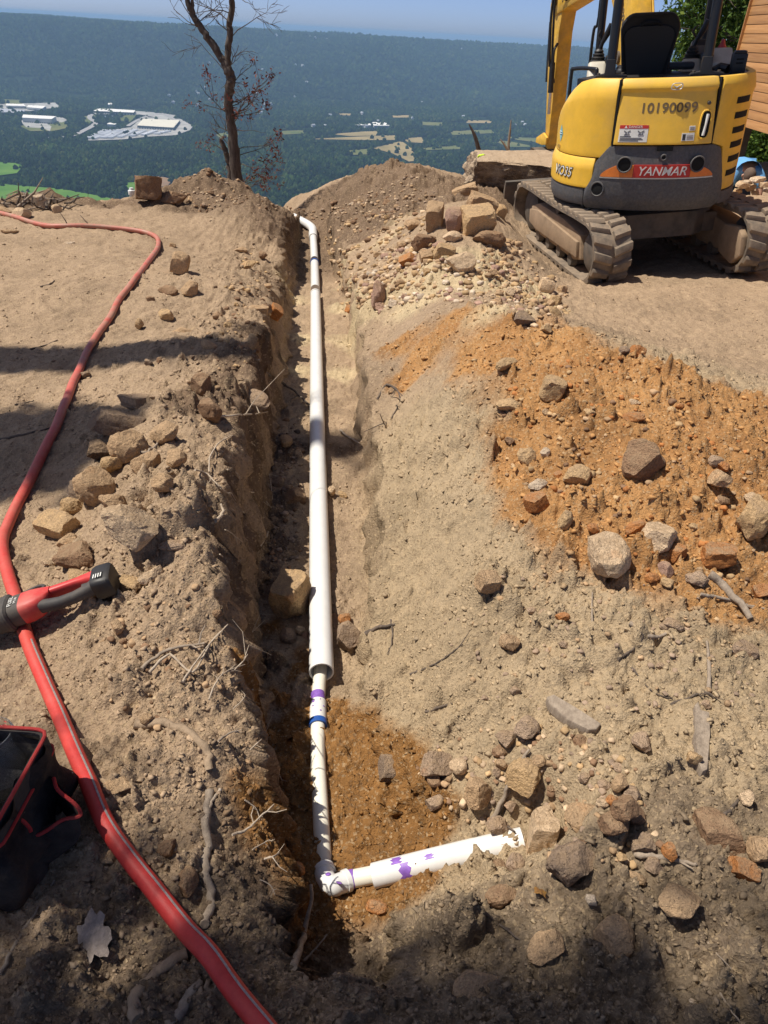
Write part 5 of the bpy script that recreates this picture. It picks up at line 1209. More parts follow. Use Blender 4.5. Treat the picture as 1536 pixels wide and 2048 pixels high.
rock(847, 488, 52, 38, 'brown', 'shaded brown rock under the tall boulder', .9, 110, .2)
rock(920, 536, 62, 46, 'cream', 'cream boulder at the foot of the pile', .9, 111, .2)
rock(787, 499, 20, 16, 'cream', 'small cream stone left of the pile', .9, 112, .15)
rock(799, 568, 26, 18, 'tan', 'tan stone on the pale scree below the orange-brown block', .9, 113, .2)
rock(828, 452, 46, 28, 'tan', 'flat tan rock at the upper left of the pile', .8, 114, .2)
rock(1001, 424, 28, 30, 'yellow', 'small upright rock beside the front of the left track', 1, 115, .15)
rock(905, 478, 40, 26, 'cream', 'pale rock squeezed below the pinkish boulder', .9, 116, .2)
rock(775, 398, 22, 14, 'brown', 'brown stone on the far mound', .9, 117, .2)
rock(703, 402, 12, 10, 'pale', 'tiny whitish stone on the far mound', .9, 118, .2)
rock(1105, 632, 40, 34, 'yellow', 'angular yellow rock at the tail of the pile behind the track', 1, 119, .15, block=1)
rock(1050, 640, 46, 36, 'dgrey', 'dark grey clod at the end of the pale pile', .9, 120, .25)
rock(1092, 575, 34, 28, 'cream', 'pale angular rock beside the left track rear', 1, 121, .15, block=1)
rock(1110, 600, 30, 24, 'yellow', 'yellow rock just below the pale one by the track', .9, 122, .15, block=1)
# --- orange heap
rock(1104, 786, 46, 44, 'yellow', 'pale yellow rock near the top of the orange heap', .95, 131, .15, block=1)
rock(1014, 832, 52, 32, 'yellow', 'overhanging yellow-brown slab on the left edge of the orange heap', .8, 132, .2)
rock(1288, 926, 84, 86, 'brown', 'largest round brown rock in the middle of the orange heap', .9, 133, .3, sub=4)
rock(1158, 945, 62, 52, 'yellow', 'buried sandy rock left of the round brown rock', .85, 134, .35)
rock(1052, 914, 40, 36, 'yellow', 'sandy rock at the lower left of the orange heap', .9, 135, .25)
rock(1008, 742, 46, 28, 'yellow', 'flat yellow rock high on the left of the heap', .7, 136, .35)
rock(1214, 1130, 86, 108, 'cream', 'big cream speckled rock below the orange heap', .8, 137, .12, sub=4)
rock(1312, 1088, 72, 56, 'cream', 'pale wedge-shaped rock right of the cream speckled one', .9, 138, .15, block=1)
rock(1434, 1120, 72, 50, 'orange', 'flat-topped orange block at the heap foot', .9, 139, .15, block=1)
rock(1500, 1062, 66, 90, 'yellow', 'tall sandy boulder on the right edge of the heap', .95, 140, .15, sub=4)
rock(1514, 998, 52, 30, 'cream', 'pale flat rock above the tall sandy boulder', .8, 141, .2)
rock(1432, 976, 48, 44, 'tan', 'tan pitted rock below the heap crest, right side', .95, 142, .2)
rock(1428, 928, 34, 28, 'grey', 'smaller grey rock above the tan pitted one', .9, 143, .2)
rock(1070, 1018, 52, 46, 'orange', 'orange rock with yellow streak at the left heap foot', .9, 144, .2)
rock(1128, 1050, 30, 46, 'yellow', 'yellow chalky stone in the lower heap', .9, 145, .25)
rock(1330, 1146, 34, 36, 'rosy', 'round mauve-grey stone near the cream speckled rock', 1, 146, .15)
rock(1352, 1112, 36, 38, 'orange', 'orange cube-like stone above the mauve one', .95, 147, .15, block=1)
rock(1272, 1052, 52, 30, 'orange', 'orange ledge stone above the pale wedge rock', .8, 148, .25)
rock(1390, 1170, 46, 36, 'grey', 'grey rounded stone below the flat-topped orange block', .9, 149, .2)
rock(1302, 1162, 30, 24, 'orange', 'small orange stone right of the cream rock foot', .9, 150, .2)
rock(1330, 1180, 26, 22, 'yellow', 'small yellow stone under the mauve stone', .9, 151, .2, block=1)
rock(1273, 712, 34, 30, 'orange', 'orange rock on the skyline of the heap', 1, 152, .2, block=1)
rock(1246, 712, 24, 20, 'dgrey', 'dark stone beside the skyline rock of the heap', .9, 153, .2)
rock(1268, 838, 48, 20, 'orange', 'orange flake of rock in the upper heap', .7, 154, .3)
rock(1178, 830, 26, 24, 'yellow', 'tan stone in the upper middle of the heap', .9, 155, .2)
rock(1270, 800, 26, 14, 'cream', 'flat pale stone high in the heap', .7, 156, .25)
rock(1525, 1178, 36, 34, 'orange', 'orange stone cut by the right picture edge', .9, 157, .15, block=1)
rock(1092, 898, 20, 20, 'pale', 'small whitish stone left in the heap', .9, 158, .2)
rock(1075, 975, 40, 26, 'pale', 'pale patchy stone above the yellow chalky one', .8, 159, .25)
# --- right slope
rock(970, 1197, 50, 40, 'tan', 'solitary dusty angular stone on the smooth right slope', .95, 171, .15, block=1)
rock(1016, 1296, 42, 36, 'tan', 'roundish stone with a dark twig above it on the slope', .95, 172, .2)
rock(1121, 1250, 32, 18, 'orange', 'single orange clod on the grey slope', .8, 173, .25)
rock(1345, 1252, 48, 26, 'grey', 'long smooth grey stone on the right slope', .9, 174, .25)
rock(1490, 1302, 62, 46, 'grey', 'half buried grey boulder at the right edge', .7, 175, .4)
rock(1063, 1220, 20, 18, 'grey', 'grey pebble-sized stone right of the solitary angular one', .9, 176, .2)
rock(1000, 1192, 14, 12, 'cream', 'tiny pale stone touching the solitary angular one', .9, 177, .2)
rock(1085, 1232, 22, 16, 'grey', 'smooth grey stone above the orange clod', .9, 178, .2)
# --- lower right
rock(1050, 1468, 54, 50, 'grey', 'smooth triangular grey stone above the rubble', .95, 181, .15)
rock(1012, 1484, 50, 36, 'grey', 'flat grey stone touching the smooth triangular one', .85, 182, .2)
rock(870, 1542, 68, 56, 'grey', 'large flat-topped grey rock right of the rust soil', .85, 183, .15, block=1)
rock(914, 1542, 36, 34, 'cream', 'cream stone beside the large flat-topped grey rock', 1, 184, .15)
rock(776, 1538, 42, 60, 'dgrey', 'dark grey rectangular stone lying in the rust soil', .6, 185, .3, block=1, turn=.05)
rock(872, 1602, 40, 30, 'grey', 'grey wedge stone at the edge of the rust soil', .9, 186, .15)
rock(1040, 1588, 66, 66, 'yellow', 'rough knobbly yellowish rock, tallest in the rubble', 1, 187, .12, sub=4)
rock(952, 1602, 58, 62, 'tan', 'round cracked tan rock with a root across it', .95, 188, .15)
rock(992, 1664, 50, 38, 'grey', 'pointed grey stone resting on the sleeve pipe end', .95, 189, .12)
rock(1080, 1676, 52, 100, 'cream', 'upright cream and orange slab at the sleeve pipe end', 1.1, 190, .12, block=1, tilt=.05, sub=4)
rock(1138, 1738, 108, 78, 'dgrey', 'big dark boulder right of the upright cream slab', .9, 191, .15, sub=4)
rock(1214, 1684, 58, 48, 'brown', 'brown faceted rock right of the big dark boulder', .95, 192, .15)
rock(1172, 1640, 90, 66, 'tan', 'large dusty flat stone behind the small orange stone', .7, 193, .35)
rock(1206, 1650, 24, 24, 'orange', 'small orange stone on the large dusty flat one', 1, 194, .15)
rock(1268, 1638, 46, 40, 'brown', 'brown rounded rock upper right of the rubble', .95, 195, .2)
rock(1286, 1486, 46, 44, 'grey', 'grey-brown stone below the weathered plank', .9, 196, .2)
rock(1376, 1540, 30, 26, 'yellow', 'yellow stone beside the upright weathered plank', 1, 197, .15)
rock(1488, 1612, 28, 32, 'cream', 'smooth cream stone on dark soil at right', 1, 198, .15)
rock(1440, 1664, 104, 86, 'brown', 'largest flat brown rock at the right edge of rubble', .6, 199, .35, sub=4)
rock(1518, 1708, 50, 62, 'tan', 'smooth tan boulder cut by the right edge', .9, 200, .2)
rock(1486, 1742, 66, 40, 'orange', 'oblong orange-tan rock below the largest flat brown one', .9, 201, .15, block=1)
rock(1030, 1732, 38, 42, 'grey', 'grey stone under the upright cream slab', .95, 202, .15)
rock(1000, 1800, 70, 42, 'brown', 'brown loaf-shaped rock below the sleeve pipe', .9, 203, .15)
rock(996, 1740, 28, 28, 'brown', 'small dull stone below the sleeve pipe end', .9, 204, .2)
rock(1232, 1660, 66, 56, 'brown', 'brown block behind the brown faceted rock', .9, 205, .3)
rock(1285, 1695, 56, 44, 'dgrey', 'dark angular rock right of the faceted brown one', .9, 206, .2)
rock(1262, 1595, 34, 42, 'grey', 'upright grey stone in the upper rubble', 1, 207, .15)
rock(1235, 1580, 34, 40, 'tan', 'tan stone leaning on the upright grey one', .95, 208, .2)
rock(1335, 1712, 32, 36, 'orange', 'orange knob beside a grey stick', 1, 209, .2)
rock(1310, 1730, 40, 34, 'grey', 'grey stone touching the orange knob', .9, 210, .2)
rock(1272, 1755, 46, 26, 'tan', 'low tan stone in front of the grey stick', .8, 211, .25)
rock(1090, 1900, 84, 52, 'tan', 'rough soil clod in the dappled shade, lower right', .9, 212, .3)
rock(1235, 1870, 80, 90, 'tan', 'long ridge-shaped clod in the dappled shade', .8, 213, .35)
rock(955, 1970, 110, 64, 'tan', 'broad flat clod in shade near the bottom', .6, 214, .4)
rock(1355, 1820, 90, 70, 'tan', 'sunlit dusty clod in the dark soil at right', .6, 215, .4)
rock(1178, 1815, 20, 26, 'pale', 'small whitish stone on the dark soil', .9, 216, .2)
rock(1390, 1996, 14, 10, 'pale', 'tiny white pebble at the bottom right', .8, 217, .2)
rock(370, 1770, 50, 60, 'brown', 'dull brown clod in shade beside the hose', .8, 218, .35)
rock(330, 1690, 40, 40, 'brown', 'shaded clod left of the cut root', .8, 219, .35)
rock(240, 1590, 60, 26, 'tan', 'flat tan clod beside the bag shadow', .7, 220, .3)
rock(215, 1712, 40, 30, 'tan', 'small sunlit clod between bag and hose', .9, 221, .25)
# --- lesser stones, alike within their place
ZONES = [
 ('loose angular stone in the pale scree below the excavator', 'stones of the pale scree', [(700,560),(760,520),(840,470),(960,520),(1060,560),(1120,640),(1000,620),(860,600),(760,620)], 46, (9, 24), ['cream', 'yellow', 'tan', 'rosy', 'pale'], 1),
 ('loose angular stone between the stone pile and the left track', 'stones beside the left track', [(960,470),(1030,480),(1130,575),(1145,650),(1060,660),(980,610)], 24, (9, 24), ['cream', 'yellow', 'tan', 'tan'], 1),
 ('small stone scattered over the orange heap', 'stones on the orange heap', [(1000,800),(1100,690),(1290,740),(1500,880),(1520,1180),(1250,1150),(1100,1030),(960,940)], 44, (12, 28), ['orange', 'yellow', 'tan', 'orange', 'brown'], 0),
 ('small stone in the rubble beside the sleeve pipe', 'stones in the rubble', [(820,1520),(1000,1440),(1250,1480),(1300,1620),(1330,1740),(1100,1760),(1060,1640),(900,1660)], 44, (14, 32), ['grey', 'tan', 'cream', 'brown', 'yellow'], 0),
 ('stone lying in the brown earth of the far mounds', 'stones on the far mounds', [(300,400),(420,355),(520,400),(640,430),(720,380),(820,360),(900,400),(740,460),(620,440),(420,410)], 24, (7, 15), ['brown', 'tan', 'grey', 'cream'], 0),
 ('small dusty stone along the left trench lip', 'stones along the trench lip', [(460,560),(520,480),(545,600),(510,720),(440,800),(400,700)], 24, (9, 22), ['brown', 'tan', 'yellow'], 0),
 ('small stone on the far right trench bank', 'stones on the far trench bank', [(650,470),(740,420),(860,420),(800,560),(690,640)], 18, (9, 20), ['tan', 'brown', 'cream', 'yellow'], 1),
 ('small stone on the shaded trench floor', 'stones on the trench floor', [(555,830),(600,830),(605,1150),(545,1200),(540,1000)], 16, (12, 26), ['brown', 'grey', 'dgrey'], 0),
 ('small stone on the grey right slope', 'stones on the right slope', [(880,1200),(1100,1120),(1500,1200),(1530,1420),(1150,1420),(900,1420)], 26, (10, 24), ['tan', 'grey', 'grey'], 0),
 ('small clod on the left bank near the saw', 'clods on the left bank', [(200,1250),(420,1150),(470,1380),(330,1480),(180,1400)], 12, (12, 30), ['tan', 'brown'], 0),
]
rz = np.random.default_rng(77)
import re as _re
NAMED = [(o['label'], p_) for o, p_ in zip(ROCKS, RPX)]
def short(l): return _re.split(r' (?:on|in|at|beside|above|below|under|behind|near|right|left|between|with|lying|standing|just|half|lowest|directly|against|from|by|of the|over|hanging|perched|balanced|jutting|wedged|topping|resting|touching|leaning|squeezed|low|high|second|cut|across|and|the edge) |,', l)[0]
def placed_label(a, b, col, w, used):
    cw = {'dgrey': 'dark grey', 'rosy': 'pinkish', 'yellow': 'yellow-tan', 'pale': 'whitish'}.get(col, col)
    sw = 'small' if w > 17 else 'tiny'
    for l, (x_, y_) in sorted(NAMED, key=lambda q: (q[1][0] - a) ** 2 + (q[1][1] - b) ** 2)[:5]:
        dx, dy = a - x_, b - y_; rel = ('right of' if dx > 0 else 'left of') if abs(dx) > abs(dy) else ('below' if dy > 0 else 'above')
        s_ = f'{sw} {cw} stone {rel} the {short(l)}'
        if s_ not in used: used.add(s_); return s_
    return None
used = set(); EXTRA = []
for lab, grp, poly, n, (s0, s1), cols, blk in ZONES:
    q = np.array(poly, float); got = 0; tot = n * (20 if 'far mounds' in lab or 'far right' in lab else 12 if blk else 5); keepn = int(n * .36)
    while got < tot:
        a, b = rz.uniform(q[:, 0].min(), q[:, 0].max()), rz.uniform(q[:, 1].min(), q[:, 1].max())
        if not inside(q, np.array([a]), np.array([b]))[0]: continue
        col = cols[rz.integers(len(cols))]
        if got < keepn:
            w = s0 + (s1 - s0) * (.35 + .65 * rz.uniform(0, 1)); l2 = placed_label(a, b, col, w, used)
            rock(a, b, w, w * rz.uniform(.65, .95), col, l2 or lab, .9, int(rz.integers(1e6)), .28, blk, .4, grp if l2 is None else None, sub=3)
        else:
            w = s0 * .6 + (s1 - s0) * (.85 if blk else .6) * rz.uniform(0, 1) ** 1.7; EXTRA.append((a, b, w, col))
        got += 1
vv_, ff_, cc_ = [], [], []; sh_ = [rock_shape(900 + k, 2, 5, 1, .05) for k in range(16)]
for a, b, w, col in EXTRA:
    h = hit(a, b); s_ = depth(h) / F * w / 2; v, f = sh_[rz.integers(16)]; an = rz.uniform(0, 6.28); c_, n_ = math.cos(an), math.sin(an)
    v = v * np.array([1, rz.uniform(.65, 1), rz.uniform(.45, .85)]) * s_; v = np.stack([v[:, 0] * c_ - v[:, 1] * n_, v[:, 0] * n_ + v[:, 1] * c_, v[:, 2]], 1) + np.array([h[0], h[1], gz(h[0], h[1]) + s_ * .15])
    ff_.append(f + sum(len(q) for q in vv_) if False else f + len(cc_) * len(v)); vv_.append(v); cc_.append(np.array(RC_[col]) * rz.uniform(.6, .95))
RUB_V, RUB_F, RUB_C = np.vstack(vv_), np.vstack(ff_), np.repeat(np.array(cc_), len(sh_[0][0]), 0)

# the giant boulder in front of the machine
def boulder_mat():
    m, t, b = nodes('boulder_stone'); co = nd(t, 'ShaderNodeTexCoord').outputs['Object']; mp = nd(t, 'ShaderNodeMapping'); mp.inputs['Scale'].default_value = (1, 1, 2.2); t.links.new(co, mp.inputs[0])
    n1 = tnoise(t, 4.5, 7, .7, mp.outputs[0]); n2 = tnoise(t, 22, 6, .75, co).outputs[0]
    c = ramp(t, n1.outputs[0], [(.32, (.10, .068, .045)), (.48, (.24, .165, .105)), (.60, (.46, .34, .22)), (.75, (.62, .50, .36))])
    wv = nd(t, 'ShaderNodeTexVoronoi', feature='DISTANCE_TO_EDGE'); wv.inputs['Scale'].default_value = 5; ds = nd(t, 'ShaderNodeVectorMath', operation='ADD'); t.links.new(mp.outputs[0], ds.inputs[0]); t.links.new(n1.outputs['Color'], ds.inputs[1]); t.links.new(ds.outputs[0], wv.inputs['Vector'])
    c = mixc(t, ramp(t, wv.outputs['Distance'], [(.0, .8), (.035, 0.0)]), c, (.62, .52, .40)); c = mixc(t, 1.0, c, ramp(t, n2, [(.3, .6), (.65, 1.15)]), 'MULTIPLY')
    g = nd(t, 'ShaderNodeNewGeometry'); sx = nd(t, 'ShaderNodeSeparateXYZ'); t.links.new(g.outputs['Normal'], sx.inputs[0]); c = mixc(t, ramp(t, sx.outputs[2], [(.45, 0.0), (.9, .8)]), c, (.52, .39, .26))  # upward faces paler: the sunlit top is put into the colour
    t.links.new(c, b.inputs['Base Color']); b.inputs['Roughness'].default_value = .95; q = bump(t, b, n1.outputs[0], .08, .8); bump(t, b, n2, .03, .8, q); return m
gb = np.array(atY(1022, 392, 8.75)); ICO5 = ico(5); v, f = rock_shape(905, 5, 12, 1, .13); v[:, 2] = np.where(v[:, 2] > .62, .62 + (v[:, 2] - .62) * .3, v[:, 2])
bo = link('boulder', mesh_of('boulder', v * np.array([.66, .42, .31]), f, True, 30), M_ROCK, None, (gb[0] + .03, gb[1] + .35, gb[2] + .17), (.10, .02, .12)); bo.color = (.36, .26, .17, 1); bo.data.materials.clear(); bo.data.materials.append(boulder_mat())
setp(bo, 'giant flat-topped boulder lying in front of the excavator arm', 'boulder')
cl = np.array(atY(965, 312, 8.9)); v, f = rock_shape(31, 3, 5, 0, .3); gl = link('glove', mesh_of('glove', v * np.array([.06, .05, .028]), f), pm('lime_fabric', (.55, .75, .05), .8, var=.2, scale=40), None, (cl[0], cl[1], cl[2] - .005))
setp(gl, 'crumpled lime yellow glove lying on top of the giant boulder', 'glove')

# ================================================================== GRAVEL AND CRUMBS (nobody could count them)
def scatter(n, seed, area, smin, smax, power):
    r = np.random.default_rng(seed); u = r.uniform(0, 1, n)
    (ya, yb), (xa, xb) = area; y = np.exp(np.log(ya) + (np.log(yb) - np.log(ya)) * r.uniform(0, 1, n)); x = r.uniform(xa, xb, n) * (y + .9)
    s = smin + (smax - smin) * u ** power; s = s * (.55 + .45 * np.clip(y / 1.2, .6, 3.0)); return x, y, s, r
M_CRUMB = (lambda: None)()
def crumb_mat():
    m, t, b = nodes('crumbs'); a = nd(t, 'ShaderNodeVertexColor', layer_name='tint'); co = nd(t, 'ShaderNodeTexCoord').outputs['Object']
    n = tnoise(t, 60, 4, .7, co).outputs[0]; c = mixc(t, 1.0, a.outputs[0], ramp(t, n, [(.3, .72), (.7, 1.2)]), 'MULTIPLY'); t.links.new(c, b.inputs['Base Color'])
    b.inputs['Roughness'].default_value = .95; b.inputs['Specular IOR Level'].default_value = .15; return m
x, y, s, r = scatter(96000, 5, ((.55, 11.5), (-.62, .66)), .0016, .0078, 5.0)
rg_ = lookup(rough, x, y); mo, mr_, mp_, md_, mb_, ms_ = [lookup(q, x, y) for q in (MASK['orange'], MASK['rust'], MASK['pale'], MASK['dark'], MASK['brown'], slope_m)]
clump = fbm2(x * 3, y * 3, 88, 3)
keep = r.uniform(0, 1, len(x)) < np.clip(.10 + rg_ * .85 + clump * .9, .03, 1); keep &= lookup(steep, x, y) < .4; keep &= r.uniform(0, 1, len(x)) > md_ * .55
x, y, s = x[keep], y[keep], s[keep]; W6 = [q[keep] for q in (mo, mr_, mp_, md_, mb_, ms_)]; rg_ = rg_[keep]
s = s * (.75 + .6 * rg_)
z = lookup(Z, x, y); n = len(x)
_bx = [(a_, b_, c_) for a_ in (-1, 1) for b_ in (-1, 1) for c_ in (-1, 1)]; bv = np.array(_bx, float); bf = np.array([t_ for q_ in [(0, 1, 3, 2), (4, 6, 7, 5), (0, 4, 5, 1), (2, 3, 7, 6), (0, 2, 6, 4), (1, 5, 7, 3)] for t_ in ((q_[0], q_[1], q_[2]), (q_[0], q_[2], q_[3]))]); shapes = []
for k in range(12):
    q = np.random.default_rng(k + 300); vv = bv * .74 + q.normal(size=bv.shape) * .34; shapes.append(vv)
shapes = np.array(shapes); sel = r.integers(0, 12, n); ang = r.uniform(0, 6.28, n); asp = r.uniform(.4, 1.15, (n, 3)) * np.array([1, 1, .6])
V = shapes[sel] * (asp * s[:, None])[:, None, :]; ca_, sa_ = np.cos(ang)[:, None], np.sin(ang)[:, None]
V = np.stack([V[..., 0] * ca_ - V[..., 1] * sa_ + x[:, None], V[..., 0] * sa_ + V[..., 1] * ca_ + y[:, None], V[..., 2] + (z + s * .05)[:, None]], -1)
FC = (bf[None] + (np.arange(n) * len(bv))[:, None, None]).reshape(-1, 3)
NG = len(V.reshape(-1, 3)); gme = mesh_of('gravel', np.vstack([V.reshape(-1, 3), RUB_V]), np.vstack([FC, RUB_F + NG]), False)
base = np.array(SOIL['tan'])[None] * (1 - W6[5][:, None]) + np.array(SOIL['slope'])[None] * W6[5][:, None]
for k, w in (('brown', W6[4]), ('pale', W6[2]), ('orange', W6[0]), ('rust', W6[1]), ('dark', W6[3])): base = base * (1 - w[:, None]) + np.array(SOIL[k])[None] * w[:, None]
pick = r.uniform(0, 1, n); base = base * r.uniform(.82, 1.15, (n, 1)); base = np.where((pick < .025)[:, None], base * .4 + np.array([.30, .23, .14]) * r.uniform(.7, 1.2, (n, 1)), base); base = np.where(((pick > .05) & (pick < .09))[:, None], base * .5 + np.array([.09, .07, .05]), base)
tint = np.vstack([np.repeat(np.hstack([base, np.ones((n, 1))]), len(bv), 0), np.hstack([RUB_C, np.ones((len(RUB_C), 1))])]).astype(np.float32)
ca = gme.color_attributes.new('tint', 'FLOAT_COLOR', 'POINT'); ca.data.foreach_set('color', tint.ravel())
setp(link('gravel', gme, crumb_mat()), 'gravel and soil crumbs strewn over the dug ground', 'gravel', kind='stuff')

# ================================================================== ROOTS, STICKS, LEAF
def bark(name, a, b_, sc=60):
    m, t, b = nodes(name); co = nd(t, 'ShaderNodeTexCoord').outputs['Object']; mp = nd(t, 'ShaderNodeMapping'); mp.inputs['Scale'].default_value = (1, 1, .25); t.links.new(co, mp.inputs[0])
    n = tnoise(t, sc, 6, .7, mp.outputs[0]).outputs[0]; t.links.new(mixc(t, ramp(t, n, [(.35, 0.0), (.65, 1.0)]), a, b_), b.inputs['Base Color']); b.inputs['Roughness'].default_value = .95
    bump(t, b, n, .006, .8); return m
M_ROOTP = bark('pale_root', (.34, .26, .18), (.52, .43, .33)); M_ROOTG = bark('grey_wood', (.22, .17, .125), (.37, .295, .22)); M_ROOTD = bark('dark_root', (.06, .045, .035), (.16, .12, .09)); M_DUST = bark('dusty_root', (.27, .195, .125), (.36, .26, .17))
STK = []
def stick(pts, wpx, mat, label, name='root', lift=.6, twigs=0, group=None, taper=.5, over=0.0, cat=None):
    P_ = []
    for k, (a, b) in enumerate(pts):
        h = np.array(hit(a, b, Z)); q = h + (CAM - h) * 0; s = depth(h) / F; q[2] += wpx * s * .5 * lift; q = q - ray(a, b) * over; P_.append(q)
    s = depth(P_[0]) / F; R0 = wpx * s / 2; L = smoothline(P_, 4); n = len(L); rr = np.random.default_rng(len(STK) + 5)
    L = [p + rr.normal(size=3) * R0 * .25 for p in L]; o = L[0]; m = MB(); m.tube([tuple(p - o) for p in L], [R0 * (1 - (1 - taper) * i / (n - 1)) * rr.uniform(.85, 1.15) for i in range(n)], 7)
    for k in range(twigs):
        i = rr.integers(n // 3, n - 1); d = L[min(i + 1, n - 1)] - L[i - 1]; ln = np.linalg.norm(L[-1] - L[0]) * rr.uniform(.15, .35); d = d / np.linalg.norm(d) + rr.normal(size=3) * .7; d = d / np.linalg.norm(d) * ln
        e1 = L[i] + d * .5 + rr.normal(size=3) * ln * .12; e2 = L[i] + d + rr.normal(size=3) * ln * .15
        m.tube([tuple(L[i] - o), tuple(e1 - o), tuple(e2 - o)], [R0 * .5, R0 * .38, R0 * .2], 5)
    ob = m.build(name, mat, None, loc=o, angle=60); setp(ob, label, cat or name, group); STK.append(ob); return ob
W_ = 'thin pale rootlet dangling from the left trench wall'
stick([(300,1345),(340,1310),(385,1345),(420,1290),(455,1250)], 6, M_ROOTP, 'straight pale root slanting over the left bank', over=.02)
stick([(365,1365),(385,1335),(415,1295),(456,1250)], 5, M_ROOTP, 'slim pale stick standing up from the left bank', 'stick', over=.03)
stick([(418,1400),(430,1370),(450,1345),(490,1330)], 4, M_ROOTP, 'forked white rootlet at the left trench lip', twigs=4, over=.03)
stick([(438,1482),(452,1472),(466,1464),(478,1466)], 5, M_ROOTG, 'grey root curling out of the left trench wall', twigs=3, over=.05)
stick([(465,1670),(495,1660),(520,1635),(548,1610)], 6, M_ROOTP, 'white branching rootlet low in the left trench wall', twigs=4, over=.06)
stick([(530,1718),(550,1712),(566,1700)], 5, M_ROOTP, 'short white rootlet below the branching one', twigs=2, over=.06)
stick([(497,1128),(510,1105),(528,1085),(536,1065)], 7, M_ROOTP, 'stubby white root pointing up in the trench wall', over=.05)
stick([(430,1045),(445,1030),(443,1010)], 9, M_ROOTP, 'thick broken pale root stub on the trench lip', over=.04)
stick([(418,945),(420,915),(440,885),(470,870)], 4, M_ROOTP, 'bent thin root at the upper trench lip', twigs=4, over=.05)
stick([(390,940),(415,950),(440,975),(460,990)], 4, M_ROOTP, 'tangle of fine rootlets below the bent root', twigs=6, over=.05)
stick([(430,835),(470,832),(500,830),(535,825)], 5, M_ROOTP, 'straight pale root sticking out across the shaded trench', twigs=2, over=.05)
stick([(525,745),(560,765),(590,785),(618,812)], 7, M_ROOTD, 'brown root reaching from the trench wall to the pipe', twigs=2, over=.05)
stick([(238,906),(265,905),(290,905),(310,895),(325,860)], 8, M_ROOTG, 'forked grey root draped over the left bank rock', twigs=2, over=.01)
stick([(285,1340),(320,1310),(360,1295),(410,1290)], 9, M_ROOTG, 'bundle of grey split roots on the left bank', twigs=5, over=.01)
stick([(270,1455),(330,1450),(390,1475),(420,1510),(415,1545)], 20, M_DUST, 'thick dust-covered root arching along the left trench lip', over=-.005, taper=.8)
stick([(420,1590),(412,1640),(415,1690),(413,1740),(425,1800),(405,1855)], 18, M_ROOTG, 'long thick grey root along the near trench edge', taper=.9)
stick([(440,1580),(425,1605),(412,1640)], 8, M_ROOTP, 'pale stub branching from the long thick root', over=.01)
stick([(590,1932),(605,1880),(618,1830),(622,1770)], 17, M_ROOTG, 'gnarled grey root standing at the near end of the trench', over=.06)
stick([(600,1930),(625,1905),(655,1870)], 6, M_ROOTG, 'thin curved root beside the gnarled one', over=.04, twigs=1)
stick([(270,2040),(275,1990),(310,1950),(370,1905)], 30, M_DUST, 'broad half buried root under the hose near the bottom', taper=.8, lift=.2)
stick([(340,2060),(365,2010),(400,1965)], 26, M_ROOTG, 'grey broken wood beside the hose near the bottom', 'stick', taper=.8, lift=.2)
stick([(5,1945),(30,1890),(70,1830),(108,1765)], 11, M_ROOTG, 'long bare stick leaning below the tool bag', 'stick')
stick([(730,1272),(755,1258),(790,1250)], 10, M_ROOTD, 'charred twig right of the rounded grey stone', 'stick')
stick([(782,1240),(785,1270),(778,1310)], 4, M_ROOTD, 'thin hanging root right of the charred twig', twigs=2)
stick([(755,800),(775,770),(800,795),(785,835),(765,855)], 5, M_ROOTD, 'ball of fine dark roots on the right slope', twigs=9)
stick([(680,862),(700,878),(722,888)], 5, M_ROOTP, 'single white rootlet on the right trench wall', over=.03)
stick([(820,1350),(870,1330),(905,1305),(925,1290)], 5, M_ROOTD, 'dark branched root lying on the right slope', twigs=5)
stick([(850,1425),(880,1415),(905,1408)], 7, M_ROOTD, 'short charred twig on the right slope', 'stick')
stick([(1185,1260),(1183,1220),(1184,1185)], 5, M_ROOTG, 'thin stem lying upright on the right slope', 'stick')
stick([(1235,1320),(1265,1300),(1285,1275),(1275,1262)], 6, M_ROOTD, 'hooked dark root on the right slope', twigs=1)
stick([(1260,1250),(1300,1275),(1330,1270)], 11, M_ROOTG, 'grey stick beside the hooked root', 'stick')
stick([(1418,1378),(1417,1330),(1414,1285)], 10, M_ROOTG, 'upright grey stick above the weathered plank', 'stick')
stick([(1340,1410),(1380,1395),(1410,1385),(1440,1405)], 6, M_ROOTD, 'wavy dark root above the upright plank', twigs=4)
stick([(1262,1335),(1300,1380),(1345,1400)], 4, M_ROOTD, 'thin dark root across the right slope', twigs=2)
stick([(1400,1190),(1450,1200),(1500,1215),(1536,1220)], 8, M_ROOTG, 'bundle of grey roots at the right edge', twigs=5)
stick([(1420,1150),(1455,1185),(1500,1240)], 20, M_ROOTG, 'dusty grey branch at the heap foot, right edge', 'stick', taper=.7)
stick([(985,1640),(1005,1600),(1020,1560),(1060,1500)], 10, M_ROOTG, 'long root curving over the rubble', twigs=2, over=.015)
stick([(1005,1600),(1000,1640),(1030,1665)], 7, M_ROOTD, 'dark root hooking down behind the pointed stone', twigs=2, over=.015)
stick([(1270,1710),(1310,1715),(1350,1722),(1395,1730)], 15, M_ROOTG, 'gnarled pale grey stick in front of the rubble', 'stick', twigs=2)
stick([(1420,1655),(1450,1630),(1480,1600)], 12, M_ROOTD, 'dark bark strip beside the smooth cream stone', 'stick')
stick([(960,1820),(1000,1850),(1040,1880)], 7, M_ROOTD, 'thin dark root in front of the loaf-shaped rock', twigs=2)
stick([(1415,1885),(1435,1910),(1460,1935)], 5, M_ROOTG, 'thin twig in the dappled shade', 'stick')
stick([(1440,1985),(1460,2020),(1480,2046)], 5, M_ROOTG, 'pale straw stem at the bottom right corner', 'stick')
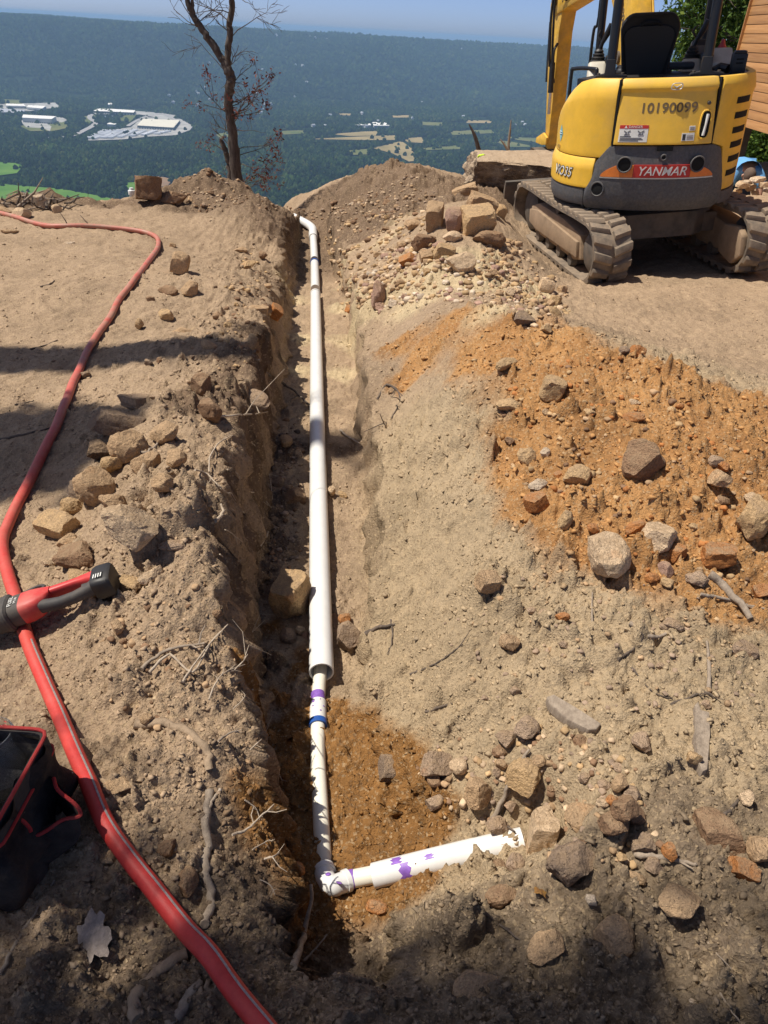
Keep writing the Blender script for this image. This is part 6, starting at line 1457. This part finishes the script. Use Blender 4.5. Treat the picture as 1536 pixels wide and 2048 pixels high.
stick([(0,880),(50,870),(110,855)], 6, M_ROOTD, 'dark twig on the plateau left of the hose', 'stick')
stick([(60,700),(90,692),(115,682)], 4, M_ROOTD, 'thin twig at the edge of the long shadow', 'stick')
stick([(82,575),(98,570),(110,562)], 4, M_ROOTD, 'small dark twig on the far plateau', 'stick')
stick([(30,810),(55,806),(68,802)], 4, M_ROOTD, 'short twig below the long shadow', 'stick')
for k, (a, b, c, d) in enumerate([(470,1010,500,1060),(500,985,530,1000),(455,940,480,960),(485,1290,510,1250),(505,1380,535,1395),(530,1545,560,1550),(520,905,545,1000),(440,1110,470,1150),(460,1180,490,1230),(470,1340,500,1300),(490,1600,520,1640),(505,1700,540,1680),(450,1060,475,1090),(480,880,515,900),(500,1500,530,1470),(520,1760,550,1790),(465,1420,492,1390)]):
    stick([(a, b), ((a + c) / 2 + 6, (b + d) / 2 - 4), (c, d)], 3, M_ROOTP, W_, 'root', twigs=3, over=.05, group='rootlets in the trench wall')
def plank(pts, label, mat=M_ROOTG, th=.02):
    q = [np.array(hit(a, b, Z)) for a, b in pts]; c = sum(q) / len(q); m = MB(); n = len(q); zz = c[2] + .012
    top = [(p[0] - c[0], p[1] - c[1], (p[2] - c[2]) * .6 + th) for p in q]; bot = [(x_, y_, z_ - th * 1.6) for x_, y_, z_ in top]
    m.add(top + bot, [tuple(range(n)), tuple(range(2 * n - 1, n - 1, -1))] + [(i, n + i, n + (i + 1) % n, (i + 1) % n) for i in range(n)])
    setp(m.build('wood_slab', mat, None, bevel=.004, loc=(c[0], c[1], c[2] + .004)), label, 'wood')
plank([(1090,1405),(1105,1400),(1150,1425),(1200,1455),(1190,1470),(1175,1468),(1130,1448),(1095,1425)], 'weathered grey wood slab slanting on the right slope')
plank([(1385,1420),(1392,1412),(1398,1430),(1414,1435),(1415,1480),(1410,1550),(1400,1555),(1390,1530),(1384,1480)], 'weathered grey wood slab standing upright in the photo beside dark soil')
# leaf
lc = np.array(hit(190, 1880, Z)); lf = []; 
for k in range(40):
    a = 2 * math.pi * k / 40; rr_ = .036 * (1 + .14 * math.cos(7 * a + .6) + .10 * math.cos(3 * a + 2) + .08 * math.sin(13 * a)); lf.append((rr_ * math.cos(a) * .9, rr_ * math.sin(a) * 1.35, .006 * math.sin(3 * a) + .004))
ml = MB(); ml.add([(0, 0, .010)] + lf + [(0, 0, .008)] + [(a, b, c - .0012) for a, b, c in lf], [(0, i + 1, (i + 1) % 40 + 1) for i in range(40)] + [(41, 42 + (i + 1) % 40, 42 + i) for i in range(40)] + [(i + 1, 42 + i, 42 + (i + 1) % 40, (i + 1) % 40 + 1) for i in range(40)])
setp(ml.build('dry_leaf', bark('dry_leaf', (.22, .18, .15), (.34, .28, .24), 80), None, loc=(lc[0], lc[1], gz(lc[0], lc[1]) + .012), rot=(.12, -.1, .4)), 'pale dry lobed leaf lying in the shade left of the hose', 'leaf')
lc = np.array(hit(1078, 1790, Z)); ml2 = ml.build('dry_leaf', bark('brown_leaf', (.30, .16, .03), (.20, .08, .03), 50), None, loc=(lc[0], lc[1], gz(lc[0], lc[1]) + .012), rot=(.5, .3, 2)); ml2.scale = (.45, .3, .5); setp(ml2, 'small curled yellow-brown leaf below the cream slab', 'leaf')
# ================================================================== TREES
M_BARK = bark('bark', (.045, .034, .027), (.13, .10, .08), 26)
def leaf_mat(name, a, b_, c_):
    m, t, b = nodes(name); at_ = nd(t, 'ShaderNodeVertexColor', layer_name='tint'); sp_ = nd(t, 'ShaderNodeSeparateColor'); t.links.new(at_.outputs[0], sp_.inputs[0])
    t.links.new(ramp(t, sp_.outputs[0], [(0, a), (.55, b_), (1, c_)]), b.inputs['Base Color']); b.inputs['Roughness'].default_value = .65; b.inputs['Specular IOR Level'].default_value = .2
    b.inputs['Subsurface Weight'].default_value = 0.0
    tr = nd(t, 'ShaderNodeBsdfTranslucent'); ms = nd(t, 'ShaderNodeMixShader'); ms.inputs[0].default_value = .3; t.links.new(ramp(t, sp_.outputs[0], [(0, a), (.55, b_), (1, c_)]), tr.inputs[0])
    t.links.new(b.outputs[0], ms.inputs[1]); t.links.new(tr.outputs[0], ms.inputs[2]); t.links.new(ms.outputs[0], [n for n in t.nodes if n.type == 'OUTPUT_MATERIAL'][0].inputs[0]); return m
M_LEAF = leaf_mat('green_leaves', (.035, .07, .012), (.085, .15, .024), (.20, .27, .04)); M_RLEAF = leaf_mat('dead_red_leaves', (.06, .022, .018), (.17, .05, .035), (.34, .12, .075))
def leaves(name, centers, sizes, mat, parent, seed, per=1, size=.05):
    r = np.random.default_rng(seed); c = np.repeat(centers, per, 0); n = len(c); c = c + r.normal(size=(n, 3)) * np.repeat(sizes, per)[:, None]
    u = r.normal(size=(n, 3)); u /= np.linalg.norm(u, axis=1)[:, None]; w = r.normal(size=(n, 3)); w -= (w * u).sum(1)[:, None] * u; w /= np.linalg.norm(w, axis=1)[:, None]
    s = size * r.uniform(.6, 1.3, n)[:, None]; nn = np.cross(u, w)
    v = np.stack([c - u * s, c + w * s * .45 + nn * s * .12, c + u * s, c - w * s * .45 + nn * s * .12], 1).reshape(-1, 3)
    f = np.arange(n * 4).reshape(-1, 4); me = mesh_of(name, v, f, False)
    ca = me.color_attributes.new('tint', 'FLOAT_COLOR', 'POINT'); q = np.repeat(np.clip(r.normal(.45, .25, n), 0, 1), 4); ca.data.foreach_set('color', np.stack([q, q, q, np.ones_like(q)], -1).astype(np.float32).ravel())
    return link(name, me, mat, parent)
def grow(m, p, d, ln, r, lev, rr, tips, gravity=.0, spread=.6, nseg=4, kids=(3, 5)):
    pts = [p]; rad = [r]
    for k in range(nseg):
        d = d + rr.normal(size=3) * .16 + np.array([0, 0, gravity]); d /= np.linalg.norm(d); pts.append(pts[-1] + d * ln / nseg); rad.append(r * (1 - .75 * (k + 1) / nseg) + .0012)
    m.tube([tuple(q) for q in pts], rad, 5 if r < .02 else 7, cap=False)
    if lev == 0: tips.append(pts[-1]); return
    for k in range(rr.integers(*kids)):
        i = rr.integers(1, nseg + 1); nd_ = d + rr.normal(size=3) * spread; nd_ /= np.linalg.norm(nd_)
        grow(m, pts[i], nd_, ln * rr.uniform(.4, .62), max(.0018, rad[i] * .62), lev - 1, rr, tips, gravity, spread, nseg, kids)
# --- the bare tree on the edge
TY = 10.4; rr = np.random.default_rng(12)
b0 = np.array(atY(474, 400, TY)); tree = empty('bare_tree', b0); setp(tree, 'bare forked dark tree standing on the plateau edge above the valley', 'tree')
T = lambda px, py, dy=0: np.array(atY(px, py, TY + dy)) - b0
spx = depth(b0) / F
def limb(name, pts, wpx):
    L = smoothline([T(*p) for p in pts], 5); n = len(L); w = np.interp(np.linspace(0, 1, n), np.linspace(0, 1, len(wpx)), wpx) * spx / 2
    L = [p + rr.normal(size=3) * .006 for p in L]; MB().tube([tuple(p) for p in L], [a * rr.uniform(.93, 1.07) for a in w], 12).build(name, M_BARK, tree); return L
tk = limb('trunk', [(478, 400), (474, 365), (468, 300), (462, 250), (457, 215), (459, 180), (461, 155), (454, 135), (448, 122)], [25, 23, 19, 16.5, 17, 18, 15])
l1 = limb('limb', [(452, 132), (440, 110), (420, 82), (405, 60), (390, 38), (378, 12), (372, -15), (366, -60), (350, -120)], [14, 13.5, 12, 11, 9, 7, 3])
l2 = limb('limb', [(455, 135), (456, 100), (460, 60), (463, 20), (466, -20), (472, -70), (470, -140)], [12, 11.5, 11, 10, 8, 3])
l3 = limb('limb', [(388, 36), (386, 14), (384, -10), (392, -60)], [7, 6, 5, 2])
st = limb('broken_trunk', [(466, 400), (462, 360), (457, 330), (450, 300), (441, 276)], [13, 11, 10, 10, 7])
br = MB(); tips = []; low = []
for src, n, a, b in ((l1, 8, 10, 40), (l2, 10, 4, 30), (tk, 4, 14, 40)):
    for k in range(n):
        p = src[rr.integers(a, min(b, len(src) - 1))]; d = np.array([rr.choice([-1, 1]) * rr.uniform(.5, 1), rr.normal() * .6, rr.uniform(.0, .9)]); d /= np.linalg.norm(d)
        grow(br, p, d, rr.uniform(.3, .75), .0062, 2, rr, tips, .03, .5)
for k in range(22):
    p = tk[rr.integers(3, 22)]; sd = rr.choice([-1, 1, 1, 1]); d = np.array([sd * rr.uniform(.6, 1), rr.normal() * .5, rr.uniform(.05, .5)]); d /= np.linalg.norm(d)
    grow(br, p, d, rr.uniform(.3, .62), .0055, 1, rr, low, .02, .5)
br.build('branches', M_BARK, tree, angle=80)
low = np.array(low); sel = low[: int(len(low) * .7)]; leaves('dead_leaves', sel, np.full(len(sel), .035), M_RLEAF, tree, 3, 16, .022)
# --- stubs on the skyline behind the boulder
for pts, w, lab in (([(962, 322), (955, 290), (948, 268), (938, 248)], [9, 8, 6, 2], 'dark leaning dead sapling behind the giant boulder'), ([(1018, 320), (1017, 290), (1020, 262), (1022, 240)], [6, 5, 4, 1.5], 'pale forked dead sapling behind the giant boulder')):
    q = [np.array(atY(a, b, 10.4)) for a, b in pts]; o = q[0]; L = smoothline([p - o for p in q], 4); ww = np.interp(np.linspace(0, 1, len(L)), np.linspace(0, 1, 4), w) * .0067 / 2
    m = MB().tube([(0, 0, -.9)] + [tuple(p) for p in L], [ww[0]] + list(ww), 8)
    if 'pale' in lab: e = [np.array(atY(a, b, 10.4)) - o for a, b in ((1018, 305), (1008, 288), (1000, 278))]; m.tube([tuple(p) for p in e], [.017, .014, .004], 7)
    setp(m.build('dead_sapling', M_ROOTG if 'pale' in lab else M_BARK, None, loc=o), lab, 'sapling')
# --- leafy trees
def leafy(name, base, h, crown_c, crown_r, nleaf, lab, seed, leaf=.055, trunk_r=.12, group=None, dens=.5, mat=M_LEAF):
    r = np.random.default_rng(seed); t = empty(name, base); setp(t, lab, 'tree', group); m = MB(); tips = []
    cc = np.array(crown_c, float)
    m.tube([tuple(p) for p in smoothline([(0, 0, -.4), (.05, .02, h * .3), tuple(cc * .6 + np.array([.08, 0, 0])), tuple(cc + np.array([0, 0, crown_r[2] * .6]))], 5)], list(np.linspace(trunk_r, trunk_r * .2, 16)), 9)
    for k in range(14):
        z = r.uniform(.35, 1); p = cc * z; d = r.normal(size=3); d[2] = abs(d[2]) * .6; d /= np.linalg.norm(d); grow(m, p, d, np.mean(crown_r) * 1.0, trunk_r * .3, 1, r, tips, .02, .6)
    m.build('trunk', M_BARK, t, angle=70)
    nc = nleaf // 40; u = r.normal(size=(nc, 3)); u /= np.linalg.norm(u, axis=1)[:, None]; rad = r.uniform(.15, 1, nc) ** .5
    c = cc + u * rad[:, None] * np.array(crown_r) * (1 + .35 * noise3(u[:, 0] * 1.6, u[:, 1] * 1.6, u[:, 2] * 1.6 + seed, 3))[:, None]
    c = np.vstack([c, np.array(tips)[: max(1, nc // 4)]]); leaves('crown', c, np.full(len(c), np.mean(crown_r) * .13), mat, t, seed + 1, 38, leaf); return t
p = atY(1425, 60, 19); leafy('leafy_tree', (p[0], p[1], -1), 4, (.0, 0, 3.3), (1.05, 1.2, 1.5), 9000, 'sunlit green tree behind the excavator posts', 41, .06)
p = atY(1475, 40, 21); leafy('leafy_tree', (p[0] + .2, p[1], -1), 4, (.2, 0, 4.2), (.9, 1.2, 2.0), 9000, 'taller green tree beside the wooden house wall', 42, .07)
p = atY(1530, 290, 17); leafy('shrub', (p[0] + .4, p[1], p[2] - 1.0), 1.2, (0, 0, .95), (.95, .8, .75), 9000, 'dark green shrub below the wooden house wall', 43, .05, .05)
p = atY(1500, 300, 20); leafy('shrub', (p[0] + .2, p[1], p[2] - 1.2), 1.2, (0, 0, 1.2), (1.3, .8, .9), 8000, 'green bush behind the crouching person', 44, .055, .05)
# --- trees left of and behind the viewer, known by the shade they throw
sg = empty('dead_tree', (-6.6, 3.66, 0)); setp(sg, 'tall dead trunk left of the plateau, out of view, throwing the long shadow', 'tree')
m = MB(); m.tube([tuple(p) for p in smoothline([(0, 0, -.2), (.02, 0, 2.5), (0, .04, 5), (.05, .02, 8.3), (.03, 0, 11.2), (.05, .0, 12.0)], 6)], list(np.interp(np.linspace(0, 1, 31), [0, .5, .85, 1], [.24, .20, .19, .12])), 14); m.build('trunk', M_BARK, sg)
m = MB(); tp = []; r9 = np.random.default_rng(9)
for k in range(5): grow(m, np.array([0, 0, r9.uniform(10.2, 11.8)]), np.array([r9.normal() * .4, r9.normal() * .4, .8]), .9, .05, 1, r9, tp, .0, .6)
m.build('branches', M_BARK, sg, angle=80)
def shade_tree(gx, gy, hc, rad, n, lab, seed, leaf=.10):
    """place a crown so that its shade falls round (gx, gy)"""
    c = np.array([gx, gy, 0]) + SUN * (hc / SUN[2]); return leafy('oak_tree', (c[0] - .8, c[1] - .3, -.1), hc * .5, (.8, .3, hc + .1), rad, n, lab, seed, leaf, .16)
shade_tree(-1.55, 2.72, 7.2, (.5, .36, .5), 2600, 'small leafy tree left of the plateau, out of view', 51, .08)
shade_tree(-.75, .46, 8.0, (1.0, .36, .8), 950, 'leafy oak left of the viewer, out of view', 52, .065)
shade_tree(.15, .40, 8.6, (1.0, .40, .8), 2000, 'leafy oak behind the viewer, out of view', 53, .065)
shade_tree(.90, .42, 9.0, (.9, .36, .8), 1500, 'larger leafy oak behind the viewer, out of view', 54, .065)

# ================================================================== HOUSE with wooden siding
hd = math.radians(2.0); hn = np.array([math.sin(hd), math.cos(hd)]); hc = np.array(atY(1478, 110, 14.0)); hz = .62
house = empty('wooden_house', (hc[0], hc[1], hz)); setp(house, 'corner of a house clad in fresh orange-brown horizontal boards', 'house')
house.rotation_euler = (0, 0, math.radians(-2))
def wood():
    m, t, b = nodes('cedar_board'); co = nd(t, 'ShaderNodeTexCoord').outputs['Object']; oi = nd(t, 'ShaderNodeObjectInfo'); mp = nd(t, 'ShaderNodeMapping'); mp.inputs['Scale'].default_value = (1, .35, 9); t.links.new(co, mp.inputs[0])
    ad = nd(t, 'ShaderNodeVectorMath', operation='ADD'); t.links.new(mp.outputs[0], ad.inputs[0]); q = nd(t, 'ShaderNodeMath', operation='MULTIPLY', n1=60.0); t.links.new(oi.outputs['Random'], q.inputs[0]); t.links.new(q.outputs[0], ad.inputs[1])
    n = tnoise(t, 2.2, 6, .7, ad.outputs[0]).outputs[0]; c = ramp(t, n, [(.3, (.36, .165, .05)), (.55, (.50, .25, .085)), (.75, (.56, .31, .12))]); vv = nd(t, 'ShaderNodeMath', operation='MULTIPLY_ADD', n1=.35, n2=.8); t.links.new(oi.outputs['Random'], vv.inputs[0])
    c2 = mixc(t, 1.0, c, vv.outputs[0], 'MULTIPLY'); t.links.new(c2, b.inputs['Base Color']); b.inputs['Roughness'].default_value = .6; bump(t, b, n, .004, .3); return m
M_WOOD = wood(); M_WALL = pm('house_wrap', (.10, .08, .06), .9)
MB().box((2.2, -4.5, 1.9), (4.3, 8.9, 3.75)).build('wall', M_WALL, house)
MB().prism([(-.35, 3.75), (2.2, 5.2), (4.8, 3.75)], -9.3, .35, 'Y').build('roof', pm('roof_shingles', (.08, .075, .07), .9), house)
bmesh_b = MB().prism([(.0, 0), (-.020, .003), (-.014, .119), (.0, .118)], -9.0, .0, 'Y'); b0_ = bmesh_b.build('board', M_WOOD, house, bevel=.002); bme = b0_.data
for k in range(1, 30): link('board', bme, M_WOOD, house, (0, 0, k * .122))
MB().box((-.012, .012, 1.8), (.09, .03, 3.6)).build('corner_trim', M_WOOD, house)
for y in (-.5, -3, -6, -8.6): MB().box((.25, y, -.55), (.18, .18, 1.2)).build('footing_post', M_WALL, house)

# ================================================================== PERSON bent over behind the rubble
pp = np.array(at(1500, 372, 0.0)); pp = pp * 1.0; PY = 10.9; pp = np.array(atY(1490, 372, PY)); per = empty('person', (pp[0] + .06, pp[1] + .25, gz(pp[0], pp[1] + .25) - .02)); setp(per, 'person in a blue shirt and brown cap bending down behind the rubble', 'person')
per.rotation_euler = (0, 0, math.radians(-8))
def skin(name, joints, edges, radii, mat, parent, sub=2, root=0):
    me = bpy.data.meshes.new(name); me.from_pydata(joints, edges, []); o = link(name, me, None, parent); sk = o.modifiers.new('skin', 'SKIN'); sk.use_smooth_shade = True
    for i, r in enumerate(radii): me.skin_vertices[0].data[i].radius = r if hasattr(r, '__len__') else (r, r)
    me.skin_vertices[0].data[root].use_root = True; sb = o.modifiers.new('sub', 'SUBSURF'); sb.levels = sub; sb.render_levels = sub
    me.materials.append(mat); return o
# kneeling, torso bent towards the viewer, arms reaching down
M_SHIRT = pm('blue_shirt', (.12, .33, .62), .85, var=.12, scale=9, bmp=.012, bscale=9); M_SKIN = pm('skin', (.42, .24, .16), .55, var=.1, scale=20); M_CAP = pm('brown_cap', (.11, .075, .055), .9, var=.25, scale=30); M_JEANS = pm('jeans', (.05, .065, .10), .9, var=.2, scale=12)
J = [(0, .32, .42), (0, .22, .56), (0, .06, .62), (0, -.06, .58), (0, -.12, .54), (-.13, -.04, .56), (-.19, -.10, .50), (-.22, -.18, .30), (-.14, -.28, .14), (.13, -.04, .56), (.19, -.10, .50), (.22, -.18, .30), (.14, -.28, .14),
     (-.10, .30, .38), (-.13, .02, .10), (-.13, .38, .07), (-.13, .48, .05), (.10, .30, .38), (.13, .02, .10), (.13, .38, .07), (.13, .48, .05)]
E_ = [(0, 1), (1, 2), (2, 3), (3, 4), (3, 5), (5, 6), (6, 7), (7, 8), (3, 9), (9, 10), (10, 11), (11, 12), (0, 13), (13, 14), (14, 15), (15, 16), (0, 17), (17, 18), (18, 19), (19, 20)]
skin('body', J, E_, [.11, .12, .125, .11, .06, .075, .062, .045, .032, .075, .062, .045, .032, .09, .065, .05, .04, .09, .065, .05, .04], M_SKIN, per)
shirt = skin('shirt', [J[i] for i in (1, 2, 3, 5, 6, 9, 10)] + [(-.215, -.165, .36), (.215, -.165, .36), (0, .30, .46)], [(9, 0), (0, 1), (1, 2), (2, 3), (3, 4), (4, 7), (2, 5), (5, 6), (6, 8)], [.180, .192, .170, .105, .09, .105, .09, .078, .078, .185], M_SHIRT, per, root=1)
skin('trousers', [J[0]] + [J[i] for i in (13, 14, 15, 16, 17, 18, 19, 20)] + [(0, .26, .5)], [(9, 0), (0, 1), (1, 2), (2, 3), (3, 4), (0, 5), (5, 6), (6, 7), (7, 8)], [.145, .105, .078, .065, .05, .105, .078, .065, .05, .14], M_JEANS, per)
hd_ = empty('head', (0, -.20, .535), (math.radians(62), 0, 0), parent=per)
v, f = ICO3; hv = v * np.array([.078, .096, .115]); hv[:, 1] -= .015 * (hv[:, 2] < -.03) * 1.0; link('face', mesh_of('face', hv, f, True, None), M_SKIN, hd_)
nose = MB().lathe([(.001, .02), (.012, .0), (.016, -.02), (.001, -.026)], (0, -.098, -.01), 'Z', 10).build('nose', M_SKIN, hd_)
for x in (-.03, .03): MB().lathe([(.001, -.01), (.009, -.006), (.009, .006), (.001, .01)], (x, -.088, .012), 'Z', 8).build('eye', M_VOID, hd_)
for x in (-.08, .08): MB().lathe([(.001, -.03), (.016, -.02), (.02, .01), (.001, .03)], (x, .0, .0), 'Z', 8).build('ear', M_SKIN, hd_)
MB().box((0, -.092, -.055), (.045, .01, .008)).build('mouth', M_RED, hd_)
cv = v[:, :] * np.array([.087, .104, .118]); cap = MB(); keep_ = [tuple(q) for q in f if all(v[i][2] > .05 for i in q)]; cap.add([tuple(p) for p in cv], keep_); capo = cap.build('cap', M_CAP, hd_); capo.location = (0, .002, .008)
bmm = bmesh.new(); bmm.from_mesh(capo.data); bmesh.ops.delete(bmm, geom=[q for q in bmm.verts if not q.link_faces], context='VERTS'); bmm.to_mesh(capo.data); bmm.free()
br_ = MB(); O = [[(.075 * math.sin(a), -.088 * math.cos(a) - s * .075 * math.cos(a * .9), .020 - s * .012 - .02 * abs(math.sin(a)) * s) for s in (0, .5, 1)] for a in np.linspace(-1.0, 1.0, 9)]; I = [[(x_, y_, z_ - .006) for x_, y_, z_ in q] for q in O]; br_.shell(O, I).build('cap_brim', M_CAP, hd_)
for sx in (-1, 1):
    h = empty('hand', (sx * .14, -.28, .14), (math.radians(-60), 0, sx * .2), parent=per); MB().box((0, -.04, 0), (.075, .085, .028)).build('palm', M_SKIN, h, bevel=.012)
    for k, ln in enumerate((.062, .072, .068, .055)): x_ = -.028 + k * .019; MB().tube([(x_, -.078, 0), (x_, -.078 - ln * .55, -.008), (x_, -.078 - ln * .9, -.026)], [.0088, .008, .0065], 7).build('finger', M_SKIN, h)
    MB().tube([(-sx * .034, -.02, 0), (-sx * .055, -.05, -.01), (-sx * .05, -.08, -.022)], [.0105, .0095, .0075], 7).build('thumb', M_SKIN, h)
# rubble in front of the person
for k, (a, b, w, h, c) in enumerate([(1486,372,30,14,'cream'),(1515,362,34,12,'pale'),(1500,378,24,12,'tan'),(1528,372,22,12,'cream'),(1475,385,20,10,'yellow'),(1536,382,24,12,'pale'),(1493,366,18,9,'pale'),(1462,392,18,9,'tan'),(1510,388,18,8,'cream')]):
    rock(a, b, w, h, c, 'pale rubble stone piled in front of the crouching person', .95, 700 + k, .1, 1, .3, 'rubble in front of the person', sub=2, dist=10.25 + .05 * (k % 3))
# root pile at the far left
sp0 = np.array(hit(55, 415)); rp_ = empty('root_pile', sp0); setp(rp_, 'tangled pile of dark torn roots at the far left plateau edge', 'roots'); r5 = np.random.default_rng(21)
for k in range(38):
    a = np.array([r5.uniform(-.35, .40), r5.uniform(-.1, .25), r5.uniform(.0, .06)]); d = r5.normal(size=3) * np.array([.13, .10, .07]); d[2] = abs(d[2])
    MB().tube([tuple(a), tuple(a + d * .5 + r5.normal(size=3) * .04), tuple(a + d + r5.normal(size=3) * .04)], [.013 * r5.uniform(.4, 1.5), .009, .003], 6).build('root', [M_ROOTD, M_ROOTG, M_BARK][k % 3], rp_)
for k, (a, b, c, d) in enumerate([(140,455,120,425),(186,457,160,430),(150,420,150,440),(100,400,95,388),(175,395,175,380),(55,390,60,372)]):
    q0, q1 = np.array(hit(a, b)), None; q1 = atY(c, d, q0[1] + .02); setp(MB().tube([(0, 0, -.03), tuple((q1 - q0) * .5 + r5.normal(size=3) * .01), tuple(q1 - q0)], [.006, .005, .002], 5).build('twig', M_ROOTD, None, loc=q0), 'thin dry twig sticking up near the far end of the hose', 'twig', 'twigs by the far hose')

# ================================================================== FAR BUILDINGS
M_ROOFW = pm('white_roof', (.80, .78, .72), .7, var=.05, scale=.05); M_WALLW = pm('white_wall', (.56, .56, .55), .8, var=.05, scale=.1); M_WALLD = pm('dark_wall', (.07, .08, .10), .8, var=.1, scale=.1); M_ROOFG = pm('grey_roof', (.38, .40, .44), .8, var=.08, scale=.05); M_ROOFT = pm('tan_roof', (.66, .62, .50), .8, var=.05, scale=.05)
def far_box(name, quad, h, roofm, wallm, lab, cat='building', group=None, base=None):
    """quad: roof corners in the photograph"""
    q = [np.array(vpt(a, b, 1.0 + h)) for a, b in quad]; zt = np.mean([p[2] for p in q]); q = [at(a, b, zt) for a, b in quad]; c = sum(q) / 4; o = empty(name, (c[0], c[1], zt - h)); setp(o, lab, cat, group)
    P2 = [((p[0] - c[0]), (p[1] - c[1])) for p in q]; MB().prism([(x * .995, y * .995) for x, y in P2], -2, h - .6, 'Z').build('wall', wallm, o, smooth=False)
    MB().prism(P2, h - .6, h, 'Z').build('roof', roofm, o, smooth=False)
    nb = 14; (x0, y0), (x1, y1) = P2[3], P2[2]
    if h > 6:
        for k in range(nb):
            u = (k + .5) / nb; d = np.array([x1 - x0, y1 - y0]); L = np.linalg.norm(d); cx_, cy_ = x0 + d[0] * u, y0 + d[1] * u; ang = math.atan2(d[1], d[0]); MB().box((cx_, cy_, 2.2), (L / nb * .55, 1.0, 3.2), Matrix.Rotation(ang, 3, 'Z')).build('dock_door', M_WALLW if wallm is M_WALLD else M_WALLD, o, smooth=False)
far_box('warehouse', [(286, 237.5), (360, 240), (347, 255), (274, 250.6)], 9, M_ROOFT, M_WALLD, 'largest cream-roofed warehouse behind rows of parked trailers')
far_box('warehouse', [(46, 229), (112, 232.5), (103, 238), (44, 235)], 13, M_ROOFW, M_WALLW, 'white-walled warehouse left of the valley road')
far_box('warehouse', [(197, 216), (271, 220.5), (267, 225), (187, 221.6)], 8, M_ROOFW, M_WALLD, 'long low white-roofed warehouse behind the dark pond')
far_box('warehouse', [(12, 207), (47, 208), (52, 212), (12, 211)], 8, M_ROOFW, M_WALLW, 'small white-roofed shed at the far left of the valley')
far_box('warehouse', [(56, 210), (92, 212), (84, 217), (54, 214)], 8, M_ROOFW, M_WALLW, 'white shed right of the far left one')
far_box('warehouse', [(0, 217), (50, 220), (46, 226), (0, 224)], 6, M_ROOFG, M_WALLD, 'grey-roofed shed cut by the left picture edge')
far_box('warehouse', [(216, 245), (235, 245.5), (230, 249), (214, 248)], 5, M_ROOFW, M_WALLW, 'little white round-looking shed above the trailer yard')
far_box('warehouse', [(216, 206), (224, 206), (224, 209), (216, 209)], 10, M_ROOFW, M_WALLW, 'tiny white tower block behind the long warehouse')
far_box('school', [(702, 247), (740, 246), (742, 250), (704, 250)], 7, M_ROOFW, M_WALLW, 'long white-roofed building in mid valley, left part')
far_box('school', [(744, 244), (776, 245), (779, 251), (748, 251)], 7, M_ROOFW, M_WALLW, 'long white-roofed building in mid valley, right part')
pd = [vpt(a, b, 2.6) for a, b in ((193, 232), (236, 231), (222, 242), (208, 243))]; setp(link('pond', mesh_of('pond', pd, [(0, 1, 2, 3)], False), pm('pond_water', (.16, .19, .24), .3, var=.1, scale=.05)), kind='structure')
rh = np.random.default_rng(31); hm_ = {}
for k in range(46):
    a, b = (rh.uniform(330, 620), rh.uniform(178, 232)) if k < 22 else ((rh.uniform(620, 1090), rh.uniform(205, 262)) if k < 36 else (rh.uniform(230, 1050), 0))
    if k >= 36: b = 66 + .0567 * (a - 823) + rh.uniform(19, 30)
    p = np.array(vpt(a, b, 0)) if k < 36 else None
    if p is None:
        best = None
        for yy in np.linspace(3800, 7000, 200):
            q = atY(a, b, yy)
            if q[2] < valley_h(q[0], q[1]): best = q; break
        if best is None: continue
        p = best
    s = rh.uniform(8, 13); rt = rh.uniform(0, 3.1)
    if 'house' not in hm_:
        hm_['w'] = MB().box((0, 0, .28), (1, .7, .56)); hm_['r'] = MB().prism([(-.40, .56), (0, .85), (.40, .56)], -.54, .54, 'X'); hm_['house'] = 1
        w0 = hm_['w'].build('wall', M_WALLW, None, smooth=False); r0 = hm_['r'].build('roof', M_ROOFG, None, smooth=False); hm_['wm'], hm_['rm'] = w0.data, r0.data; bpy.data.objects.remove(w0); bpy.data.objects.remove(r0)
    o = empty('house', (p[0], p[1], float(valley_h(p[0], p[1])) + 6), (0, 0, rt)); o.scale = (s, s, s); setp(o, 'tiny pale house among trees in the valley' if k < 36 else 'tiny pale house on the crest of the far ridge', 'house', 'houses scattered in the valley' if k < 36 else 'houses on the far ridge')
    link('wall', hm_['wm'], None, o); link('roof', hm_['rm'], None, o)
# trailers parked in rows on the yard
tm_ = MB().box((0, 0, 2.4), (14, 2.7, 3.4)).build('trailer', pm('trailer_white', (.75, .77, .80), .5, var=.05), None, smooth=False); tme = tm_.data; bpy.data.objects.remove(tm_); wm = MB().box((-4, 0, .35), (3, 2.4, .7)).build('wheels', M_BLK, None, smooth=False); wme = wm.data; bpy.data.objects.remove(wm)
for row, ((a0, b0_), (a1, b1)) in enumerate([((176, 278), (212, 262)), ((188, 279), (226, 262)), ((205, 278), (240, 262)), ((218, 278), (256, 261)), ((240, 276), (272, 261)), ((262, 274), (290, 263)), ((285, 272), (312, 263)), ((310, 270), (340, 263))]):
    p0, p1 = np.array(vpt(a0, b0_, 2.4)), np.array(vpt(a1, b1, 2.4)); n = int(np.linalg.norm(p1 - p0) / 4.2); n = min(n, 34); d = (p1 - p0); an = math.atan2(d[1], d[0]) + math.pi / 2
    for k in range(n):
        if rh.uniform() < .12: continue
        p = p0 + d * (k / n); o = empty('trailer', p, (0, 0, an)); setp(o, 'white trailer parked in the rows before the largest warehouse', 'trailer', 'trailers parked in rows'); link('box', tme, None, o); link('wheels', wme, None, o)
